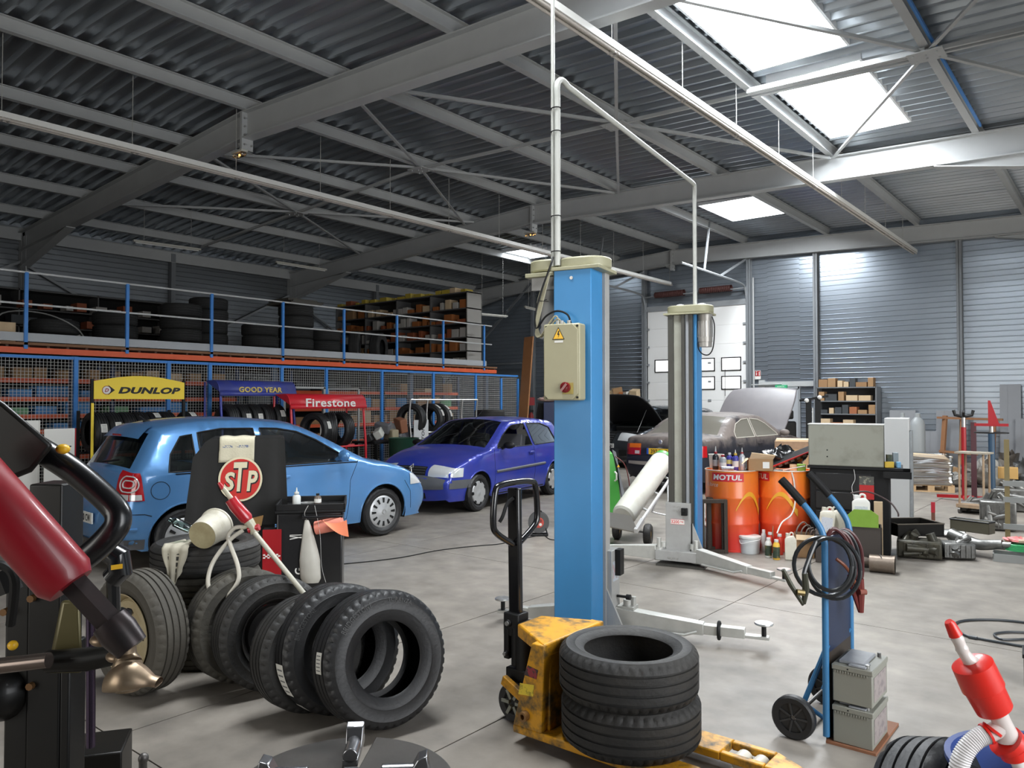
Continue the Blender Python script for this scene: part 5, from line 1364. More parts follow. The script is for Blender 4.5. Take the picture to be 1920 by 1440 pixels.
part('bead_bracket', MB().add([q(115, 1125, 2.15), q(150, 1125, 2.15), q(155, 1262, 2.15), q(88, 1262, 2.15), q(115, 1125, 2.2), q(150, 1125, 2.2), q(155, 1262, 2.25), q(88, 1262, 2.25)], [(0, 3, 2, 1), (4, 5, 6, 7), (0, 1, 5, 4), (1, 2, 6, 5), (2, 3, 7, 6), (3, 0, 4, 7)]), mat('bracket_olive', (.10, .085, .035), .35, .4), t, bev=.01)
part('cross_tube', MB().tube([q(-60, 1255, 2.05), q(92, 1238, 2.05)], .021, 16), mat('tube_chrome', (.20, .16, .14), .25, .9), t)
part('bead_arm', MB().tube([q(90, 1240, 2.12), q(165, 1236, 2.12), q(232, 1225, 2.12)], [.030, .032, .026], 18), COLB, t)
sh = MB().tube([q(4, 1070, 2.0), q(20, 1110, 2.0)], .03, 10)
part('hose_stub', sh, COLB, t)
# tilting arm: housing, red cylinder, hexagon bar, mounting head
part('arm_housing', MB().add([q(-80, 700, 1.75), q(8, 755, 1.75), q(102, 835, 1.75), q(60, 885, 1.75), q(-80, 940, 1.75), q(-80, 700, 1.95), q(8, 755, 1.95), q(102, 835, 1.95), q(60, 885, 1.95), q(-80, 940, 1.95)], [(0, 4, 3, 2, 1), (5, 6, 7, 8, 9), (0, 1, 6, 5), (1, 2, 7, 6), (2, 3, 8, 7), (3, 4, 9, 8), (4, 0, 5, 9)]), COLB, t, bev=.012)
bt = smooth_pts([q(70, 840, 1.85), q(140, 885, 1.85), q(208, 945, 1.85), q(222, 975, 1.84), q(205, 1005, 1.83), q(160, 1045, 1.82), q(110, 1068, 1.82)], 6)
part('guard_tube', MB().tube(bt, .030, 20), mat('guard_black', (.005, .005, .006), .3, coat=.3), t)
part('grip', MB().tube([q(195, 1028, 2.15), q(222, 1045, 2.15), q(225, 1070, 2.15), q(210, 1085, 2.15)], [.028, .034, .034, .03], 18).tube([q(212, 1080, 2.18), q(214, 1165, 2.18)], .018, 10).box(-.03, .03, -.03, .03, -.03, .03, Matrix.Translation(q(218, 1165, 2.2))), BLACKG, t)
part('warning_sticker', MB().grid(lambda u, w_: q(208 + 22 * u, 1060 - 3 * u + 9 * w_, 2.11), 1, 1), MATS['warning_yellow'], t)
part('yellow_button', MB().ball(q(118, 842, 1.80), .015, (1.2, 1, .8)), MATS['warning_yellow'], t)
part('air_cylinder', MB().tube([q(-92, 842, 1.62), q(-60, 880, 1.62), q(120, 1083, 1.62), q(133, 1098, 1.62)], [.054, .059, .059, .047], 40), mat('cylinder_red', (.26, .006, .014), .38, coat=.25, c2=(.30, .07, .07), nscale=9, lo=.62, hi=.72), t)
hb = MB().tube([q(125, 1080, 1.63), q(222, 1185, 1.63)], .030, 6)
part('hexagon_bar', hb, mat('bar_black_steel', (.035, .03, .03), .35, .6, c2=(.08, .05, .05), nscale=10), t, smooth=False)
part('head_socket', MB().tube([q(205, 1165, 1.63), q(222, 1185, 1.63), q(248, 1215, 1.63)], [.037, .040, .034], 18), MATS['bar_black_steel'], t)
HD = mat('head_brass_steel', (.32, .24, .16), .42, .7, c2=(.16, .09, .07), nscale=12, rvar=.1)
hd = MB().tube([q(236, 1205, 1.63), q(236, 1228, 1.63), q(240, 1245, 1.62)], [.020, .022, .028], 14)
def duck(u, w_):
    a_ = 2 * PI * w_; 
    c_ = q(200 + 98 * u, 1288 - 8 * math.sin(PI * u) - 6 * u, 1.60)
    k = .018 + .02 * math.sin(PI * min(1, u * 1.15))
    return c_ + Vector((0, 0, 1)) * math.cos(a_) * k * (1.5 if math.cos(a_) > 0 else .5) * (1 - .55 * u) + _f * math.sin(a_) * k * 1.1
hd.grid(duck, 16, 16)
hd.tube([q(240, 1240, 1.62), q(238, 1265, 1.61), q(236, 1290, 1.61)], [.028, .036, .030], 14)
part('mounting_head', hd, HD, t, ang=60)
part('brass_collar', MB().ball(q(190, 1200, 1.63), .022, (1.2, 1, .6)).ball(q(215, 1232, 1.63), .016, (1.6, 1, .7)), HD, t)
part('side_dome', MB().ball(q(8, 1300, 2.3), .08, (.8, 1, 1)), COLB, t)
part('hose', MB().tube(smooth_pts([q(-30, 1060, 1.9), q(10, 1062, 1.9), q(28, 1090, 1.9), q(20, 1170, 1.95)], 5), .012, 8), BLACK, t)
part('yellow_cap', MB().ball(q(24, 1210, 2.2), .014), MATS['warning_yellow'], t)
# ================================================================== RIGHT SIDE CLUTTER
def face(px): return YAW - math.atan((px - 960) / FPX)       # rz that turns local -Y to the photographer
def spot(px, py, z=0.0): p = G(px, py, z); return Vector((p.x, p.y, z))
def near(px, d, z=0.0):
    p = atD(px, 752, d); return Vector((p.x, p.y, z))
CREAM = mat('jug_white', (.70, .70, .66), .4, c2=(.60, .58, .52), nscale=8)
DIRTYJ = mat('jug_dirty', (.60, .57, .48), .5, c2=(.35, .28, .18), nscale=12, lo=.5, hi=.7)
# ---- oil drums
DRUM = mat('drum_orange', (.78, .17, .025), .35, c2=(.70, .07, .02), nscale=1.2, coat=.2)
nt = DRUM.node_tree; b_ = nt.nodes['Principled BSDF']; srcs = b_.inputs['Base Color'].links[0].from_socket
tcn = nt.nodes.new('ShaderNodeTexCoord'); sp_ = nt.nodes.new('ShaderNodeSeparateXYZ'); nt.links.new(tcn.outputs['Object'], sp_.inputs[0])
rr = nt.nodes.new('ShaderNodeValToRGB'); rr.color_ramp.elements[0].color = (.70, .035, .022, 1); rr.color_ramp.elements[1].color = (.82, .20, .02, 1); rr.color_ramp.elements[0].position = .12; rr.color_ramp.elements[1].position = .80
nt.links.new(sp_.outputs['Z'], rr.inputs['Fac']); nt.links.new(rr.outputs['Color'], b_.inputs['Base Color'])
def drum(px, label, arc0, arc1, swoosh, force):
    c_ = near(px, 8.66)
    t = thing('oil_drum', label, 'drum', c_, face(px), 'orange oil drums')
    R = .288; H = .88
    pr = [(0, .02), (R - .01, .02), (R - .008, 0), (R + .004, 0), (R + .004, .015), (R, .02)]
    for zb in (.30, .585): pr += [(R, zb - .025), (R + .007, zb - .010), (R + .007, zb + .010), (R, zb + .025)]
    for zb in (.68, .72, .76): pass
    pr += [(R, H - .02), (R + .004, H - .015), (R + .004, H), (R - .006, H), (R - .008, H - .015), (0, H - .015)]
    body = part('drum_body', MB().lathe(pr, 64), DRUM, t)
    part('rim', MB().tube([(math.cos(a) * (R + .002), math.sin(a) * (R + .002), H) for a in [2 * PI * i / 48 for i in range(48)]], .006, 6, closed=True), mat('rim_pale', (.5, .45, .38), .5), t)
    def on_(deg, z, o_=.0015):
        a = math.radians(-90 + deg); return ((R + o_) * math.cos(a), (R + o_) * math.sin(a), z)
    lg = part('sign_panel', MB().grid(lambda u, v: on_(arc0 + (arc1 - arc0) * u, .765 + .095 * v), 14, 2), mat('drum_sign_red', (.62, .02, .03), .4), t)
    part('lettering', text_mb('MOTUL', lambda a, b: on_(arc0 + 4 + (arc1 - arc0 - 8) * a, .782 + .060 * b, .003), .035, .1), PAPER, lg)
    if force is not None: part('lettering', text_mb('d force', lambda a, b: on_(force + 34 * a, .705 + .045 * b, .002), .0, .3), mat('letter_cream', (.75, .6, .5), .5), t)
    sw = part('yellow_band', MB().grid(lambda u, v: on_(swoosh + 66 * u, .40 + .22 * math.sin(PI * min(1, .08 + u * .95)) + .03 * u + (.010 + .030 * u) * (v - .5) * 2, .009), 22, 3), mat('band_yellow', (.80, .42, .03), .4, c2=(.78, .26, .02), nscale=3), t)
    return t
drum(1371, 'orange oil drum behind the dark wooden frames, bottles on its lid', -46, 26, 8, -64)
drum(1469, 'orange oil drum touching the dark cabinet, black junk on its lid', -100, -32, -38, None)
D1 = near(1371, 8.66, .881); D2 = near(1469, 8.66, .881)
W8 = face(1420)
rt8 = Vector((math.cos(W8), math.sin(W8), 0)); fw8 = Vector((-math.sin(W8), math.cos(W8), 0))
def lid(c_, x, y, z=.0): return c_ + rt8 * x + fw8 * y + Vector((0, 0, z))
MT = lambda v, rz=0: Matrix.Translation(v) @ Euler((0, 0, W8 + rz)).to_matrix().to_4x4()
bottle('spray_bottle', 'black bottle with red trigger on the first drum', 'bottle', MT(lid(D1, -.17, -.08)), .036, .20, mat('bottle_black', (.02, .02, .022), .35), RED, lab=(mat('label_grey', (.3, .3, .3), .5), .2, .55), spout=.06)
bottle('oil_bottle', 'grey bottle with red cap on the first drum', 'bottle', MT(lid(D1, -.09, -.14)), .040, .17, mat('bottle_grey', (.35, .37, .38), .35), RED, lab=(PAPER, .2, .5))
bottle('additive_bottle', 'blue bottle with white cap on the first drum', 'bottle', MT(lid(D1, -.02, -.08)), .034, .19, mat('bottle_blue', (.05, .05, .30), .35), WHITEP, lab=(mat('label_yellow', (.7, .6, .2), .5), .35, .6))
bottle('additive_bottle', 'blue bottle with yellow spout on the first drum', 'bottle', MT(lid(D1, .045, -.13)), .034, .19, MATS['bottle_blue'], mat('cap_yellow', (.75, .5, .06), .4), lab=(PAPER, .2, .55), spout=.04)
bottle('aerosol_can', 'silver aerosol can on the first drum', 'can', MT(lid(D1, .115, -.08)), .034, .20, mat('can_silver', (.55, .57, .60), .3, .5), RED, neck=.5, capr=.5, spout=.05)
solo('tub', 'white plastic tub behind the bottles on the first drum', 'tub', MB().lathe([(0, 0), (.075, 0), (.085, .15), (.09, .16), (.08, .16), (.07, .01), (0, .01)], 28), CREAM, M=MT(lid(D1, -.17, .09)))
solo('tin', 'small silver tin lying on the first drum front', 'tin', MB().cyl((-.07, 0, .026), (.06, .01, .026), .024, n=16), mat('tin', (.5, .52, .55), .35, .6, c2=(.1, .1, .15), nscale=30, lo=.5, hi=.52), M=MT(lid(D1, -.03, -.235)))
solo('rag', 'dark oily rag heaped between the two drums', 'rag', MB().grid(lambda u, v: (.16 * (u - .5) * 2, .13 * (v - .5) * 2, .06 * math.sin(PI * u) * math.sin(PI * v) + .02 * math.sin(13 * u + 5 * v)), 16, 14), mat('rag_black', (.02, .02, .02), .7), M=MT(lid(D1, .21, .12, .012)), ang=80)
# open carton
cb_ = thing('cardboard_box', 'small open cardboard box sitting across the two drums', 'box', M=MT(lid(D1, .305, -.05), .1))
part('box_body', (lambda q: [q.box(-.13, .13, -.09, -.086, 0, .13), q.box(-.13, .13, .086, .09, 0, .13), q.box(-.13, -.126, -.09, .09, 0, .13), q.box(.126, .13, -.09, .09, 0, .13), q.box(-.13, .13, -.09, .09, 0, .004)] and q)(MB()), CARD, cb_)
part('box_flap', MB().add([(-.12, -.09, .13), (.13, -.09, .13), (.15, -.13, .175), (-.10, -.13, .20), (-.12, -.086, .13), (.13, -.086, .13), (.15, -.126, .18), (-.10, -.126, .205)], [(0, 1, 2, 3), (7, 6, 5, 4), (0, 4, 5, 1), (1, 5, 6, 2), (2, 6, 7, 3), (3, 7, 4, 0)]), CARDL, cb_)
part('box_flap', MB().add([(-.13, -.09, .13), (-.13, .09, .13), (-.21, .08, .10), (-.20, -.10, .07)], [(0, 1, 2, 3)]), CARDL, cb_)
part('box_print', MB().prism([(-.03, .03), (.04, .03), (.04, .10), (-.03, .10)], 0, .001, FRONT(.05, -.09, 0)), PAPER, cb_)
# junk on drum 2
def lump(r, n, sc_, seed, m=None, base=0):
    random.seed(seed); q = m or MB()
    ph = [random.uniform(0, 6.28) for _ in range(6)]
    def f(u, v):
        a, b = 2 * PI * u, PI * v
        k = r * (1 + .22 * math.sin(3 * a + ph[0]) * math.sin(2 * b + ph[1]) + .16 * math.sin(5 * a + ph[2] + 3 * b) + .10 * math.sin(9 * b + ph[3] + 2 * a))
        return (k * math.sin(b) * math.cos(a) * sc_[0], k * math.sin(b) * math.sin(a) * sc_[1], base + max(0, k * (1 - math.cos(b)) * .5 * sc_[2] * 2 * .5))
    return q.grid(f, n, n)
BAG = mat('bin_bag', (.010, .010, .011), .25, coat=.4)
solo('bin_bag', 'shiny black plastic sheet bunched on the second drum', 'bag', lump(.15, 26, (1.5, .9, 1.3), 5), BAG, M=MT(lid(D2, -.02, .10)), ang=80)
pan = thing('oil_pan', 'black ribbed cover with red edge leaning on the second drum', 'car part', M=MT(lid(D2, .02, -.02, .11), 0) @ TR(rx=.5, ry=-.42))
part('cover_plate', MB().box(-.28, .30, -.06, .06, -.02, .02), BLACK, pan, bev=.006)
part('red_edge', MB().bar((-.29, -.068, .024), (.31, -.068, .024), .012, .014), RED, pan)
part('rib', (lambda q: [q.box(-.24 + .07 * i, -.20 + .07 * i, -.066, -.05, -.016, .012) for i in range(7)] and q)(MB()), GREYPL, pan)
solo('lime_cup', 'lime green plastic holder at the right of the second drum lid', 'holder', MB().box(-.04, .05, -.03, .03, 0, .075), LIME, M=MT(lid(D2, .17, -.16)), bev=.006)
solo('paper_cup', 'crumpled white card beside the lime holder on the drum', 'card', MB().grid(lambda u, v: (.07 * (u - .5), .02 * math.sin(PI * u), .07 * v), 6, 3), CARDL, M=MT(lid(D2, .09, -.17)))
solo('spanner', 'thin steel rod lying in the junk on the second drum', 'rod', MB().cyl((-.1, 0, .008), (.13, 0, .06), .006, n=8), STEEL, M=MT(lid(D2, .08, -.235)))
hs = [atD(x, y, d) for x, y, d in ((1484, 884, 8.36), (1489, 905, 8.33), (1491, 940, 8.31), (1484, 965, 8.25), (1466, 980, 8.15), (1457, 1000, 8.06))]
solo('clear_hose', 'white hose running from the second drum lid down to the bottles', 'hose', MB().tube(smooth_pts(hs, 6), .008, 8), mat('hose_white', (.66, .64, .60), .4))
# ---- wooden frames standing before the first drum
WOOD = mat('dark_wood', (.055, .038, .026), .75, c2=(.025, .018, .014), nscale=5, stretch=(6, 6, 1), bump=.3, bscale=20)
WOODL = mat('pallet_wood', (.42, .28, .15), .8, c2=(.30, .19, .10), nscale=4, stretch=(6, 1, 6), bump=.2)
for i, (px, py, lb) in enumerate(((1338, 1037, 'front dark wooden frame standing before the first oil drum'), (1352, 1031, 'rear dark wooden frame tucked behind its twin by the drum'))):
    p = spot(px, py); M = Matrix.Translation(p) @ Euler((0, 0, face(px) + .25)).to_matrix().to_4x4() @ TR(rx=-.03)
    f = MB(); w_, h_ = .15, .58
    f.box(-w_, -w_ + .04, -.035, .035, 0, h_); f.box(w_ - .04, w_, -.035, .035, 0, h_); f.box(-w_ + .04, w_ - .04, -.035, .035, 0, .04); f.box(-w_ + .04, w_ - .04, -.035, .035, h_ - .04, h_)
    o = thing('wooden_frame', lb, 'frame', M=M, group='dark wooden frames')
    part('frame_wood', f, WOOD, o, bev=.003)
    f2 = MB(); w2 = w_ - .035
    f2.box(-w2, -w2 + .02, .0, .03, .035, h_ - .035); f2.box(w2 - .02, w2, .0, .03, .035, h_ - .035)
    part('inner_lip', f2, WOOD, o)
# ---- bucket, bottles, jug, carton on the floor
p = spot(1406, 1040)
t = thing('bucket', 'white lidded paint bucket on the floor between drums and lift', 'bucket', p + fw8 * .11, W8)
part('bucket_body', MB().lathe([(0, 0), (.095, 0), (.098, .01), (.110, .165), (0, .165)], 36), mat('bucket_grey_white', (.60, .62, .62), .4), t)
part('lid', MB().lathe([(.112, .160), (.118, .165), (.118, .185), (.10, .192), (0, .188)], 36), CREAM, t)
part('bail_handle', MB().tube(smooth_pts([(-.112, 0, .15), (-.09, -.09, .11), (.0, -.125, .14), (.09, -.085, .155), (.112, 0, .16)], 5), .004, 6), WHITEP, t)
LBK = mat('label_dark', (.03, .05, .03), .5, c2=(.30, .22, .05), nscale=18, lo=.5, hi=.6)
REDB = mat('bottle_red', (.55, .04, .02), .4)
for (px, py, r, h, m_, cm, lab, lb) in ((1432, 1034, .030, .235, CLR2, WHITEP, None, 'slim clear bottle standing behind, next to the white bucket'),
    (1444, 1037, .036, .22, REDB, WHITEP, None, 'red bottle standing behind the one with a dark label'), (1462, 1041, .037, .22, REDB, WHITEP, None, 'red bottle standing behind the yellow-capped one'),
    (1441, 1046, .036, .205, CREAM, WHITEP, (LBK, .10, .62), 'white-shouldered bottle with dark label on the floor'), (1456, 1050, .036, .205, mat('bottle_yellow', (.75, .45, .05), .4), CREAM, (LBK, .08, .64), 'yellow-shouldered bottle with dark label in front')):
    bottle('plastic_bottle', lb, 'bottle', MT(spot(px, py) + fw8 * r), r, h, m_, cm, capr=.62, neck=.6, lab=lab, group='bottles on the floor by the drums')
def jug(px, py, w_, d_, h_, m_, label, z=0.0, M=None, capm=None, lab=True, rz=0):
    M = M or (Matrix.Translation(spot(px, py, z) + fw8 * d_ / 2) @ Euler((0, 0, face(px) + rz)).to_matrix().to_4x4())
    o = thing('plastic_jug', label, 'jug', M=M)
    q = MB(); s_ = h_ * .74
    q.add([(-w_ / 2, -d_ / 2, 0), (w_ / 2, -d_ / 2, 0), (w_ / 2, d_ / 2, 0), (-w_ / 2, d_ / 2, 0), (-w_ / 2, -d_ / 2, s_), (w_ / 2, -d_ / 2, s_), (w_ / 2, d_ / 2, s_), (-w_ / 2, d_ / 2, s_),
           (-w_ * .34, -d_ * .3, h_ * .86), (w_ * .25, -d_ * .3, h_ * .90), (w_ * .25, d_ * .3, h_ * .90), (-w_ * .34, d_ * .3, h_ * .86)],
          [(0, 3, 2, 1), (0, 1, 5, 4), (1, 2, 6, 5), (2, 3, 7, 6), (3, 0, 4, 7), (4, 5, 9, 8), (5, 6, 10, 9), (6, 7, 11, 10), (7, 4, 8, 11), (8, 9, 10, 11)])
    part('jug_body', q, m_, o, bev=.010, seg=3)
    part('handle', MB().tube(smooth_pts([(w_ * .22, 0, h_ * .86), (w_ * .20, 0, h_ * .98), (0, 0, h_ * 1.0), (-w_ * .12, 0, h_ * .88)], 5), w_ * .065, 8), m_, o)
    part('cap', MB().cyl((-w_ * .28, 0, h_ * .84), (-w_ * .28, 0, h_ * .98), w_ * .15, n=16), capm or m_, o)
    if lab: part('jug_label', MB().prism([(-w_ * .36, h_ * .10), (w_ * .36, h_ * .10), (w_ * .36, h_ * .62), (-w_ * .36, h_ * .62)], 0, .001, FRONT(0, -d_ / 2, 0)), mat('label_bluegrey', (.55, .57, .62), .6, c2=(.15, .16, .25), nscale=60, lo=.58, hi=.62), o)
    return o
jug(1483, 1051, .115, .08, .28, DIRTYJ, 'dirty cream jug on the floor between bottles and carton', lab=False)
jug(1314, 1028, .12, .10, .30, CREAM, 'white jug with pink liquid stripe half hidden behind the lift column', capm=RED, lab=False)
ct = thing('cardboard_box', 'open brown carton with hoses and cans beside the cream jug', 'box', spot(1508, 1046) + fw8 * .1, W8)
part('box_body', (lambda q: [q.box(-.09, .10, -.10, -.096, 0, .24), q.box(-.09, .10, .096, .10, 0, .24), q.box(-.09, -.086, -.1, .1, 0, .24), q.box(.096, .10, -.1, .1, 0, .24), q.box(-.09, .1, -.1, .1, 0, .004)] and q)(MB()), CARD, ct)
part('box_flap', MB().add([(-.08, -.10, .24), (.10, -.10, .24), (.10, -.13, .19), (-.08, -.13, .19)], [(0, 1, 2, 3)]), CARDL, ct)
hz = MB()
for k in range(4): hz.tube(smooth_pts([(-.05 + .03 * k, 0, .1), (-.07 + .05 * k, -.03, .27), (0 + .04 * k, 0, .36 - .03 * k), (.06 + .02 * k, .02, .28), (.08, .03, .1)], 6), .008, 6)
solo('hose', 'tangle of pale and dark hoses standing in the brown carton', 'hose', hz, mat('hose_mixed', (.25, .2, .17), .5, c2=(.02, .02, .02), nscale=6), spot(1508, 1046) + fw8 * .1, W8)
solo('wood_piece', 'wooden wedge leaning on the second drum', 'wood', MB().add([(-.02, 0, 0), (.06, 0, 0), (.035, 0, .30), (.01, 0, .30), (-.02, .02, 0), (.06, .02, 0), (.035, .02, .30), (.01, .02, .30)], [(0, 1, 2, 3), (7, 6, 5, 4), (0, 4, 5, 1), (1, 5, 6, 2), (2, 6, 7, 3), (3, 7, 4, 0)]), mat('old_wood', (.28, .20, .11), .8), spot(1448, 1034) + fw8 * .02 + Vector((0, 0, .10)) * 0, W8)
# ---- dark cabinet with grey metal casing on top
CB = Matrix.Translation(spot(1520, 1040) + fw8 * .05) @ Euler((0, 0, face(1590) - .06)).to_matrix().to_4x4()
t = thing('tool_chest', 'black tool chest behind the battery trolley, grey casing on top', 'cabinet', M=CB)
part('chest_body', MB().box(0, .78, 0, .50, .05, .93), BLACK, t, bev=.01)
part('top_plate', MB().box(-.02, .90, -.03, .52, .93, .955), BLACK, t)
for i in range(4): part('drawer', MB().box(.06, .60, -.012, .0, .10 + .2 * i, .28 + .2 * i), MATS['trolley_black'], t, bev=.004)
for x in (.06, .72):
    for y in (.08, .42): part('caster', MB().cyl((x, y - .015, .03), (x, y + .015, .03), .03, n=14), RUBN, t)
pst = part('poster', MB().prism([(.49, .62), (.63, .62), (.63, .86), (.49, .86)], 0, .001, FRONT(0, -.014, 0)), mat('poster_red', (.45, .02, .02), .5), t)
part('poster_top', MB().prism([(.49, .77), (.63, .77), (.63, .86), (.49, .86)], 0, .001, FRONT(0, -.0155, 0)), mat('poster_dark', (.08, .08, .07), .5, c2=(.45, .42, .3), nscale=30, lo=.55, hi=.6), pst)
part('wire', MB().tube(smooth_pts([(.44, -.03, .93), (.45, -.03, .83), (.42, -.03, .75), (.43, -.03, .66)], 5), .003, 5), WHITEP, t)
t2 = thing('metal_casing', 'large dirty grey metal casing standing on the black tool chest', 'casing', M=CB @ TR(-.01, -.02, .956))
part('casing_body', MB().box(.0, .735, 0, .30, 0, .445), mat('casing_grey', (.27, .27, .225), .5, c2=(.10, .095, .07), nscale=4.5, lo=.50, hi=.78), t2, bev=.012)
part('top_edge', MB().box(-.004, .74, -.004, .304, .44, .45), mat('casing_edge', (.5, .5, .47), .5), t2)
part('casing_screw', MB().cyl((.19, -.004, .10), (.19, .0, .10), .008, n=8), DARK, t2)
part('casing_screw', MB().cyl((.19, -.004, .17), (.19, .0, .17), .008, n=8), DARK, t2)
for (x, y, w_, h_, m_, nm, lb) in ((.77, .02, .05, .13, MATS['label_dark'], 'carton', 'dark small carton on the tool chest beside the casing'), (.83, .04, .05, .15, mat('carton_grey', (.2, .24, .26), .6), 'carton', 'grey carton standing at the end of the chest top'), (.77, -.06, .09, .06, mat('carton_yellow', (.60, .40, .03), .5), 'carton', 'yellow carton lying at the end of the chest top'), (.86, -.05, .035, .06, mat('carton_blue', (.15, .35, .55), .5), 'tin', 'pale blue tin at the very end of the chest top')):
    solo(nm, lb, nm, MB().box(-w_ / 2, w_ / 2, -.03, .03, 0, h_), m_, M=CB @ TR(x, .12 + y, .957, rz=.2), bev=.003)
solo('tray', 'black plastic tray overhanging the right end of the chest', 'tray', MB().box(.74, 1.0, -.1, .4, -.05, -.045).box(.74, 1.0, -.1, -.09, -.05, .02).box(.74, 1.0, .39, .4, -.05, .02).box(.99, 1.0, -.1, .4, -.05, .02), BLACK, M=CB @ TR(-.02, .0, .905))
# bin with lime sheet and white jug
BR = Matrix.Translation(spot(1592, 1062)) @ Euler((0, 0, face(1610))).to_matrix().to_4x4()
solo('crate', 'dark brown open bin before the tool chest', 'bin', (lambda q: [q.box(0, .30, 0, .012, 0, .40), q.box(0, .30, .25, .262, 0, .40), q.box(0, .012, 0, .262, 0, .40), q.box(.288, .30, 0, .262, 0, .40), q.box(0, .3, 0, .26, 0, .01)] and q)(MB()), mat('bin_brown', (.045, .036, .03), .6), M=BR)
lm_ = thing('lime_tray', 'lime green plastic guard lying on the brown bin', 'plastic guard', M=BR @ TR(0, 0, .402))
part('guard_body', MB().add([(-.02, -.02, 0), (.27, -.02, 0), (.27, .10, 0), (-.02, .10, 0), (-.02, -.02, .10), (.05, -.02, .17), (.20, -.02, .17), (.27, -.02, .12), (-.02, .0, .10), (.05, .0, .17), (.20, .0, .17), (.27, .0, .12)],
   [(0, 3, 2, 1), (0, 1, 7, 6, 5, 4), (4, 5, 9, 8), (5, 6, 10, 9), (6, 7, 11, 10)]), LIME, lm_)
jug(0, 0, .165, .09, .30, CREAM, 'clean white jug with grey label standing in the lime guard', M=BR @ TR(.115, .055, .415), capm=WHITEP)
solo('wire_rod', 'long dark flexible tube resting over the bin and pointing right', 'tube', MB().tube(smooth_pts([BR @ Vector((.02, .1, .72)), BR @ Vector((.18, .1, .74)), BR @ Vector((.36, .1, .66)), BR @ Vector((.44, .1, .56)), BR @ Vector((.45, .1, .51))], 6), .008, 8), mat('tube_dark', (.05, .03, .03), .4))
for (px, py, rz, lb, cm) in ((1546, 1020, .12, 'stained white jug tilted, left of the pair on the carton', DIRTYJ), (1574, 1024, -.25, 'yellowed jug with red cap leaning beside the stained one', RED)):
    M = Matrix.Translation(near(px, 7.9, .30)) @ Euler((0, 0, face(px))).to_matrix().to_4x4() @ TR(ry=rz)
    jug(0, 0, .15, .10, .26, DIRTYJ, lb, M=M, capm=cm, lab=(cm is DIRTYJ))
solo('storage_box', 'low dark storage box carrying the two stained jugs', 'box', MB().box(-.17, .17, -.10, .14, 0, .295), mat('storage_box_brown', (.05, .04, .035), .7), near(1560, 7.9), face(1560), bev=.006)  # evenly dark brown box
solo('carton', 'brown carton edge standing behind the white jug', 'carton', MB().box(-.04, .04, -.03, .03, .42, .62).box(-.04, .04, -.03, .03, 0, .42), CARDL, M=BR @ TR(.275, .32, 0))
# ---- tall white panel
p = spot(1660, 982)
t = thing('white_locker', 'tall narrow pale grey locker standing right of the tool chest', 'locker', (p.x, p.y, 0), face(1678) - .05)
part('locker_body', MB().box(0, .295, 0, .45, 0.03, 1.42), mat('locker_pale', (.42, .43, .43), .45, c2=(.44, .45, .45), nscale=2), t, bev=.008)
part('side_trim', MB().box(.296, .33, .02, .40, .05, 1.25), mat('locker_side', (.25, .27, .28), .5, c2=(.12, .13, .14), nscale=14), t)
for x in (.05, .26): part('foot', MB().cyl((x, .05, 0), (x, .05, .03), .02, n=10).cyl((x, .4, 0), (x, .4, .03), .02, n=10), BLACK, t)
# ---- scrap on the floor: drain pan, converter, gearbox and pieces
GB = mat('engine_alloy', (.16, .155, .145), .45, .6, c2=(.05, .045, .04), nscale=10, bump=.3, bscale=30)
GBL = mat('engine_alloy_light', (.22, .22, .21), .42, .7, c2=(.06, .055, .05), nscale=10, bump=.3, bscale=30)
def engine_lump(name, label, cat, loc, rz, dims, m_, seed, extra=None):
    random.seed(seed); o = thing(name, label, cat, loc, rz)
    x, y, z = dims
    q = MB().box(-x / 2, x / 2, -y / 2, y / 2, .01, z * .72)
    part('casing', q, m_, o, bev=.02)
    q = MB()
    for i in range(5): q.cyl((random.uniform(-x * .4, x * .4), -y * .5 - .02, random.uniform(.05, z * .6)), (random.uniform(-x * .3, x * .3), -y * .4, random.uniform(.05, z * .6)), random.uniform(.02, .05), n=12)
    for i in range(4): q.cyl((random.uniform(-x * .4, x * .4), random.uniform(-y * .3, y * .3), z * .6), (random.uniform(-x * .4, x * .4), random.uniform(-y * .3, y * .3), z * random.uniform(.8, 1)), random.uniform(.02, .05), n=12)
    part('fittings', q, m_, o)
    q = MB()
    for i in range(6): q.box(-x / 2 + x * i / 6, -x / 2 + x * i / 6 + .012, -y / 2 - .015, -y / 2, .03, z * .65)
    part('cooling_rib', q, m_, o)
    return o
engine_lump('engine_block', 'oily engine block under the black drain pan', 'engine part', spot(1725, 1052) + Vector((-.05, .22, 0)), face(1720), (.42, .30, .26), mat('engine_oily', (.05, .047, .038), .4, .3, c2=(.12, .11, .07), nscale=12), 3)
engine_lump('gearbox', 'alloy gearbox on the floor right of the drain pan', 'engine part', spot(1798, 1052) + Vector((-.04, .14, 0)), face(1798) + .3, (.30, .22, .24), GBL, 8)
DP = Matrix.Translation(spot(1692, 1045) + Vector((-.06, .08, .20))) @ Euler((0, 0, face(1700) + .55)).to_matrix().to_4x4()
t = thing('drain_pan', 'big square black drain pan resting on the engine block', 'pan', M=DP)
q = MB(); w_, l_, h_ = .52, .42, .13
for a, b_, c_, d_ in ((0, w_, 0, .01), (0, w_, l_ - .01, l_), (0, .01, 0, l_), (w_ - .01, w_, 0, l_)): q.box(a, b_, c_, d_, 0, h_)
q.box(0, w_, 0, l_, 0, .008)
part('pan_body', q, mat('pan_black', (.02, .018, .016), .35, .3), t)
part('pan_rim', MB().tube([(0, 0, h_), (w_, 0, h_), (w_, l_, h_), (0, l_, h_)], .008, 6, closed=True), mat('pan_rim', (.25, .22, .18), .35, .7), t)
p = spot(1650, 1076)
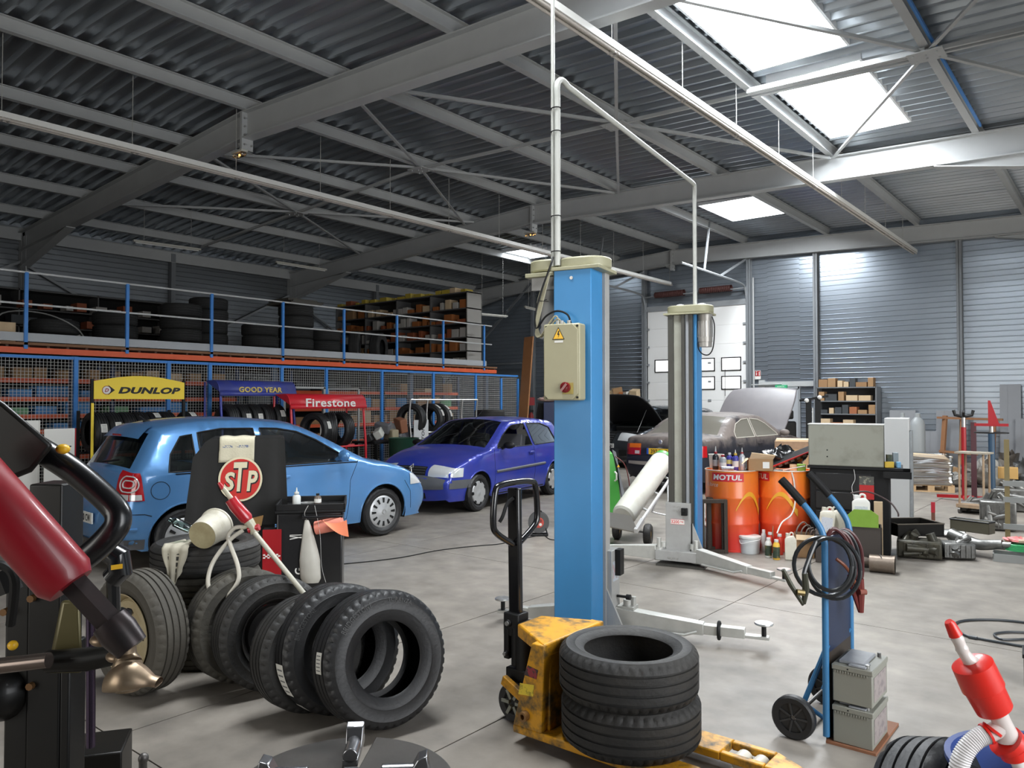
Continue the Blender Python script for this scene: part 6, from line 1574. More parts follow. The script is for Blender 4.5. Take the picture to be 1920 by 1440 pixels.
t = thing('exhaust_part', 'rusty steel exhaust canister lying before the drain pan', 'car part', (p.x, p.y, 0), face(1662) + .35)
part('canister', MB().cyl((-.06, .1, .085), (.13, .02, .085), .082, n=28).cyl((.128, .021, .085), (.145, .013, .085), .088, n=28), mat('canister_rust', (.17, .13, .10), .4, .6, c2=(.30, .26, .22), nscale=9), t)
part('pipe_elbow', MB().tube(smooth_pts([(-.05, .1, .085), (-.12, .12, .10), (-.17, .10, .06), (-.20, .05, .03)], 5), .038, 14), mat('pipe_rust', (.14, .11, .09), .5, .4), t)
part('clamp', MB().tube([(.02 + .0 * math.cos(a), .067 + .086 * math.cos(a) * .9, .085 + .086 * math.sin(a)) for a in [2 * PI * i / 20 for i in range(20)]], .006, 6, closed=True), STEELD, t)
part('open_end', MB().cyl((.1455, .0129, .085), (.1465, .0125, .085), .076, n=28), DARK, t)
solo('alloy_sheet', 'bright bent metal panel lying behind the drain pan', 'metal panel', MB().grid(lambda u, v: (.62 * u, .20 * v, .02 + .05 * math.sin(PI * v) + .03 * u), 10, 6), GBL, spot(1700, 1002), face(1740) - .1)
t = thing('sump', 'dark oblong sump with gasket lying on the silver pipe', 'car part', M=Matrix.Translation(near(1778, 8.45, .235)) @ Euler((0, 0, face(1800) - .45)).to_matrix().to_4x4())
part('sump_body', (lambda q: [q.box(0, .40, 0, .01, 0, .12), q.box(0, .40, .13, .14, 0, .12), q.box(0, .01, 0, .14, 0, .12), q.box(.39, .40, 0, .14, 0, .12), q.box(0, .4, 0, .14, 0, .01)] and q)(MB()), mat('sump_metal', (.13, .12, .085), .5, .4), t, bev=.006)
part('gasket', MB().tube([(0, 0, .122), (.4, 0, .122), (.4, .14, .122), (0, .14, .122)], .009, 5, closed=True), BLACK, t)
q = MB().tube(smooth_pts([(0, .1, .19), (.12, .05, .16), (.28, 0, .13), (.42, -.04, .15), (.52, -.05, .17)], 5), [.07 - .0012 * i for i in range(21)], 14)
q.cyl((.48, -.045, .16), (.60, -.055, .17), .032, n=14)
q.box(.0, .12, .0, .14, 0, .14)
solo('intake_pipe', 'silver tapering duct on the floor behind the gearbox', 'car part', q, GBL, near(1775, 8.35), face(1800) - .25)
# upright jack lever in red
p = spot(1750, 990)
jb = thing('upright_bar', 'flat upright bar with red painted top standing on the floor', 'bar', (p.x, p.y, 0), face(1750))
part('bar_shank', MB().box(-.022, .022, -.008, .008, 0, .20), mat('bar_rust', (.14, .05, .03), .6), jb)
part('grip', MB().box(-.024, .024, -.010, .010, .20, .335), mat('grip_red', (.38, .015, .03), .5), jb)
# wheeled rusty rack
RUSTM = mat('rust_steel', (.26, .17, .10), .7, c2=(.36, .30, .22), nscale=8)
p = spot(1797, 962); 
t = thing('tube_rack', 'four-legged rusty trolley on casters in the middle of the floor', 'trolley', (p.x, p.y, 0), face(1815) - .35)
for x in (.02, .34):
    for y in (0, .22):
        part('upright', MB().cyl((x, y, .12), (x, y, .88), .016, n=10), RUSTM, t)
        part('caster', MB().cyl((x - .015, y, .045), (x + .015, y, .045), .045, n=18).box(x - .02, x + .02, y - .02, y + .02, .07, .11), STEELD, t)
part('base_frame', MB().box(-.02, .38, -.03, .25, .09, .14), RUSTM, t)
part('top_shelf', MB().box(-.03, .39, -.04, .26, .88, .905), mat('shelf_worn', (.28, .25, .20), .7), t)
# transmission jacks
p = near(1806, 12.6); 
t = thing('transmission_jack', 'red hydraulic jack with black forked saddle', 'jack', p, face(1806))
part('cylinder', MB().cyl((0, 0, .1), (0, 0, 1.22), .038, n=20), mat('jack_red', (.24, .008, .012), .4), t); part('ram', MB().cyl((0, 0, 1.22), (0, 0, 1.38), .03, n=16), STEEL, t)
part('saddle', MB().tube([(-.14, 0, 1.50), (-.12, 0, 1.42), (0, 0, 1.39), (.12, 0, 1.42), (.14, 0, 1.50)], .025, 8).tube([(0, -.12, 1.48), (0, 0, 1.40), (0, .12, 1.48)], .02, 8), BLACK, t)
for a in (30, 150, 270): part('base_leg', MB().bar((0, 0, .08), (.45 * math.cos(math.radians(a)), .45 * math.sin(math.radians(a)), .05), .05, .05), RED, t)
part('dark_mast', MB().box(.10, .18, .05, .12, .02, 1.30), mat('mast_maroon', (.05, .015, .02), .5), t)
p = near(1858, 11.6)
t = thing('transmission_jack', 'blue jack column topped by a red pointed cradle', 'jack', p, face(1858))
part('cylinder', MB().cyl((0, 0, .05), (0, 0, 1.17), .045, n=20), mat('jack_blue', (.02, .05, .09), .5), t); part('ram', MB().cyl((0, 0, 1.17), (0, 0, 1.28), .028, n=14), STEEL, t)
part('cradle', MB().box(-.22, .22, -.04, .04, 1.27, 1.31), MATS['jack_red'], t)
part('cradle_horn', MB().add([(-.04, -.03, 1.31), (.10, -.03, 1.31), (-.01, -.02, 1.66), (-.04, -.02, 1.66), (-.04, .03, 1.31), (.10, .03, 1.31), (-.01, .02, 1.66), (-.04, .02, 1.66)], [(0, 1, 2, 3), (7, 6, 5, 4), (0, 4, 5, 1), (1, 5, 6, 2), (2, 6, 7, 3), (3, 7, 4, 0)]), MATS['jack_red'], t)
part('tool_ring', MB().tube([(.22 * math.cos(a), .22 * math.sin(a) * .6, 1.17) for a in [2 * PI * i / 20 for i in range(20)]], .010, 6, closed=True), BLACK, t)
for a in (30, 150, 270): part('base_leg', MB().bar((0, 0, .05), (.42 * math.cos(math.radians(a)), .42 * math.sin(math.radians(a)), .03), .05, .05), MATS['jack_blue'], t)
# press post at the far right with green jack stand
p = near(1886, 8.6)
t = thing('press_frame', 'brass-coloured steel channel post of a press at the right picture edge', 'press', p, face(1886))
part('post', MB().box(-.025, .025, -.025, .025, 0, 1.22), mat('press_brass', (.30, .24, .12), .45, .5), t)
for z in (.22, .52, .70): part('cross_bar', MB().box(-.04, .45, -.04, .0, z, z + .06), mat('press_grey', (.30, .31, .30), .5), t)
part('second_post', MB().box(.40, .46, -.03, .03, 0, 1.0), MATS['press_grey'], t)
part('base_bar', MB().box(-.12, .5, -.10, .05, .0, .08), mat('press_base', (.12, .10, .08), .6), t)
solo('air_hose', 'bright green coiled air hose in the steel tray by the press', 'hose', (lambda q: [q.tube([(.11 * math.cos(a), .09 * math.sin(a), .02 + .014 * k) for a in [2 * PI * i / 20 for i in range(20)]], .008, 6, closed=True) for k in range(5)] and q)(MB()), mat('hose_green', (.06, .42, .16), .4), near(1905, 7.9, .10), 0)
solo('tray', 'grey steel tray under the green hose at the right edge', 'tray', MB().box(-.22, .22, -.12, .12, 0, .02).box(-.22, .22, -.12, -.11, .02, .08).box(-.22, -.21, -.12, .12, .02, .08).box(-.22, .22, .11, .12, .02, .08), MATS['press_grey'], near(1905, 7.9, .0), face(1900))
solo('gloves', 'pink and green work gloves dropped on the green hose', 'gloves', lump(.09, 16, (1.4, 1, .6), 9), mat('glove_pink', (.72, .22, .22), .7, c2=(.2, .5, .3), nscale=9, lo=.5, hi=.55), near(1908, 7.92, .185), 0, ang=80)
solo('rag', 'flattened grey paper rag on the floor by the press', 'rag', MB().grid(lambda u, v: (.34 * u, .16 * v + .03 * math.sin(5 * u), .006 + .004 * math.sin(7 * u + 5 * v)), 10, 6), mat('rag_grey', (.42, .40, .36), .9), spot(1868, 1030), 0)
engine_lump('engine_block', 'bright alloy engine standing near the press post', 'engine part', near(1868, 9.9), face(1868), (.40, .36, .52), GBL, 21)
engine_lump('engine_block', 'white and steel engine with orange box behind, by the blue jack', 'engine part', near(1893, 11.6), face(1893), (.55, .40, .47), GBL, 22)
solo('carton', 'orange-brown carton sitting on the engine by the blue jack', 'carton', MB().box(-.13, .13, -.10, .10, 0, .17), mat('carton_orange', (.42, .25, .08), .7), near(1888, 11.7, .47), face(1893), bev=.004)
engine_lump('engine_block', 'low dark engine part on the floor behind the rusty trolley', 'engine part', near(1832, 11.4), face(1832), (.5, .3, .22), GB, 23)
# ---- wrapped pallet
p = spot(1705, 921)
PW = Matrix.Translation((p.x, p.y, 0)) @ Euler((0, 0, face(1740) + .12)).to_matrix().to_4x4()
t = thing('pallet', 'wooden pallet on the floor under a film-wrapped load', 'pallet', M=PW)
for y in (.0, .35, .70):
    for x in (.0, .30, .62): part('block', MB().box(x, x + .11, y, y + .10, .02, .11), WOODL, t)
    part('bottom_board', MB().box(0, .73, y, y + .10, 0, .02), WOODL, t)
for i in range(5): part('deck_board', MB().box(0, .73, .02 + .17 * i, .02 + .17 * i + .11, .11, .13), WOODL, t)
t = thing('wrapped_load', 'cardboard load wrapped in shiny stretch film on the pallet', 'wrapped load', M=PW @ TR(0, 0, .13))
part('carton_stack', MB().add([(.02, .02, 0), (.70, .02, 0), (.70, .75, 0), (.02, .75, 0), (.0, .0, .52), (.66, .04, .46), (.66, .73, .50), (.0, .73, .54)], [(0, 3, 2, 1), (4, 5, 6, 7), (0, 1, 5, 4), (1, 2, 6, 5), (2, 3, 7, 6), (3, 0, 4, 7)]), CARDL, t)
fm = glass('stretch_film', (.85, .85, .85), .38, .16)
fg = MB().grid(lambda u, v: (lambda a, k: (.35 + (.36 + k) * max(-1, min(1, 1.35 * math.cos(a))), .38 + (.39 + k) * max(-1, min(1, 1.35 * math.sin(a))), .0 + .55 * v - .04 * max(0, math.cos(a)) * v))(2 * PI * u, .008 * math.sin(23 * v + 6 * u) + .006 * math.sin(41 * v - 9 * u)), 60, 26)
part('film', fg, fm, t, ang=80)
# ---- things against the end wall
def wallspot(px, off=.25):
    p = atY(px, 752, YE - off); return Vector((p.x, p.y, 0))
def cylbottle(px, d, r, h, m_, lb):
    o = thing('gas_cylinder', lb, 'gas cylinder', near(px, d), 0)
    part('cylinder_body', MB().lathe([(0, 0), (r * .9, 0), (r, .03), (r, h * .80), (r * .85, h * .87), (r * .45, h * .92), (r * .36, h * .93)], 28), m_, o)
    part('valve_cap', MB().lathe([(r * .40, h * .92), (r * .40, h * .99), (0, h)], 18), m_, o)
cylbottle(1720, 17.6, .155, 1.38, mat('cylinder_grey', (.33, .35, .36), .45), 'stout grey gas cylinder behind the wrapped pallet load')
cylbottle(1692, 17.9, .11, 1.38, MATS['cylinder_grey'], 'slimmer grey gas cylinder behind the pale locker')
PG = mat('panel_grey', (.26, .27, .29), .5)
for (px, w_, h_, off, rz, lb) in ((1690, .6, 1.42, .35, 0, 'grey sheet panel leaning behind the slim gas cylinder'), (1748, .5, .92, .6, 0, 'low grey panel leaning between cylinder and wooden frames'), (1775, .50, 1.42, .3, 0, 'grey panel with notched top behind the wooden frame'), (1893, .42, 2.05, .3, 0, 'tallest grey steel panel leaning on the end wall'), (1917, .3, 1.25, .4, 0, 'grey panel cut by the picture edge')):
    p = wallspot(px, off)
    solo('steel_panel', lb, 'panel', MB().box(-w_ / 2, w_ / 2, 0, .03, 0, h_).box(-w_ * .15, -w_ * .13, -.004, 0, 0, h_), PG, p, 0, rot=(math.radians(-4), 0, 0))
BRW = mat('brown_wood', (.30, .14, .06), .7, c2=(.22, .10, .05), nscale=4)
p = wallspot(1786, .75)
solo('wooden_frame', 'orange-brown timber frame leaning by the end wall', 'frame', MB().bar((-.25, 0, 0), (-.18, .12, 1.30), .11, .05).bar((.15, 0, 0), (.20, .12, 1.30), .11, .05).bar((-.35, .12, 1.25), (1.0, .12, 1.22), .10, .05).bar((-.3, .03, .45), (.5, .03, .40), .08, .05).bar((.80, 0, .4), (.82, .1, 1.25), .10, .05), BRW, p, 0)
random.seed(11)
for i in range(15):
    px = random.uniform(1800, 1925); d = random.uniform(14.5, 17.0)
    z0 = 0
    w_, l_, h_ = random.uniform(.5, 1.0), random.uniform(.3, .6), random.uniform(.25, .85) * (.7 + .6 * (px > 1850))
    cc = random.choice([((.05, .05, .048), 'dark', 'dark'), ((.22, .21, .19), 'worn', 'worn grey'), ((.10, .085, .07), 'brownish', 'brownish')])
    solo('scrap_panel', '%s bent body panel lying in the scrap heap by the end wall' % cc[2], 'scrap', lump(.5, 14, (w_, l_, h_ * .9), 40 + i), mat('scrap_' + cc[1], cc[0], .5, .2, c2=tuple(k * .5 for k in cc[0]), nscale=5), near(px, d), random.uniform(0, 3), 'scrap heap panels', ang=80)
for i, (px, d, w_, h_) in enumerate(((1752, 16.2, .55, .35), (1768, 15.8, .4, .30), (1905, 15.0, .6, .3))):
    solo('carton', ['flattened brown carton behind the wrapped pallet', 'brown carton right of the wrapped pallet', 'brown carton on the scrap heap edge'][i], 'carton', MB().box(-w_ / 2, w_ / 2, -.2, .2, 0, h_), CARD, near(px, d), face(px) + .3 * i, rot=None)
# shelving by the exit door
p = wallspot(1593, .35)
SH = mat('shelf_dark_grey', (.16, .17, .18), .5)
t = thing('shelf_unit', 'grey steel shelf unit of spare parts against the end wall', 'shelving', (p.x - .02, p.y, 0))
X0, X1 = -.78, .70
part('back_sheet', MB().box(X0, X1, .28, .30, .05, 2.0), mat('shelf_back', (.035, .036, .04), .6), t)
for x in (X0, X1): part('side_sheet', MB().box(x - .015, x + .015, -.15, .30, 0, 2.02), SH, t)
shz = [.10, .50, .95, 1.32, 1.66, 2.02]
for z in shz: part('shelf_board', MB().box(X0, X1, -.15, .28, z - .03, z), SH, t)
random.seed(5)
BXM = [CARD, CARDL, mat('box_rust', (.34, .12, .05), .7), mat('box_darkgrey', (.05, .055, .06), .6), mat('box_brown2', (.30, .17, .08), .8)]
names = ['brown', 'pale', 'rust-red', 'dark', 'tan']
lv = {2.02: 'top', 1.66: 'second', 1.32: 'third', .95: 'fourth'}
for z, n_ in ((2.02, 6), (1.66, 6), (1.32, 7), (.95, 6)):
    x = X0 + .05
    while x < X1 - .14:
        w_ = random.uniform(.10, .30); h_ = random.uniform(.10, .24); k = random.randrange(5) if z > 2 else random.choice([0, 0, 1, 2, 4, 3])
        w_ = min(w_, X1 - .03 - x)
        n_i = globals().get('n_i', 0) + 1 if x > X0 + .06 else 0
        solo('parts_box', '%s box, %s from the exit door side, %s shelf of the end wall unit' % (names[k], ORD[n_i], lv[z]), 'box', MB().box(0, w_, -.12, .12, 0, h_), BXM[k], (p.x + x - .02, p.y, z + .001), 0, 'boxes in the end wall shelf unit')
        x += w_ + random.uniform(.01, .06)
# stand with two lamps, black seat, carton, signs
p = near(1526, 17.0)
t = thing('alignment_stand', 'black mast with two round lamps and white scale', 'stand', p, face(1526))
part('mast', MB().box(-.17, -.05, -.03, .03, 0, 1.68).box(.02, .14, -.03, .03, 0, 1.72), BLACK, t)
part('lamp_head', MB().ball((-.15, -.06, 1.66), .05).ball((.12, -.06, 1.73), .05), WHITEP, t)
part('head_arm', MB().bar((-.30, 0, 1.66), (.3, 0, 1.76), .05, .05), BLACK, t)
part('scale', MB().box(-.035, -.015, -.035, -.03, .9, 1.5), WHITEP, t)
part('stand_foot', MB().box(-.3, .3, -.2, .2, 0, .05), BLACK, t)
p = near(1480, 19.0)
t = thing('removed_seat', 'black removed car seat standing near the exit door', 'car seat', p, face(1478) + .5)
part('backrest', MB().box(-.20, .20, 0, .14, .40, 1.15), BLACK, t, bev=.05, seg=3); part('headrest', MB().box(-.13, .13, .01, .12, 1.20, 1.42), BLACK, t, bev=.04, seg=3); part('cushion', MB().box(-.25, .25, -.45, .1, .2, .42), BLACK, t, bev=.05, seg=3); part('seat_rail', MB().box(-.2, .2, -.4, .1, 0, .2), DARK, t)
p = near(1488, 12.8)
t = thing('workbench', 'wooden bench heaped with cardboard beyond the dusty saloon', 'bench', p, face(1488))
part('bench_top', MB().box(-.30, .35, -.2, .5, .86, .98), mat('bench_wood', (.28, .17, .10), .7, c2=(.06, .04, .03), nscale=6, stretch=(1, 6, 1)), t)
for x in (-.25, .30): part('leg', MB().box(x - .03, x + .03, -.15, .45, 0, .86), BRW, t)
part('red_upright', MB().box(.30, .36, -.24, -.2, .6, 1.05), RED, t)
part('bench_front', MB().box(-.28, .30, -.2, -.17, .3, .86), CARD, t)
solo('cardboard_sheet', 'pale flat cardboard lying on the wooden bench', 'cardboard', MB().box(-.28, .25, -.15, .4, 0, .03), CARDL, p + Vector((0, 0, .981)), face(1488))
# signs
p = atY(1421, 703, YE - .06)
t = thing('fire_sign', 'small red and white fire equipment sign on the end wall', 'sign', (p.x, p.y, p.z))
part('sign_plate', MB().box(-.085, .085, -.006, 0, -.125, .125), PAPER, t); part('sign_field', MB().box(-.075, .075, -.009, -.006, -.035, .115), RED, t)
part('pictogram', MB().box(-.045, -.02, -.011, -.009, -.01, .06).ball((-.032, -.011, .085), .014).box(.03, .055, -.011, -.009, -.02, .09), PAPER, t)
p = atY(1464, 728, YE - .16)
t = thing('exit_sign', 'small green emergency exit sign over the grey door', 'sign', (p.x, p.y, p.z + .02))
part('sign_plate', MB().box(-.16, .16, 0, .09, -.06, .07), mat('exit_green', (.03, .36, .16), .5, emit=((.03, .36, .16), .25)), t)
part('lettering', flat_text('SORTIE', .20, .030, FRONT(0, -.002, .03), .01), PAPER, t); part('lettering', flat_text('DE SECOURS', .24, .030, FRONT(0, -.002, -.025), .01), PAPER, t)
q = MB().tube([(atY(1402, 735, YE - .1)), (atY(1404, 722, YE - .1)), (atY(1466, 720, YE - .1)), (atY(1468, 726, YE - .1))], .02, 8)
solo('cable_pipe', 'grey pipe bending to the exit sign', 'pipe', q, BEAM)
solo('cable_pipe', 'vertical grey pipe right of the white door', 'pipe', MB().cyl((-8.50, YE - .1, 0), (-8.50, YE - .1, 5.2), .025, n=10), BEAM)

# ================================================================== BATTERY TROLLEY
t = thing('hand_truck', 'blue hand truck with two car batteries and jump cables', 'hand truck', (-1.185, 3.86, 0), 0)
CBL = mat('truck_blue', (.035, .16, .33), .4, c2=(.03, .12, .26), nscale=3)
for y in (.0, .42):
    part('rail', MB().tube([(0, y, .03), (0, y, .95)] + smooth_pts([(0, y, .955), (-.015, y, 1.02), (-.06, y, 1.09), (-.11, y, 1.15)], 4), .016, 12), CBL, t)
    part('grip', MB().tube([(-.10, y, 1.14), (-.17, y, 1.215), (-.21, y, 1.255)], .021, 12), BLACK, t)
part('back_plate', MB().box(-.004, .004, .01, .41, .42, .98), mat('plate_navy', (.012, .022, .055), .42, c2=(.018, .018, .03), nscale=3), t)
part('lower_plate', MB().box(-.004, .004, .01, .41, .0, .42), mat('plate_rust', (.03, .022, .016), .6), t)
part('toe_plate', MB().box(0, .225, -.01, .43, .0, .012), mat('toe_rust', (.28, .12, .06), .7, c2=(.16, .07, .04), nscale=12), t)
part('axle', MB().cyl((-.135, -.07, .105), (-.135, .49, .105), .010, n=10), STEELD, t)
for y in (.03, .39):
    part('axle_strut', MB().tube([(0, y, .46), (-.135, y, .105)], .013, 8), CBL, t); part('axle_strut', MB().tube([(0, y, .09), (-.135, y, .16)], .011, 8), CBL, t)
for y, s in ((-.06, -1), (.48, 1)):
    wl = part('wheel', MB().lathe([(.070, -.018), (.095, -.024), (.104, -.016), (.105, 0), (.104, .016), (.095, .024), (.070, .018)], 40, TR(-.135, y, .105, rx=PI / 2), closed=True), RUBN, t)
    part('wheel_disc', MB().lathe([(.014, .012), (.072, .010), (.072, -.010), (.014, -.012)], 32, TR(-.135, y, .105, rx=PI / 2), closed=True), mat('wheel_disc', (.020, .020, .020), .5), wl)
    sp = MB()
    for k in range(7): sp.box(.014, .072, -.004, .004, .008, .018, TR(-.135, y, .105, rx=PI / 2) @ TR(rz=2 * PI * k / 7))
    part('wheel_spoke', sp, mat('spoke_black', (.035, .035, .035), .45), wl)
BAT = mat('battery_grey', (.24, .24, .205), .5, c2=(.25, .25, .21), nscale=9)
BATT_ = mat('battery_top', (.28, .29, .31), .45, c2=(.16, .17, .18), nscale=14)
def battery(label, z, M=None):
    M = M or TR(-1.155, 3.865, z)
    o = thing('car_battery', label, 'battery', M=M, group='batteries on the blue hand truck')
    part('battery_case', MB().box(.0, .178, 0, .275, 0, .150), BAT, o, bev=.004)
    part('case_lid', MB().box(-.004, .182, -.004, .279, .150, .176), BAT, o, bev=.004)
    part('lid_block', MB().box(.02, .135, .03, .24, .176, .192).box(.07, .15, .0, .09, .176, .186), BATT_, o, bev=.004)
    part('terminal', MB().cyl((.15, .03, .176), (.15, .03, .192), .009, n=12), STEEL, o)
    part('terminal', MB().cyl((.15, .245, .176), (.15, .245, .196), .009, n=12), STEELD, o)
    part('battery_label', MB().box(.1785, .1795, .03, .25, .02, .135), mat('battery_label', (.30, .26, .25), .6, c2=(.12, .10, .12), nscale=22, lo=.5, hi=.6), o)
    part('lid_ridge', (lambda q: [q.box(.01 + .012 * i, .016 + .012 * i, -.006, -.003, .140, .150) for i in range(13)] and q)(MB()), BAT, o)
    part('vent_hole', MB().cyl((.07, -.0045, .163), (.07, -.003, .163), .004, n=8), DARK, o)
battery('lower grey car battery on the blue hand truck', .013)
battery('upper grey car battery on the blue hand truck, lid in view', .208)
# jump cables hung on the handles
def loop(c_, rx, rz_, n=30, tilt=0, sweep=2 * PI, a0=0): return [c_ + rt_c * (rx * math.cos(a0 + sweep * i / n)) + Vector((0, 0, rz_ * math.sin(a0 + sweep * i / n))) + fw_c * (tilt * math.sin(a0 + sweep * i / n)) for i in range(n + 1)]
rt_c = Vector((math.cos(face(1550)), math.sin(face(1550)), 0)); fw_c = Vector((-math.sin(face(1550)), math.cos(face(1550)), 0))
K = lambda x, y, d=3.68: atD(x, y, d)
t = thing('jump_cable', 'black jump cable coiled over the hand truck with dark clamp', 'jump cable', K(1550, 1060))
o_ = t.location.copy()
CK = mat('cable_black', (.012, .013, .014), .35, coat=.2)
for (cx_, cy_, rx, ry, d) in ((1545, 1062, .135, .135, 3.66), (1556, 1058, .095, .12, 3.63), (1564, 1066, .115, .14, 3.70)):
    part('cable_loop', MB().tube([p - o_ for p in loop(K(cx_, cy_, d), rx, ry, 30, .02)], .0105, 8), CK, t)
part('cable_tail', MB().tube([p - o_ for p in smooth_pts([K(1530, 1015, 3.6), K(1516, 1050, 3.58), K(1508, 1075, 3.56), K(1510, 1092, 3.56)], 5)], .010, 8), CK, t)
cl = MB().tube([p - o_ for p in (K(1509, 1075, 3.56), K(1511, 1105, 3.56), K(1507, 1132, 3.56))], [.014, .017, .010], 8)
cl.tube([p - o_ for p in (K(1468, 1068, 3.56), K(1482, 1095, 3.56), K(1496, 1118, 3.56), K(1506, 1134, 3.56))], [.010, .012, .010, .008], 8)
part('clamp', cl, mat('clamp_dark', (.05, .05, .035), .45, .4), t)
part('clamp_spring', MB().tube([p - o_ for p in (K(1494, 1110, 3.55), K(1508, 1112, 3.55))], .014, 8), mat('spring_brass', (.16, .12, .05), .4, .7), t)
t = thing('jump_cable', 'dark red jump cable draped over the far handle with red clamp', 'jump cable', K(1590, 1040))
o_ = t.location.copy()
CR = mat('cable_maroon', (.06, .012, .012), .4, coat=.2)
for k, (dx, dd) in enumerate(((0, 3.85), (7, 3.88), (14, 3.92), (-6, 3.82))):
    part('cable_loop', MB().tube([p - o_ for p in smooth_pts([K(1552 + dx, 1010 + 3 * k, dd), K(1566 + dx, 998 - 2 * k, dd), K(1585 + dx, 1002, dd), K(1600 + dx, 1030, dd), K(1608 + dx * .6, 1075, dd), K(1610, 1095, dd)], 6)], .0105, 8), CR if k != 1 else CK, t)
cl = MB().tube([p - o_ for p in (K(1612, 1085, 3.8), K(1613, 1115, 3.8), K(1614, 1148, 3.8))], [.020, .021, .014], 8)
cl.tube([p - o_ for p in (K(1592, 1078, 3.8), K(1600, 1110, 3.8), K(1612, 1146, 3.8))], [.010, .012, .010], 8)
part('clamp', cl, mat('clamp_red', (.12, .018, .014), .45), t)
part('clamp_pivot', MB().tube([p - o_ for p in (K(1612, 1110, 3.78), K(1624, 1110, 3.78))], .014, 10), mat('pivot_rust', (.20, .05, .03), .5), t)
part('clamp_wire', MB().tube([p - o_ for p in smooth_pts([K(1568, 1048, 3.7), K(1585, 1062, 3.7), K(1600, 1085, 3.75), K(1604, 1100, 3.78)], 5)], .008, 8), mat('wire_rust', (.18, .05, .02), .5), t)

# ================================================================== GREEN MACHINE, GAS BOTTLE ON ITS TRUCK, CABLE REEL
p = near(1142, 10.3)
t = thing('ac_station', 'bright green service machine on wheels behind the blue column', 'service machine', p, face(1142) + .15)
part('shell', MB().add([(-.28, -.2, .1), (.14, -.2, .1), (.14, .3, .1), (-.28, .3, .1), (-.28, -.16, .96), (.02, -.16, .96), (.02, .3, 1.0), (-.28, .3, 1.0), (.08, -.18, .80), (.08, .3, .80)],
   [(0, 3, 2, 1), (0, 1, 8, 5, 4), (1, 2, 9, 8), (8, 9, 6, 5), (4, 5, 6, 7), (3, 0, 4, 7), (2, 3, 7, 6, 9)]), GREENP, t, bev=.01)
part('side_shell', MB().add([(.081, -.19, .80), (.141, -.205, .30), (.20, -.12, .35), (.21, .2, .5), (.13, .25, .95), (.04, .0, 1.0), (.022, -.165, .97)], [(0, 1, 2, 3, 4, 5, 6)]), GREYPL, t)
part('handle', MB().tube([(.04, -.21, .72), (.06, -.23, .70), (.06, -.23, .62), (.04, -.21, .60)], .012, 8), CREAM, t)
part('service_hose', MB().tube(smooth_pts([(.05, -.2, .92), (.18, -.2, .80), (.24, -.2, .5), (.22, -.2, .28), (.17, -.2, .40)], 6), .007, 6), mat('hose_maroon', (.12, .02, .02), .5), t)
part('warning_triangle', MB().prism([(-.02, 0), (.02, 0), (0, .035)], 0, .001, FRONT(.09, -.207, .78)), MATS['warning_yellow'], t)
for x in (-.2, .1): part('caster', MB().cyl((x, -.1, .05), (x, -.06, .05), .05, n=16), RUBN, t)
# hand truck lying back, with white bottle
WB = mat('bottle_white_steel', (.58, .57, .51), .4, c2=(.42, .38, .31), nscale=4, lo=.45)
t = thing('hand_truck', 'aluminium hand truck tilted back, loaded with the white gas bottle', 'hand truck', spot(1205, 1018), 0)
o_ = t.location.copy()
g_ = lambda x, y, d: atD(x, y, d) - o_
ALU = mat('aluminium', (.66, .66, .66), .35, .5)
a0, a1 = g_(1150, 962, 8.55), g_(1190, 994, 8.35)
top_, bot_ = g_(1265, 885, 9.6), g_(1197, 985, 8.6)
part('rail', MB().tube([bot_, top_], .02, 10), ALU, t)
top2, bot2 = g_(1230, 870, 9.9), g_(1160, 968, 8.9)
part('rail', MB().tube([bot2, top2], .02, 10), ALU, t)
for f_ in (.25, .55, .85): part('cross_bar', MB().tube([bot_.lerp(top_, f_), bot2.lerp(top2, f_)], .014, 8), ALU, t)
part('toe_plate', MB().add([g_(1130, 958, 8.75), g_(1183, 967, 8.45), g_(1198, 999, 8.35), g_(1134, 985, 8.70), g_(1130, 960, 8.78), g_(1183, 969, 8.48), g_(1198, 1001, 8.38), g_(1134, 987, 8.73)], [(0, 1, 2, 3), (7, 6, 5, 4), (0, 4, 5, 1), (1, 5, 6, 2), (2, 6, 7, 3), (3, 7, 4, 0)]), mat('toe_alu', (.42, .40, .36), .4, .5), t)
part('toe_bracket', MB().bar(g_(1192, 996, 8.35), g_(1205, 975, 8.55), .04, .05), ALU, t)
for px_, py_, d_ in ((1215, 999, 8.75), (1157, 990, 9.15)):
    c_ = g_(px_, py_, d_); c_.z = .125 - o_.z
    M = Matrix.Translation(c_) @ rt8.to_track_quat('Z', 'Y').to_matrix().to_4x4()
    w_ = part('wheel', MB().lathe([(.055, -.035), (.10, -.045), (.120, -.030), (.125, 0), (.120, .030), (.10, .045), (.055, .035)], 36, M, closed=True), RUB, t)
    part('wheel_hub', MB().lathe([(0, .03), (.02, .035), (.03, .025), (.055, .030), (.056, .02), (.056, -.03), (0, -.03)], 28, M), mat('hub_gold', (.35, .24, .08), .45, .5), w_)
part('axle', MB().cyl(g_(1215, 999, 8.75), g_(1157, 990, 9.15), .012, n=8), STEELD, t)
part('prop_stand', MB().tube([g_(1252, 905, 9.4), g_(1254, 960, 9.1)], .012, 8).tube([g_(1238, 925, 9.2), g_(1222, 960, 9.0), g_(1256, 968, 9.0)], .012, 8), ALU, t)
c0, c1 = atD(1168, 968, 8.78), atD(1246, 858, 9.75)
t = thing('gas_cylinder', 'long white gas bottle lying tilted on the aluminium hand truck', 'gas cylinder', c0)
Mz = aim(Vector((0, 0, 0)), c1 - c0); L_ = (c1 - c0).length
part('cylinder_body', MB().lathe([(0, 0), (.11, 0), (.135, .02), (.140, .06), (.140, L_ - .12), (.12, L_ - .03), (.06, L_ + .05), (0, L_ + .07)], 36, Mz), WB, t)
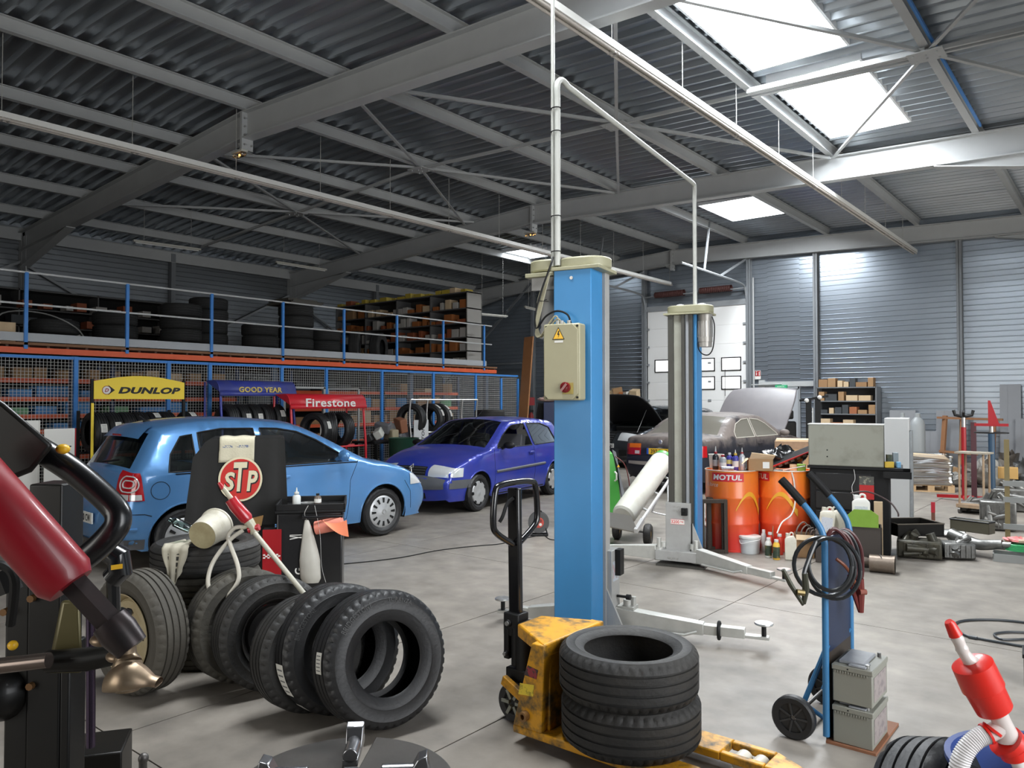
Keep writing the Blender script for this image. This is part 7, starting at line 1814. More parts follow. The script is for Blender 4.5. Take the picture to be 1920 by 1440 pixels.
part('cap_band', MB().lathe([(.142, L_ - .10), (.123, L_ - .025), (.07, L_ + .045)], 36, Mz), GREENP, t)
# cable reel
p = spot(1010, 1004)
t = thing('cable_reel', 'grey extension cable reel with red socket face on the floor', 'cable reel', (p.x, p.y, 0), face(1010))
part('drum', MB().lathe([(.06, -.05), (.128, -.05), (.128, -.04), (.09, -.035), (.09, .035), (.128, .04), (.128, .05), (.06, .05)], 40, TR(0, .0, .165, rx=PI / 2), closed=True), mat('reel_grey', (.075, .075, .075), .5), t)
part('cable_winding', MB().lathe([(.112, -.035), (.112, .035)], 30, TR(0, 0, .165, rx=PI / 2)), BLACK, t)
fc = part('socket_face', MB().lathe([(0, .056), (.062, .056), (.066, .046), (.066, -.04), (0, -.04)], 32, TR(0, 0, .165, rx=PI / 2)), mat('socket_red', (.50, .07, .05), .45), t)
for k in range(4):
    a = PI / 4 + k * PI / 2
    part('socket', MB().cyl((.032 * math.cos(a), -.060, .165 + .032 * math.sin(a)), (.032 * math.cos(a), -.056, .165 + .032 * math.sin(a)), .018, n=16), mat('socket_dark', (.18, .03, .025), .5) if k != 3 else CREAM, fc)
part('stand', MB().tube([(-.11, -.06, .012), (.11, -.06, .012), (.11, .08, .012), (-.11, .08, .012)], .010, 8, closed=True).tube([(-.11, -.06, .012), (-.02, 0, .30), (.0, 0, .31)], .009, 8).tube([(.11, -.06, .012), (.03, 0, .30), (.0, 0, .31)], .009, 8), BLACK, t)
part('carry_knob', MB().ball((.0, 0, .325), .018), BLACK, t)
wv = [(1008, 1004), (975, 1012), (935, 1020), (900, 1023), (860, 1027), (815, 1033), (770, 1042), (740, 1047), (690, 1053), (640, 1058), (600, 1066)]
solo('power_cord', 'black power cord snaking over the floor from the reel towards the light blue car', 'cord', MB().tube(smooth_pts([spot(x, y, .006) + Vector((0, 0, 0)) for x, y in wv], 6), .005, 6), BLACK)
solo('power_cord', 'short black cord from the reel to the blue column', 'cord', MB().tube(smooth_pts([spot(1018, 1000, .006), spot(1026, 1008, .006), spot(1036, 1012, .006), spot(1060, 1012, .006)], 5), .005, 6), BLACK)

# ================================================================== RIGHT FOREGROUND
S_ = lambda x, y: spot(x, y, .010)
hp2 = [S_(1800, 1165), S_(1830, 1162), S_(1880, 1163), S_(1940, 1170), S_(2010, 1186), S_(2010, 1210), S_(1935, 1213), S_(1880, 1205), S_(1840, 1198), S_(1815, 1193), S_(1796, 1182), S_(1790, 1172)]
solo('rubber_hose', 'black rubber hose looped on the floor at the right picture edge', 'hose', MB().tube(smooth_pts(hp2, 6, closed=True), .009, 8, closed=True).tube(smooth_pts([S_(1925, 1186), S_(1890, 1185), S_(1864, 1189), S_(1880, 1199), S_(1925, 1198)], 5), .008, 8).tube([S_(1816, 1194), S_(1832, 1197)], .014, 8), mat('hose_blackgrey', (.03, .035, .04), .45))
bb = near(1912, 4.45)
t = thing('car_battery', 'black car battery cut by the right picture edge', 'battery', bb, face(1912))
bx = part('battery_case', MB().box(0, .24, 0, .17, 0, .17), BLACK, t, bev=.004)
part('case_lid', MB().box(-.006, .25, -.006, .18, .165, .19), BLACK, t, bev=.004)
part('lettering', flat_text('FIA', .12, .09, FRONT(.08, -.0015, .09), .02), PAPER, t)
# blue tub with tyre, big red siphon pump
tb = near(1952, 2.2)
t = thing('tub', 'dark blue round tub cut by the picture corner', 'tub', (tb.x, tb.y, 0))
TBL = mat('tub_blue', (.03, .06, .22), .35, c2=(.02, .03, .09), nscale=5)
part('tub_wall', MB().lathe([(0, .01), (.20, .01), (.24, .58), (.255, .595), (.255, .61), (.238, .61), (.232, .58), (.19, .03), (0, .03)], 48), TBL, t)
part('tub_contents', MB().lathe([(0, .50), (.225, .50)], 30), mat('tub_dark', (.03, .03, .035), .6, c2=(.08, .08, .09), nscale=12), t)
q_ = near(1768, 2.36)
Mq = Matrix.Translation((q_.x, q_.y, .29)) @ cam_axis(.62, .30, .72).to_track_quat('Z', 'Y').to_matrix().to_4x4()
solo('tyre', 'deep-treaded tyre leaning beside the blue tub, cut by the picture bottom', 'tyre', tyre_mb(.31, .21, .19, 72), RUBN, M=Mq)
K = lambda x, y, d=2.05: atD(x, y, d)
t = thing('siphon_pump', 'bright red hand siphon pump standing in the blue tub', 'pump', K(1900, 1400))
o_ = t.location.copy(); Q = lambda x, y, d=2.05: K(x, y, d) - o_
BR_ = mat('pump_bright_red', (.62, .020, .012), .32, c2=(.72, .02, .012), nscale=5, coat=.2)
PCL = mat('pump_milky', (.66, .60, .57), .22, c2=(.56, .50, .47), nscale=10, coat=.3)
part('nozzle_cap', MB().tube([Q(1778, 1165), Q(1781, 1169), Q(1792, 1191)], [.010, .0135, .0175], 20), BR_, t)
part('nozzle', MB().tube(smooth_pts([Q(1792, 1190), Q(1800, 1208), Q(1808, 1225), Q(1822, 1244)], 4), [.015, .0145, .0165, .015, .0145, .015, .017, .015, .015, .016, .017, .020, .026], 18), PCL, t)
part('pump_bulb', MB().tube([Q(1820, 1239), Q(1823, 1245), Q(1843, 1288), Q(1843.5, 1289), Q(1864, 1328), Q(1869, 1335)], [.036, .052, .054, .050, .047, .030], 36), BR_, t)
part('neck', MB().tube([Q(1866, 1330), Q(1878, 1352), Q(1890, 1385)], [.026, .023, .030], 20), PCL, t)
part('side_branch', MB().tube([Q(1884, 1362), Q(1862, 1372), Q(1850, 1378)], [.024, .022, .022], 18), PCL, t)
for a_, b_ in (((1848, 1367), (1868, 1360)), ((1846, 1362), (1853, 1392))): pass
part('clamp_ring', MB().tube([Q(1852, 1375), Q(1848, 1377)], .028, 20).tube([Q(1862, 1364 + 2), Q(1859, 1368 + 2)], .026, 20), BR_, t)
part('bung', MB().tube([Q(1885, 1388), Q(1894, 1397), Q(1897, 1404), Q(1903, 1418)], [.046, .046, .034, .034], 28), BR_, t)
part('pipe', MB().tube([Q(1900, 1412), Q(1925, 1470)], .017, 14), PCL, t)
hc = smooth_pts([Q(1851, 1376), Q(1832, 1385), Q(1812, 1405), Q(1799, 1435), Q(1795, 1480)], 14)
part('corrugated_hose', MB().tube(hc, [.0225 + (.0025 if i % 2 else 0) for i in range(len(hc))], 18), mat('hose_white_corrugated', (.68, .66, .66), .35), t)
# ================================================================== MEZZANINE, CAGE AND RACKS
MX, MY0, MY1 = -13.0, -3.5, 15.3
t = thing('mezzanine', 'storage platform with orange edge beam along the dark side wall', 'mezzanine', (MX, 0, 0))
part('deck_board', MB().box(-7.45, .02, MY0, MY1, 2.50, 2.54), mat('deck_wood', (.20, .10, .05), .8), t)
part('edge_beam', MB().box(-.06, .0, MY0, MY1, 2.375, 2.465), ORANGE, t)
j = MB(); y = MY0
while y < MY1: j.box(-7.4, -.06, y, y + .04, 2.465, 2.50); y += .28
part('joist', j, mat('joist_dark', (.10, .05, .03), .6), t)
part('toe_board', MB().box(-.02, -.005, MY0, MY1 - .4, 2.555, 2.685), mat('toe_grey', (.40, .42, .44), .4), t)
for y in (-2.3, 1.4, 5.1, 8.8, 12.5, 15.2):
    for x in (-.3, -4, -7.3): part('support_post', MB().box(x - .05, x + .05, y - .05, y + .05, 0, 2.375), mat('post_bluegrey', (.06, .09, .14), .5), t)
t = thing('guard_rail', 'blue posts with two thin grey rails guarding the platform edge', 'guard rail', (MX, 0, 0))
y = 4.26 - 1.49 * 5
while y < 14.9:
    part('post', MB().box(-.02, .02, y - .025, y + .025, 2.44, 3.60), BLUEP, t); y += 1.499
for z in (3.60, 3.12): part('rail', MB().box(-.012, .012, MY0, MY1 - .2, z - .014, z + .014), mat('rail_galv', (.45, .45, .44), .4, .4), t)
t = thing('cage_fence', 'wire mesh fence with blue posts closing the store under the platform', 'fence', (MX + .06, 0, 0))
FP = [-3.4, -1.9, .2, 2.6, 4.99, 6.48, 7.24, 8.74, 9.8, 11.3, 12.9, 14.4, 15.4, 16.1]
WIRE = mat('wire_galv', (.58, .58, .55), .5, .1)
for i, y in enumerate(FP):
    h = 2.34 if y < 15.3 else 2.25
    part('fence_post', MB().box(-.03, .03, y - .03, y + .03, 0, h), BLUEP if y not in (8.74,) else BLUEP, t)
part('top_rail', MB().box(-.02, .02, FP[0], FP[-1], 2.30, 2.345), BLUEP, t)
for a, b_ in zip(FP, FP[1:]):
    z0 = 1.93 if a == 8.74 else .08
    q = MB(); w_ = .0022
    n = int((b_ - a) / .05)
    for k in range(1, n): yy = a + (b_ - a) * k / n; q.box(-w_, w_, yy - w_, yy + w_, z0, 2.30)
    n = int((2.30 - z0) / .05)
    for k in range(n + 1): zz = z0 + (2.30 - z0) * k / n; q.box(-w_, w_, a + .03, b_ - .03, zz - w_, zz + w_)
    part('wire_panel', q, WIRE, t)
part('door_frame', MB().box(-.03, .03, 8.77, 8.82, 0, 1.93).box(-.03, .03, 9.72, 9.77, 0, 1.93).box(-.03, .03, 8.77, 9.77, 1.90, 1.94), mat('frame_galv', (.42, .43, .42), .5, .3), t)
part('open_gate', MB().bar((0, 9.85, 1.9), (.55, 10.2, 1.9), .03, .03).bar((0, 9.85, .1), (0, 9.85, 1.9), .03, .03).bar((.55, 10.2, .1), (.55, 10.2, 1.9), .03, .03), MATS['frame_galv'], t)
# racks behind the mesh
random.seed(21)
BLB = mat('crate_blue', (.04, .20, .50), .45, c2=(.08, .30, .55), nscale=3); GRB = mat('crate_green', (.12, .32, .15), .5); DKB = MATS['box_darkgrey']
def rack(y0, y1, x, levels, label, kinds, bays):
    t = thing('storage_rack', label, 'rack', (x, 0, 0))
    for i in range(bays + 1):
        y = y0 + (y1 - y0) * i / bays
        for dx in (0, -.55): part('rack_upright', MB().box(dx - .03, dx + .03, y - .03, y + .03, 0, 2.30), mat('upright_dark', (.03, .05, .12), .5), t)
    for z in levels:
        part('rack_beam', MB().box(-.01, .03, y0, y1, z - .075, z), ORANGE, t)
        part('rack_shelf', MB().box(-.56, -.01, y0, y1, z - .02, z), mat('shelf_wood', (.10, .06, .035), .8), t)
    part('rack_back', MB().box(-.60, -.59, y0, y1, .2, 2.34), DARK, t)
    return t
GR = 'parts boxes on the racks behind the mesh'
def fill(x, y0, y1, z, hmax, opts, gap, place, wr=(.18, .40), hr=(.45, .85)):
    y = y0 + random.uniform(0, .1); n_ = 0
    while y < y1 - .15:
        w_ = min(random.uniform(*wr), y1 - .03 - y); nm, m_, cl = random.choice(opts); h_ = hmax * random.uniform(*hr)
        n_ += 1
        solo(nm, '%s %s, %s from the near end %s' % (cl, nm.replace('_', ' '), ORD[n_ - 1], place), 'box', MB().box(-.42, -.04, 0, w_, 0, h_), m_, (x, y, z + .001), 0, GR, bev=0)
        y += w_ + random.uniform(*gap)
cb = ('cardboard_box', CARD, 'brown'); cb2 = ('cardboard_box', CARDL, 'pale'); bb_ = ('plastic_crate', BLB, 'blue'); gb_ = ('plastic_crate', GRB, 'green'); db = ('parts_tray', DKB, 'dark')
RX = -14.3
rack(1.2, 8.6, RX, [2.03, 1.72, 1.43, 1.17, .95, .72], 'orange beamed rack with blue crates behind the mesh fence', None, 3)
fill(RX, 2.6, 8.5, 2.03, .24, [cb, cb, cb2], (.02, .28), 'on the highest mesh rack shelf', (.15, .28), (.6, .85))
fill(RX, 2.6, 7.2, 1.72, .24, [bb_, bb_, bb_], (.02, .18), 'on the second mesh rack shelf', (.3, .55))
fill(RX, 2.6, 7.6, 1.43, .24, [bb_, bb_, gb_, bb_], (.04, .3), 'on the third mesh rack shelf', (.25, .5))
fill(RX, 2.6, 8.2, 1.17, .20, [bb_, db, bb_], (.08, .4), 'on the fourth mesh rack shelf', (.25, .5))
rack(9.9, 15.2, RX, [1.88, 1.50, 1.13, .75], 'orange beamed rack of brown boxes behind the mesh, platform far end', None, 2)
fill(RX, 10.0, 15.1, 1.88, .34, [db, db, cb, bb_, ('cardboard_box', CARDL, 'pale')], (.08, .5), 'on the upper shelf of the far rack', (.2, .5), (.25, .7))
fill(RX, 10.0, 15.1, 1.50, .34, [cb, cb, gb_, bb_], (.02, .08), 'on the middle shelf of the far rack', (.2, .45), (.5, .85))
fill(RX, 10.0, 15.1, 1.13, .34, [cb, cb, cb2, db], (.02, .1), 'on the lower shelf of the far rack', (.2, .45), (.4, .85))
fill(RX, 10.0, 15.1, .75, .34, [db, cb, db, bb_], (.02, .2), 'on the lowest shelf of the far rack', (.3, .5), (.4, .85))
# upper floor: shelves along the wall and the tall unit across
SHD = mat('upper_shelf_grey', (.10, .10, .10), .6); SHL = mat('end_panel_grey', (.30, .29, .27), .6)
t = thing('shelf_unit', 'long dark shelving on the platform along the side wall', 'shelving', (-20.2, 0, 2.54))
for i in range(6):
    y = 3.0 + i * 1.75; part('shelf_side', MB().box(-.4, .1, y, y + .03, 0, 1.75), SHD, t)
for z in (.05, .45, .85, 1.25, 1.7): part('shelf_board', MB().box(-.4, .1, 3.0, 11.78, z, z + .03), SHD, t)
part('shelf_back', MB().box(-.42, -.40, 3.0, 11.78, 0, 1.75), DARK, t)
GR = 'boxes on the platform shelving'
reds = ('cardboard_box', mat('box_redbrown', (.30, .08, .03), .7), 'red-brown'); wht = ('carton', mat('carton_dull_white', (.45, .43, .40), .7), 'white')
for z, ops, wr_ in ((1.28, [reds, reds, wht], (.15, .3)), (.88, [reds, db, wht], (.15, .3)), (.48, [wht, db, reds], (.1, .2)), (.08, [db, cb], (.2, .5))):
    random.seed(int(z * 100)); fill(-19.8, 3.1, 11.6, 2.54 + z, .30, ops, (.05, .5), 'on the %s wall shelf up there' % {1.28: 'highest', .88: 'second', .48: 'third', .08: 'lowest'}[z], wr_, (.3, .8))
t = thing('shelf_unit', 'tall shelf unit with pale end panel at the end of the platform', 'shelving', (-13.45, 14.65, 2.54))
for i in range(5): part('shelf_side', MB().box(-1.35 * i - .03, -1.35 * i, 0, .55, 0, 1.98), SHL if i == 0 else SHD, t)
for z in (.04, .40, .76, 1.14, 1.52, 1.94): part('shelf_board', MB().box(-5.4, 0, 0, .55, z, z + .03), SHD, t)
part('shelf_back', MB().box(-5.4, 0, .55, .57, 0, 1.97), mat('shelf_back_dark', (.035, .033, .03), .8), t)
orng = ('parts_box', mat('box_orange_dull', (.36, .12, .03), .7), 'orange'); yel_ = ('parts_box', mat('box_yellow_dull', (.50, .38, .05), .6), 'yellow')
for k, (z, ops) in enumerate(((1.97, [yel_, yel_, cb2, reds]), (1.55, [wht, orng, cb2, cb]), (1.17, [orng, reds, orng, wht]), (.79, [reds, wht, db]), (.43, [orng, cb, wht]), (.07, [db, wht, orng]))):
    random.seed(60 + k); x = -.1; n_ = 0; sh_ = ['top', 'uppermost shelf', 'second shelf down', 'third shelf down', 'fourth shelf down', 'bottom shelf'][k]
    while x > -5.3:
        w_ = random.uniform(.10, .30); nm, m_, cl = random.choice(ops); h_ = random.uniform(.08, .26) if z < 1.9 else random.uniform(.05, .14)
        n_ += 1
        solo(nm, '%s %s, %s from end panel, %s of tall platform unit' % (cl, nm.replace('_', ' '), ORD[n_ - 1], sh_), 'box', MB().box(-w_, 0, .03, .33, 0, h_), m_, (-13.45 + x, 14.65, 2.54 + z + .001), 0, 'boxes on the tall platform unit')
        x -= w_ + random.uniform(.01, .25)
# tyres stored on the platform
tr = None
DT = mat('rubber_stored', (.014, .014, .014), .8)
stacks = [(-14.6, 6.3, 3), (-14.4, 7.45, 4), (-14.9, 8.3, 5), (-14.5, 9.25, 3), (-14.5, 10.15, 5), (-14.6, 11.0, 3), (-14.4, 5.2, 2), (-15.2, 11.9, 2)]
STK = ['behind the third blue post', 'behind the fourth blue post', 'of five left of the rafter column', 'right of the rafter column', 'of five topped with dark trim', 'next right of the trimmed stack', 'just past the second blue post', 'nearest the upright tyres']
base_t = None
for i, (x, y, n) in enumerate(stacks):
    for k in range(n):
        lb = 'platform tyre, %s up, in the stack %s' % (ORD[k], STK[i])
        if base_t is None:
            base_t = solo('tyre', lb, 'tyre', tyre_mb(.38, .24, .21, 40, lug=False), DT, (x, y, 2.54 + .125 + .245 * k), 0, 'tyres stacked on the platform')
        else: dup(base_t, label=lb, loc=(x + .02 * (k % 2), y, 2.54 + .125 + .245 * k))
d_ = dup(base_t, label='stored tyre standing upright on the platform by the tall unit'); d_.rotation_euler = (0, PI / 2, .5); d_.location = (-14.2, 12.3, 2.54 + .385)
d_ = dup(base_t, label='stored tyre standing upright on the platform nearer the stacks'); d_.rotation_euler = (0, PI / 2, .8); d_.location = (-14.3, 11.65, 2.54 + .385)
solo('cardboard_box', 'long pale carton lying at the platform edge behind the railing', 'box', MB().box(-.3, .3, 0, .75, 0, .16), CARDL, (-13.6, 6.2 - 1.0, 2.541))
solo('cardboard_box', 'big pale carton by the first blue railing post', 'box', MB().box(-.4, .2, -.6, .4, 0, .32), CARDL, (-13.6, 3.9, 2.541))
solo('sheet_pile', 'pile of flat dark car trim on top of a platform tyre stack', 'trim', MB().box(-.5, .4, -.4, .4, 0, .04).box(-.4, .4, -.35, .45, .04, .07).box(-.45, .3, -.4, .35, .07, .12), mat('trim_dark', (.06, .055, .045), .7), (-14.5, 10.15, 2.54 + .01 + .245 * 5))
solo('hose', 'black hose arching over the cartons on the platform', 'hose', MB().tube(smooth_pts([(-14, 4.0, 2.6), (-14, 4.3, 3.05), (-14, 4.9, 3.1), (-14, 5.4, 2.9), (-14, 5.6, 2.6)], 6), .012, 6), mat('hose_grey', (.2, .2, .19), .5))

# ================================================================== TYRE DISPLAY RACKS
SIGNY = mat('sign_yellow', (.90, .66, .05), .4); SIGNB = mat('sign_blue', (.03, .045, .30), .4, c2=(.09, .10, .22), nscale=4); SIGNR = mat('sign_red_gloss', (.58, .018, .03), .35)
LEFTR = lambda x, y, z: Matrix.Translation((x, y, z)) @ Euler((0, 0, PI / 2)).to_matrix().to_4x4() @ Euler((PI / 2, 0, 0)).to_matrix().to_4x4()    # faces +X, reads along +Y
DISP = None
def display_tyre(x, y, z, R=.31, rz=0, label='', group=None, lab=1, yaw_=0.0):
    M = Matrix.Translation((x, y, z)) @ Euler((0, 0, yaw_)).to_matrix().to_4x4() @ Euler((PI / 2, 0, 0)).to_matrix().to_4x4()
    o = solo('tyre', label, 'tyre', tyre_mb(R, .20, R * .62, 60), RUBN, M=M, group=group)
    for k in range(lab):
        tread_label(o, R, .20, (18 if k == 0 else 55) + random.uniform(-8, 8), -.055, .035, 24, LBL, True)
    return o
# yellow topped rack
t = thing('tyre_rack', 'black tyre rack with yellow arched sign, rows of new tyres', 'tyre rack', (-12.1, 0, 0))
for y in (4.90, 6.32): part('rack_post', MB().box(-.02, .02, y - .02, y + .02, 0, 1.98).box(-.5, -.46, y - .02, y + .02, 0, 1.5), BLACK, t)
part('yellow_strip', MB().box(.021, .024, 4.88, 4.92, .3, 1.62), SIGNY, t)
for z in (.86, .30):
    part('tyre_rail', MB().cyl((-.38, 4.9, z), (-.38, 6.7, z), .018, n=8).cyl((-.05, 4.9, z), (-.05, 6.7, z), .018, n=8), BLACK, t)
sp = part('sign_panel', MB().prism([(-.70, 0)] + [(.70, 0)] + [(.70 - 1.40 * i / 20, .27 + .09 * math.sin(PI * i / 20)) for i in range(21)], 0, .012, LEFTR(.03, 5.61, 1.68)), SIGNY, t)
Ms = LEFTR(.045, 5.61, 1.68)
part('lettering', flat_text('DUNLOP', .98, .105, Ms @ TR(.14, .135, 0), .05, .25), INK, sp)
part('logo_disc', MB().prism(ell(.066, .066), 0, .002, Ms @ TR(-.52, .135, 0)), RED, sp)
part('logo_ring', MB().prism(ell(.058, .058), 0, .002, Ms @ TR(-.52, .135, .0015)), PAPER, sp)
part('lettering', flat_text('D', .06, .055, Ms @ TR(-.52, .135, .0045), .03, .25), RED, sp)
part('arrow_mark', MB().prism([(-.50, .215), (-.40, .137), (-.50, .06), (-.455, .137)], 0, .002, Ms), INK, sp)
gn = 'new tyres on the yellow sign rack'
random.seed(3)
ordl = ['first', 'second', 'third', 'fourth', 'fifth', 'sixth']
for i in range(6):
    display_tyre(-12.30, 5.03 + .215 * i, 1.17, .31, label='new tyre, %s from the yellow strip on the yellow sign rack' % ordl[i], group=gn, lab=0 if i == 2 else (2 if i == 4 else 1))
display_tyre(-12.25, 6.47, 1.17, .31, label='new tyre with two labels standing just past the yellow sign rack', lab=2)
# blue and red awning racks
def awning_rack(x, y0, y1, zt, m_, mp, label, text, tcol, tw_, th_, off, shear, depth=.55):
    t = thing('tyre_rack', label, 'tyre rack', (x, 0, 0))
    pr = [(0, -.17)] + [(.0 - .17 * (1 - math.cos(a)) * 1.0, -.17 + .20 * math.sin(a)) for a in [PI / 2 * k / 8 for k in range(9)]]
    n = len(pr); q = MB()
    q.add([(px_, y, zt + pz) for y in (y0, y1) for px_, pz in pr] + [(-.45, y0, zt + .02), (-.45, y1, zt + .02)], [(i, n + i, n + i + 1, i + 1) for i in range(n - 1)] + [(n - 1, 2 * n - 1, 2 * n + 1, 2 * n)])
    q.grid(lambda u, v: (.002, y0 + (y1 - y0) * u, zt - .17 - .07 * v), 2, 1)
    a_ = part('awning', q, m_, t, ang=60); s_ = a_.modifiers.new('s', 'SOLIDIFY'); s_.thickness = .01
    for y in (y0, y1): part('awning_end', MB().prism([(-.45, .02)] + [(-p_[0] * -1, p_[1]) for p_ in reversed(pr)], 0, .01, Matrix.Translation((0, y, zt)) @ Euler((PI / 2, 0, 0)).to_matrix().to_4x4()), m_, t)
    for y in (y0 + .04, y1 - .04):
        part('rack_leg', MB().tube(smooth_pts([(-.05, y, zt - .1), (-.02, y, zt - .5), (.03, y, zt - .9), (.05, y, 0)], 4), .022, 8), mp, t)
        part('rack_leg', MB().tube([(-depth, y, zt), (-depth, y, 0)], .020, 8), mp, t)
    for z in (zt - .95, zt - 1.5 if zt > 1.6 else .2): 
        part('tyre_rail', MB().cyl((-.02, y0, z), (-.02, y1, z), .018, n=8), mp, t); part('tyre_rail', MB().cyl((-.36, y0, z), (-.36, y1, z), .018, n=8), mp, t)
    part('lettering', flat_text(text, tw_, th_, LEFTR(.016, (y0 + y1) / 2 + .02, zt - .13) @ TR(0, 0, 0, rx=-.05), off, shear), tcol, a_)
    return t
awning_rack(-12.0, 6.90, 8.42, 1.98, SIGNB, mat('leg_blue', (.02, .03, .28), .4), 'blue tyre rack with curved awning lettered in yellow', 'GOOD YEAR', mat('letter_yellow', (.60, .46, .10), .5), .86, .095, .03, 0)
awning_rack(-11.5, 7.95, 9.66, 1.75, SIGNR, SIGNR, 'red tyre rack with curved awning and white lettering', 'Firestone', PAPER, 1.12, .15, .02, 0)
for i in range(5): display_tyre(-12.18, 7.15 + .23 * i, 1.30, .30, label='new tyre under the blue awning, %s from its near leg' % ordl[i], group='new tyres under the blue awning', lab=1 if i in (1, 2, 4) else 0)
for i, (y, tw_) in enumerate(((8.62, .25), (8.92, -.45), (9.2, .0))):
    display_tyre(-11.68, y, 1.12, .32, label='%s tyre on the red awning rack' % ['edge-on', 'open-centred', 'rearmost'][i], group='tyres on the red awning rack', lab=1 if i == 0 else 0, yaw_=tw_)
p_ = thing('paper_banner', 'red and white strip banner hanging through the open tyre', 'banner', (-11.9, 9.0, 1.0))
part('banner_sheet', MB().box(0, .005, -.12, .1, 0, .33), PAPER, p_); part('banner_stripe', MB().box(.006, .008, -.02, .03, 0, .33), RED, p_)
# silver rack with white upright panel
t = thing('tyre_rack', 'silver tyre rack with white upright lettered panel behind the deep blue car', 'tyre rack', (-11.8, 0, 0))
WP = mat('panel_white', (.62, .63, .64), .4)
for y in (11.12, 11.62, 12.72, 13.22): part('frame_tube', MB().tube(smooth_pts([(.02, y, 0), (.0, y, .8), (-.05, y, 1.3), (-.02, y, 1.68)], 4), .018, 8), STEEL, t)
part('top_tube', MB().cyl((-.02, 11.12, 1.68), (-.02, 13.22, 1.68), .018, n=8), STEEL, t)
part('tyre_rail', MB().cyl((-.02, 11.12, .98), (-.02, 13.22, .98), .018, n=8).cyl((-.36, 11.12, .98), (-.36, 13.22, .98), .018, n=8), STEEL, t)
wp_ = part('lettered_panel', MB().box(.03, .045, 11.16, 11.58, .2, 1.25), WP, t)
part('lettering', flat_text('BRIDGESTONE', .92, .085, LEFTR(.047, 11.42, .74) @ TR(rz=PI / 2), .02, .15), INK, wp_)
for i, y in enumerate((11.30, 11.85, 12.1)): display_tyre(-11.98, y, 1.27, .33, label='%s tyre on the silver rack' % ['open-centred', 'labelled middle', 'labelled last'][i], group='tyres on the silver rack', lab=0 if i == 0 else 2, yaw_=.35)
for i in range(2): solo('tyre', ['lower tyre of the pair lying on the silver rack end', 'upper tyre of the pair lying on the silver rack end'][i], 'tyre', tyre_mb(.36, .22, .21, 60), RUB, (-11.9, 13.75, 1.0 + .11 + .225 * i), 0, 'pair of tyres lying on a drum')
solo('drum', 'dark drum under the pair of lying tyres by the mesh fence', 'drum', MB().cyl((0, 0, 0), (0, 0, .998), .28, n=28), BLACK, (-11.9, 13.75, 0))
# white boards and things by the fence, parts of other racks
for i, (y0, y1, x, z0, z1, lb) in enumerate(((3.85, 4.22, -10.95, 0, 1.29, 'white display board with red edge and dark letter, beside the yellow strip'), (3.60, 3.84, -11.1, 0, 1.40, 'plain white board partly hidden by the black machine arm'))):
    o = thing('display_board', lb, 'board', (x, 0, 0)); part('board_panel', MB().box(0, .02, y0, y1, z0, z1), PAPER, o, bev=.008)
    part('board_edge', MB().box(.0, .022, y1, y1 + .012, z0, z1), RED if i == 0 else PAPER, o)
    if i == 0: part('lettering', flat_text('T', .09, .08, LEFTR(.022, y1 - .09, 1.02), .02), INK, o)
# junk between the red rack and silver rack
solo('waste_bin', 'dark green waste bin behind the red rack', 'bin', MB().lathe([(0, 0), (.26, 0), (.30, .90), (.31, .92), (.29, .92), (.25, .02), (0, .02)], 28), mat('bin_green', (.012, .06, .035), .5), (-11.3, 10.45, 0))
for i in range(3): solo('tyre', ['bottom', 'middle', 'top'][i] + ' tyre of the low stack left of the silver rack', 'tyre', tyre_mb(.33, .20, .20, 60), RUBN, (-10.6, 10.55 - .02 * i, .105 + .21 * i), 0, 'low stack of tyres behind the deep blue car')
q_ = solo('tyre', 'tyre leaning before the low stack behind the light blue bonnet', 'tyre', tyre_mb(.32, .20, .2, 60), RUBN, M=Matrix.Translation((-9.9, 9.55, .27)) @ Euler((.35, .2, 0)).to_matrix().to_4x4() @ Euler((PI / 2 - .5, 0, 0)).to_matrix().to_4x4())
random.seed(31)
for i in range(7):
    nm = ['bumper_piece', 'plastic_canister', 'car_trim', 'foam_block', 'metal_bracket', 'small_box', 'filter'][i]
    cc = [(.03, .03, .03), (.6, .6, .55), (.12, .12, .13), (.35, .3, .2), (.3, .3, .3), (.25, .10, .05), (.05, .05, .06)][i]
    solo(nm, '%s in the junk heap behind the green waste bin' % nm.replace('_', ' '), nm.replace('_', ' '), MB().box(-.16, .16, -.08, .08, 0, .14 + .03 * i), mat('junk%d' % i, cc, .6), (-11.9 + .1 * (i % 2), 10.15 + .14 * i, .85 + .08 * (i % 3)), random.uniform(0, 3), bev=.02, rot=(random.uniform(-.6, .6), random.uniform(-.5, .5), random.uniform(0, 3)))
solo('storage_table', 'low dark table holding the junk heap by the mesh fence', 'table', MB().box(-.35, .35, -.6, .75, .80, .84).box(-.33, -.28, -.55, -.5, 0, .8).box(.28, .33, -.55, -.5, 0, .8).box(.28, .33, .65, .7, 0, .8).box(-.33, -.28, .65, .7, 0, .8), BLACK, (-12.0, 10.6, 0))
# beyond the fence end
p = near(990, 20.6)
a0 = atD(975, 850, 20.2); a1 = atD(992, 632, 20.9)
bd = thing('timber_board', 'tall orange-brown board leaning on the end wall', 'board', (a0.x, a0.y, 0))
part('board_plank', MB().bar((0, 0, 0), (a1.x - a0.x, a1.y - a0.y, a1.z), .30, .05, (0, 1, 0)), mat('board_orange', (.34, .15, .055), .7, c2=(.26, .11, .04), nscale=3), bd)
solo('parts_cabinet', 'small cabinet with patterned front and yellow top near the timber board', 'cabinet', MB().box(-.28, .28, -.2, .2, 0, 1.15), mat('cab_pattern', (.30, .34, .38), .6, c2=(.08, .10, .14), nscale=12, lo=.5, hi=.55), near(962, 17.5), face(962))
solo('carton', 'yellow-topped carton on the patterned cabinet', 'carton', MB().box(-.28, .28, -.2, .2, 0, .08), mat('carton_mustard', (.38, .25, .06), .7), near(962, 17.5, 1.151), face(962))
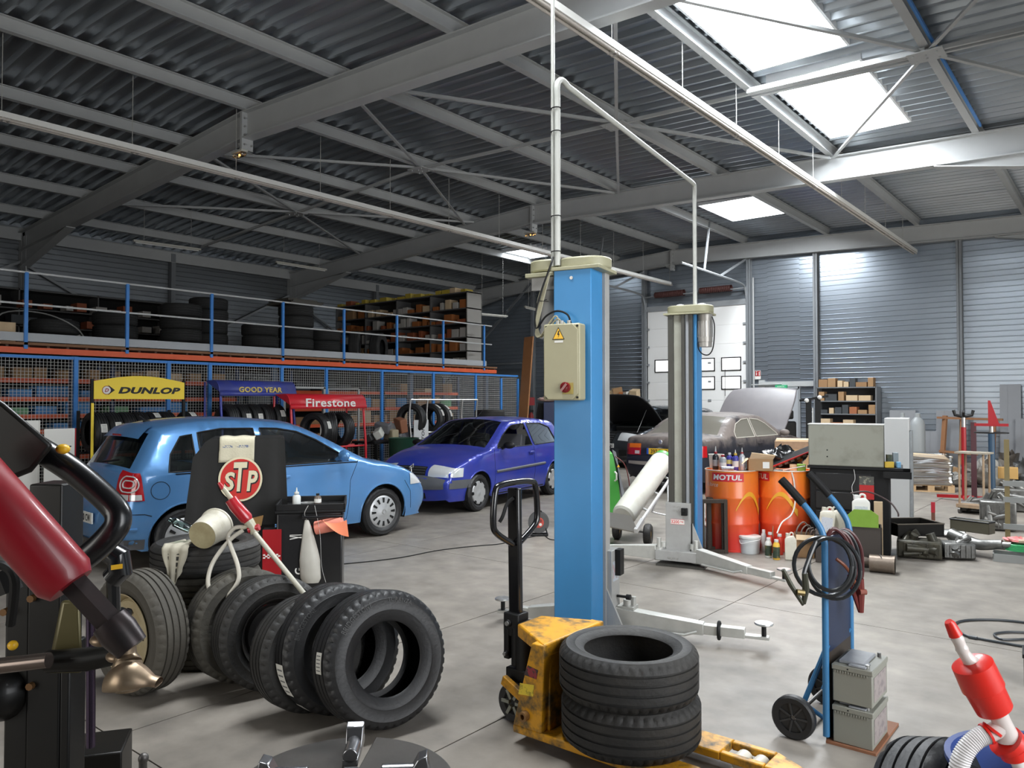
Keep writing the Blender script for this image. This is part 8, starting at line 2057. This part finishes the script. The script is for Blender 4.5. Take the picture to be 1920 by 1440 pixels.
solo('parts_cabinet', 'dark navy cabinet left of the patterned one', 'cabinet', MB().box(-.2, .08, -.2, .2, 0, 1.2), mat('cab_navy', (.012, .02, .06), .5), near(930, 17.5), face(930))
t = thing('fire_extinguisher', 'red fire extinguisher with hose on the wall post near the blue column', 'fire extinguisher', wallspot(996, .30), face(996))
part('extinguisher_body', MB().lathe([(0, .75), (.08, .76), (.085, .80), (.085, 1.15), (.05, 1.22), (.02, 1.26), (0, 1.26)], 20), mat('dull_red', (.25, .02, .02), .5), t); part('extinguisher_head', MB().box(-.03, .08, -.02, .02, 1.26, 1.34), BLACK, t)
part('sign_plate', MB().box(-.10, .12, -.10, -.09, 1.50, 1.78), RED, t); part('wall_bracket', MB().box(-.05, .05, -.02, .2, .6, .75), BLACK, t)
t = thing('diagnosis_cabinet', 'navy machine cabinet with coiled black cables behind the blue column', 'machine', near(1030, 16.0), face(1030))
part('cabinet_body', MB().box(-.12, .35, -.25, .25, 0, 1.63), MATS['cab_navy'], t, bev=.01)
cbk = MB()
for k in range(6): cbk.tube(smooth_pts([(-.22 + .02 * k, -.1, 1.60), (-.26 + .025 * k, -.12, 1.3), (-.20 + .01 * k, -.12, .9), (-.16, -.1, .6 + .05 * k)], 4), .014, 5)
part('cable_bunch', cbk, BLACK, t)
part('paper_top', lump(.16, 12, (1.4, .9, .7), 6, base=1.63), mat('pinkish_paper', (.45, .30, .26), .8), t)
# shelf with old cartons behind the dark estate car
p = wallspot(1165, .4)
t = thing('shelf_unit', 'low black shelf heaped with old cartons left of the white door', 'shelving', (p.x, p.y, 0))
part('shelf_board', MB().box(-1.0, .75, -.3, .3, 1.62, 1.66).box(-1.0, .75, -.3, .3, .9, .94), BLACK, t)
for x in (-.98, .68): part('leg', MB().box(x, x + .05, -.3, -.25, 0, 1.62).box(x, x + .05, .25, .3, 0, 1.62), BLACK, t)
random.seed(77)
for i in range(8):
    x = -.9 + .2 * i; cl = ['pale', 'brown', 'tan', 'pale', 'brown', 'orange', 'white', 'pale'][i]; m_ = {'pale': CARDL, 'brown': CARD, 'tan': MATS['box_brown2'], 'orange': MATS['box_orange_dull'], 'white': PAPER}[cl]
    h_ = random.uniform(.22, .42)
    solo('cardboard_box', '%s old carton, %s from the blue column, on the low black shelf' % (cl, ORD[i]), 'box', MB().box(-.15, .15, -.12, .12, 0, h_), m_, (p.x + x, p.y, 1.70 + (.14 if 2 < i < 5 else 0) * .4), 0, 'cartons heaped left of the white door', rot=(random.uniform(-.12, .12), random.uniform(-.3, .3), random.uniform(0, 2)))
# ================================================================== LIGHT RAILS AND LAMPS
def rail(x, y0, y1, z, step, label, joints):
    t = thing('light_rail', label, 'light rail', (x, 0, z))
    part('rail_body', MB().box(-.06, .06, y0, y1, 0, .075).box(-.015, .015, y0, y1, .075, .085), mat('rail_white', (.78, .78, .75), .35), t)
    part('rail_tube', MB().cyl((-.035, y0, -.018), (-.035, y1, -.018), .017, n=8).cyl((.035, y0, -.018), (.035, y1, -.018), .017, n=8), mat('rail_tube', (.50, .46, .42), .4), t)
    y = joints
    while y < y1:
        part('rail_clip', MB().box(-.05, .05, y - .012, y + .012, -.035, .056).box(-.05, .05, y + .06, y + .08, -.035, .056), mat('clip_grey', (.40, .38, .36), .5), t)
        part('hanger_wire', MB().cyl((0, y, .05), (0, y, zdeck(x) - z - .15), .005, n=5), mat('hanger', (.4, .4, .38), .5), t)
        y += step
rail(-11.1, -4, 21.3, 5.24, 1.63, 'long pale light rail hung under the ridge over the cars', -3.15)
rail(-4.25, -4, 21.2, 5.36, 1.63, 'long bright light rail hung beside the roof lights', -2.9)
def batten(p0, p1, label, m_):
    t = thing('strip_light', label, 'strip light', p0)
    d = p1 - p0
    part('light_body', MB().bar((0, 0, 0), d, .07, .05), m_, t, bev=.008)
    part('light_tube', MB().cyl(Vector((0, 0, -.035)) + d * .03, d * .97 + Vector((0, 0, -.035)), .013, n=8), mat('tube_white', (.7, .7, .68), .4), t)
    for f in (.15, .85):
        q_ = d * f; part('hanger_wire', MB().cyl((q_.x, q_.y, .02), (q_.x, q_.y, zdeck(p0.x) - p0.z), .004, n=5), MATS['hanger'], t)
LB = mat('lamp_body', (.50, .49, .44), .5)
batten(atX(250, 451, -17), atX(376, 468, -17), 'strip light hung over the platform, nearer the dark corner', LB)
batten(atX(517, 491, -17), atX(612, 506, -17), 'strip light hung over the platform, by the second rafter', LB)
batten(atX(895, 588, -15.5), atX(951, 593, -15.5), 'strip light glimpsed right of the tall shelf unit', LB)
batten(atX(984, 575, -14.0), atX(1030, 586, -14.0), 'strip light half hidden by the lift post motor', LB)
for i, (y, lb) in enumerate(((6.75, 'small glowing safety lamp under the nearer ridge joint'), (14.3, 'small glowing safety lamp under the farther ridge joint'))):
    t = thing('safety_lamp', lb, 'safety lamp', (RIDGE, y - .12, 5.56))
    part('lamp_base', MB().box(-.15, .15, -.06, .06, .03, .07), mat('lamp_base', (.5, .5, .45), .5), t, bev=.01)
    part('lamp_cover', MB().box(-.14, .14, -.05, .05, -.03, .03), glass('lamp_cover', (.8, .78, .7), .15, .1), t, bev=.02)
    part('bulb', MB().ball((0, 0, 0), .016), mat('bulb_glow', (1, .5, .1), .5, emit=((1, .45, .10), 9)), t)
    part('bracket', MB().box(-.01, .01, .04, .12, .05, .26), BEAM, t)
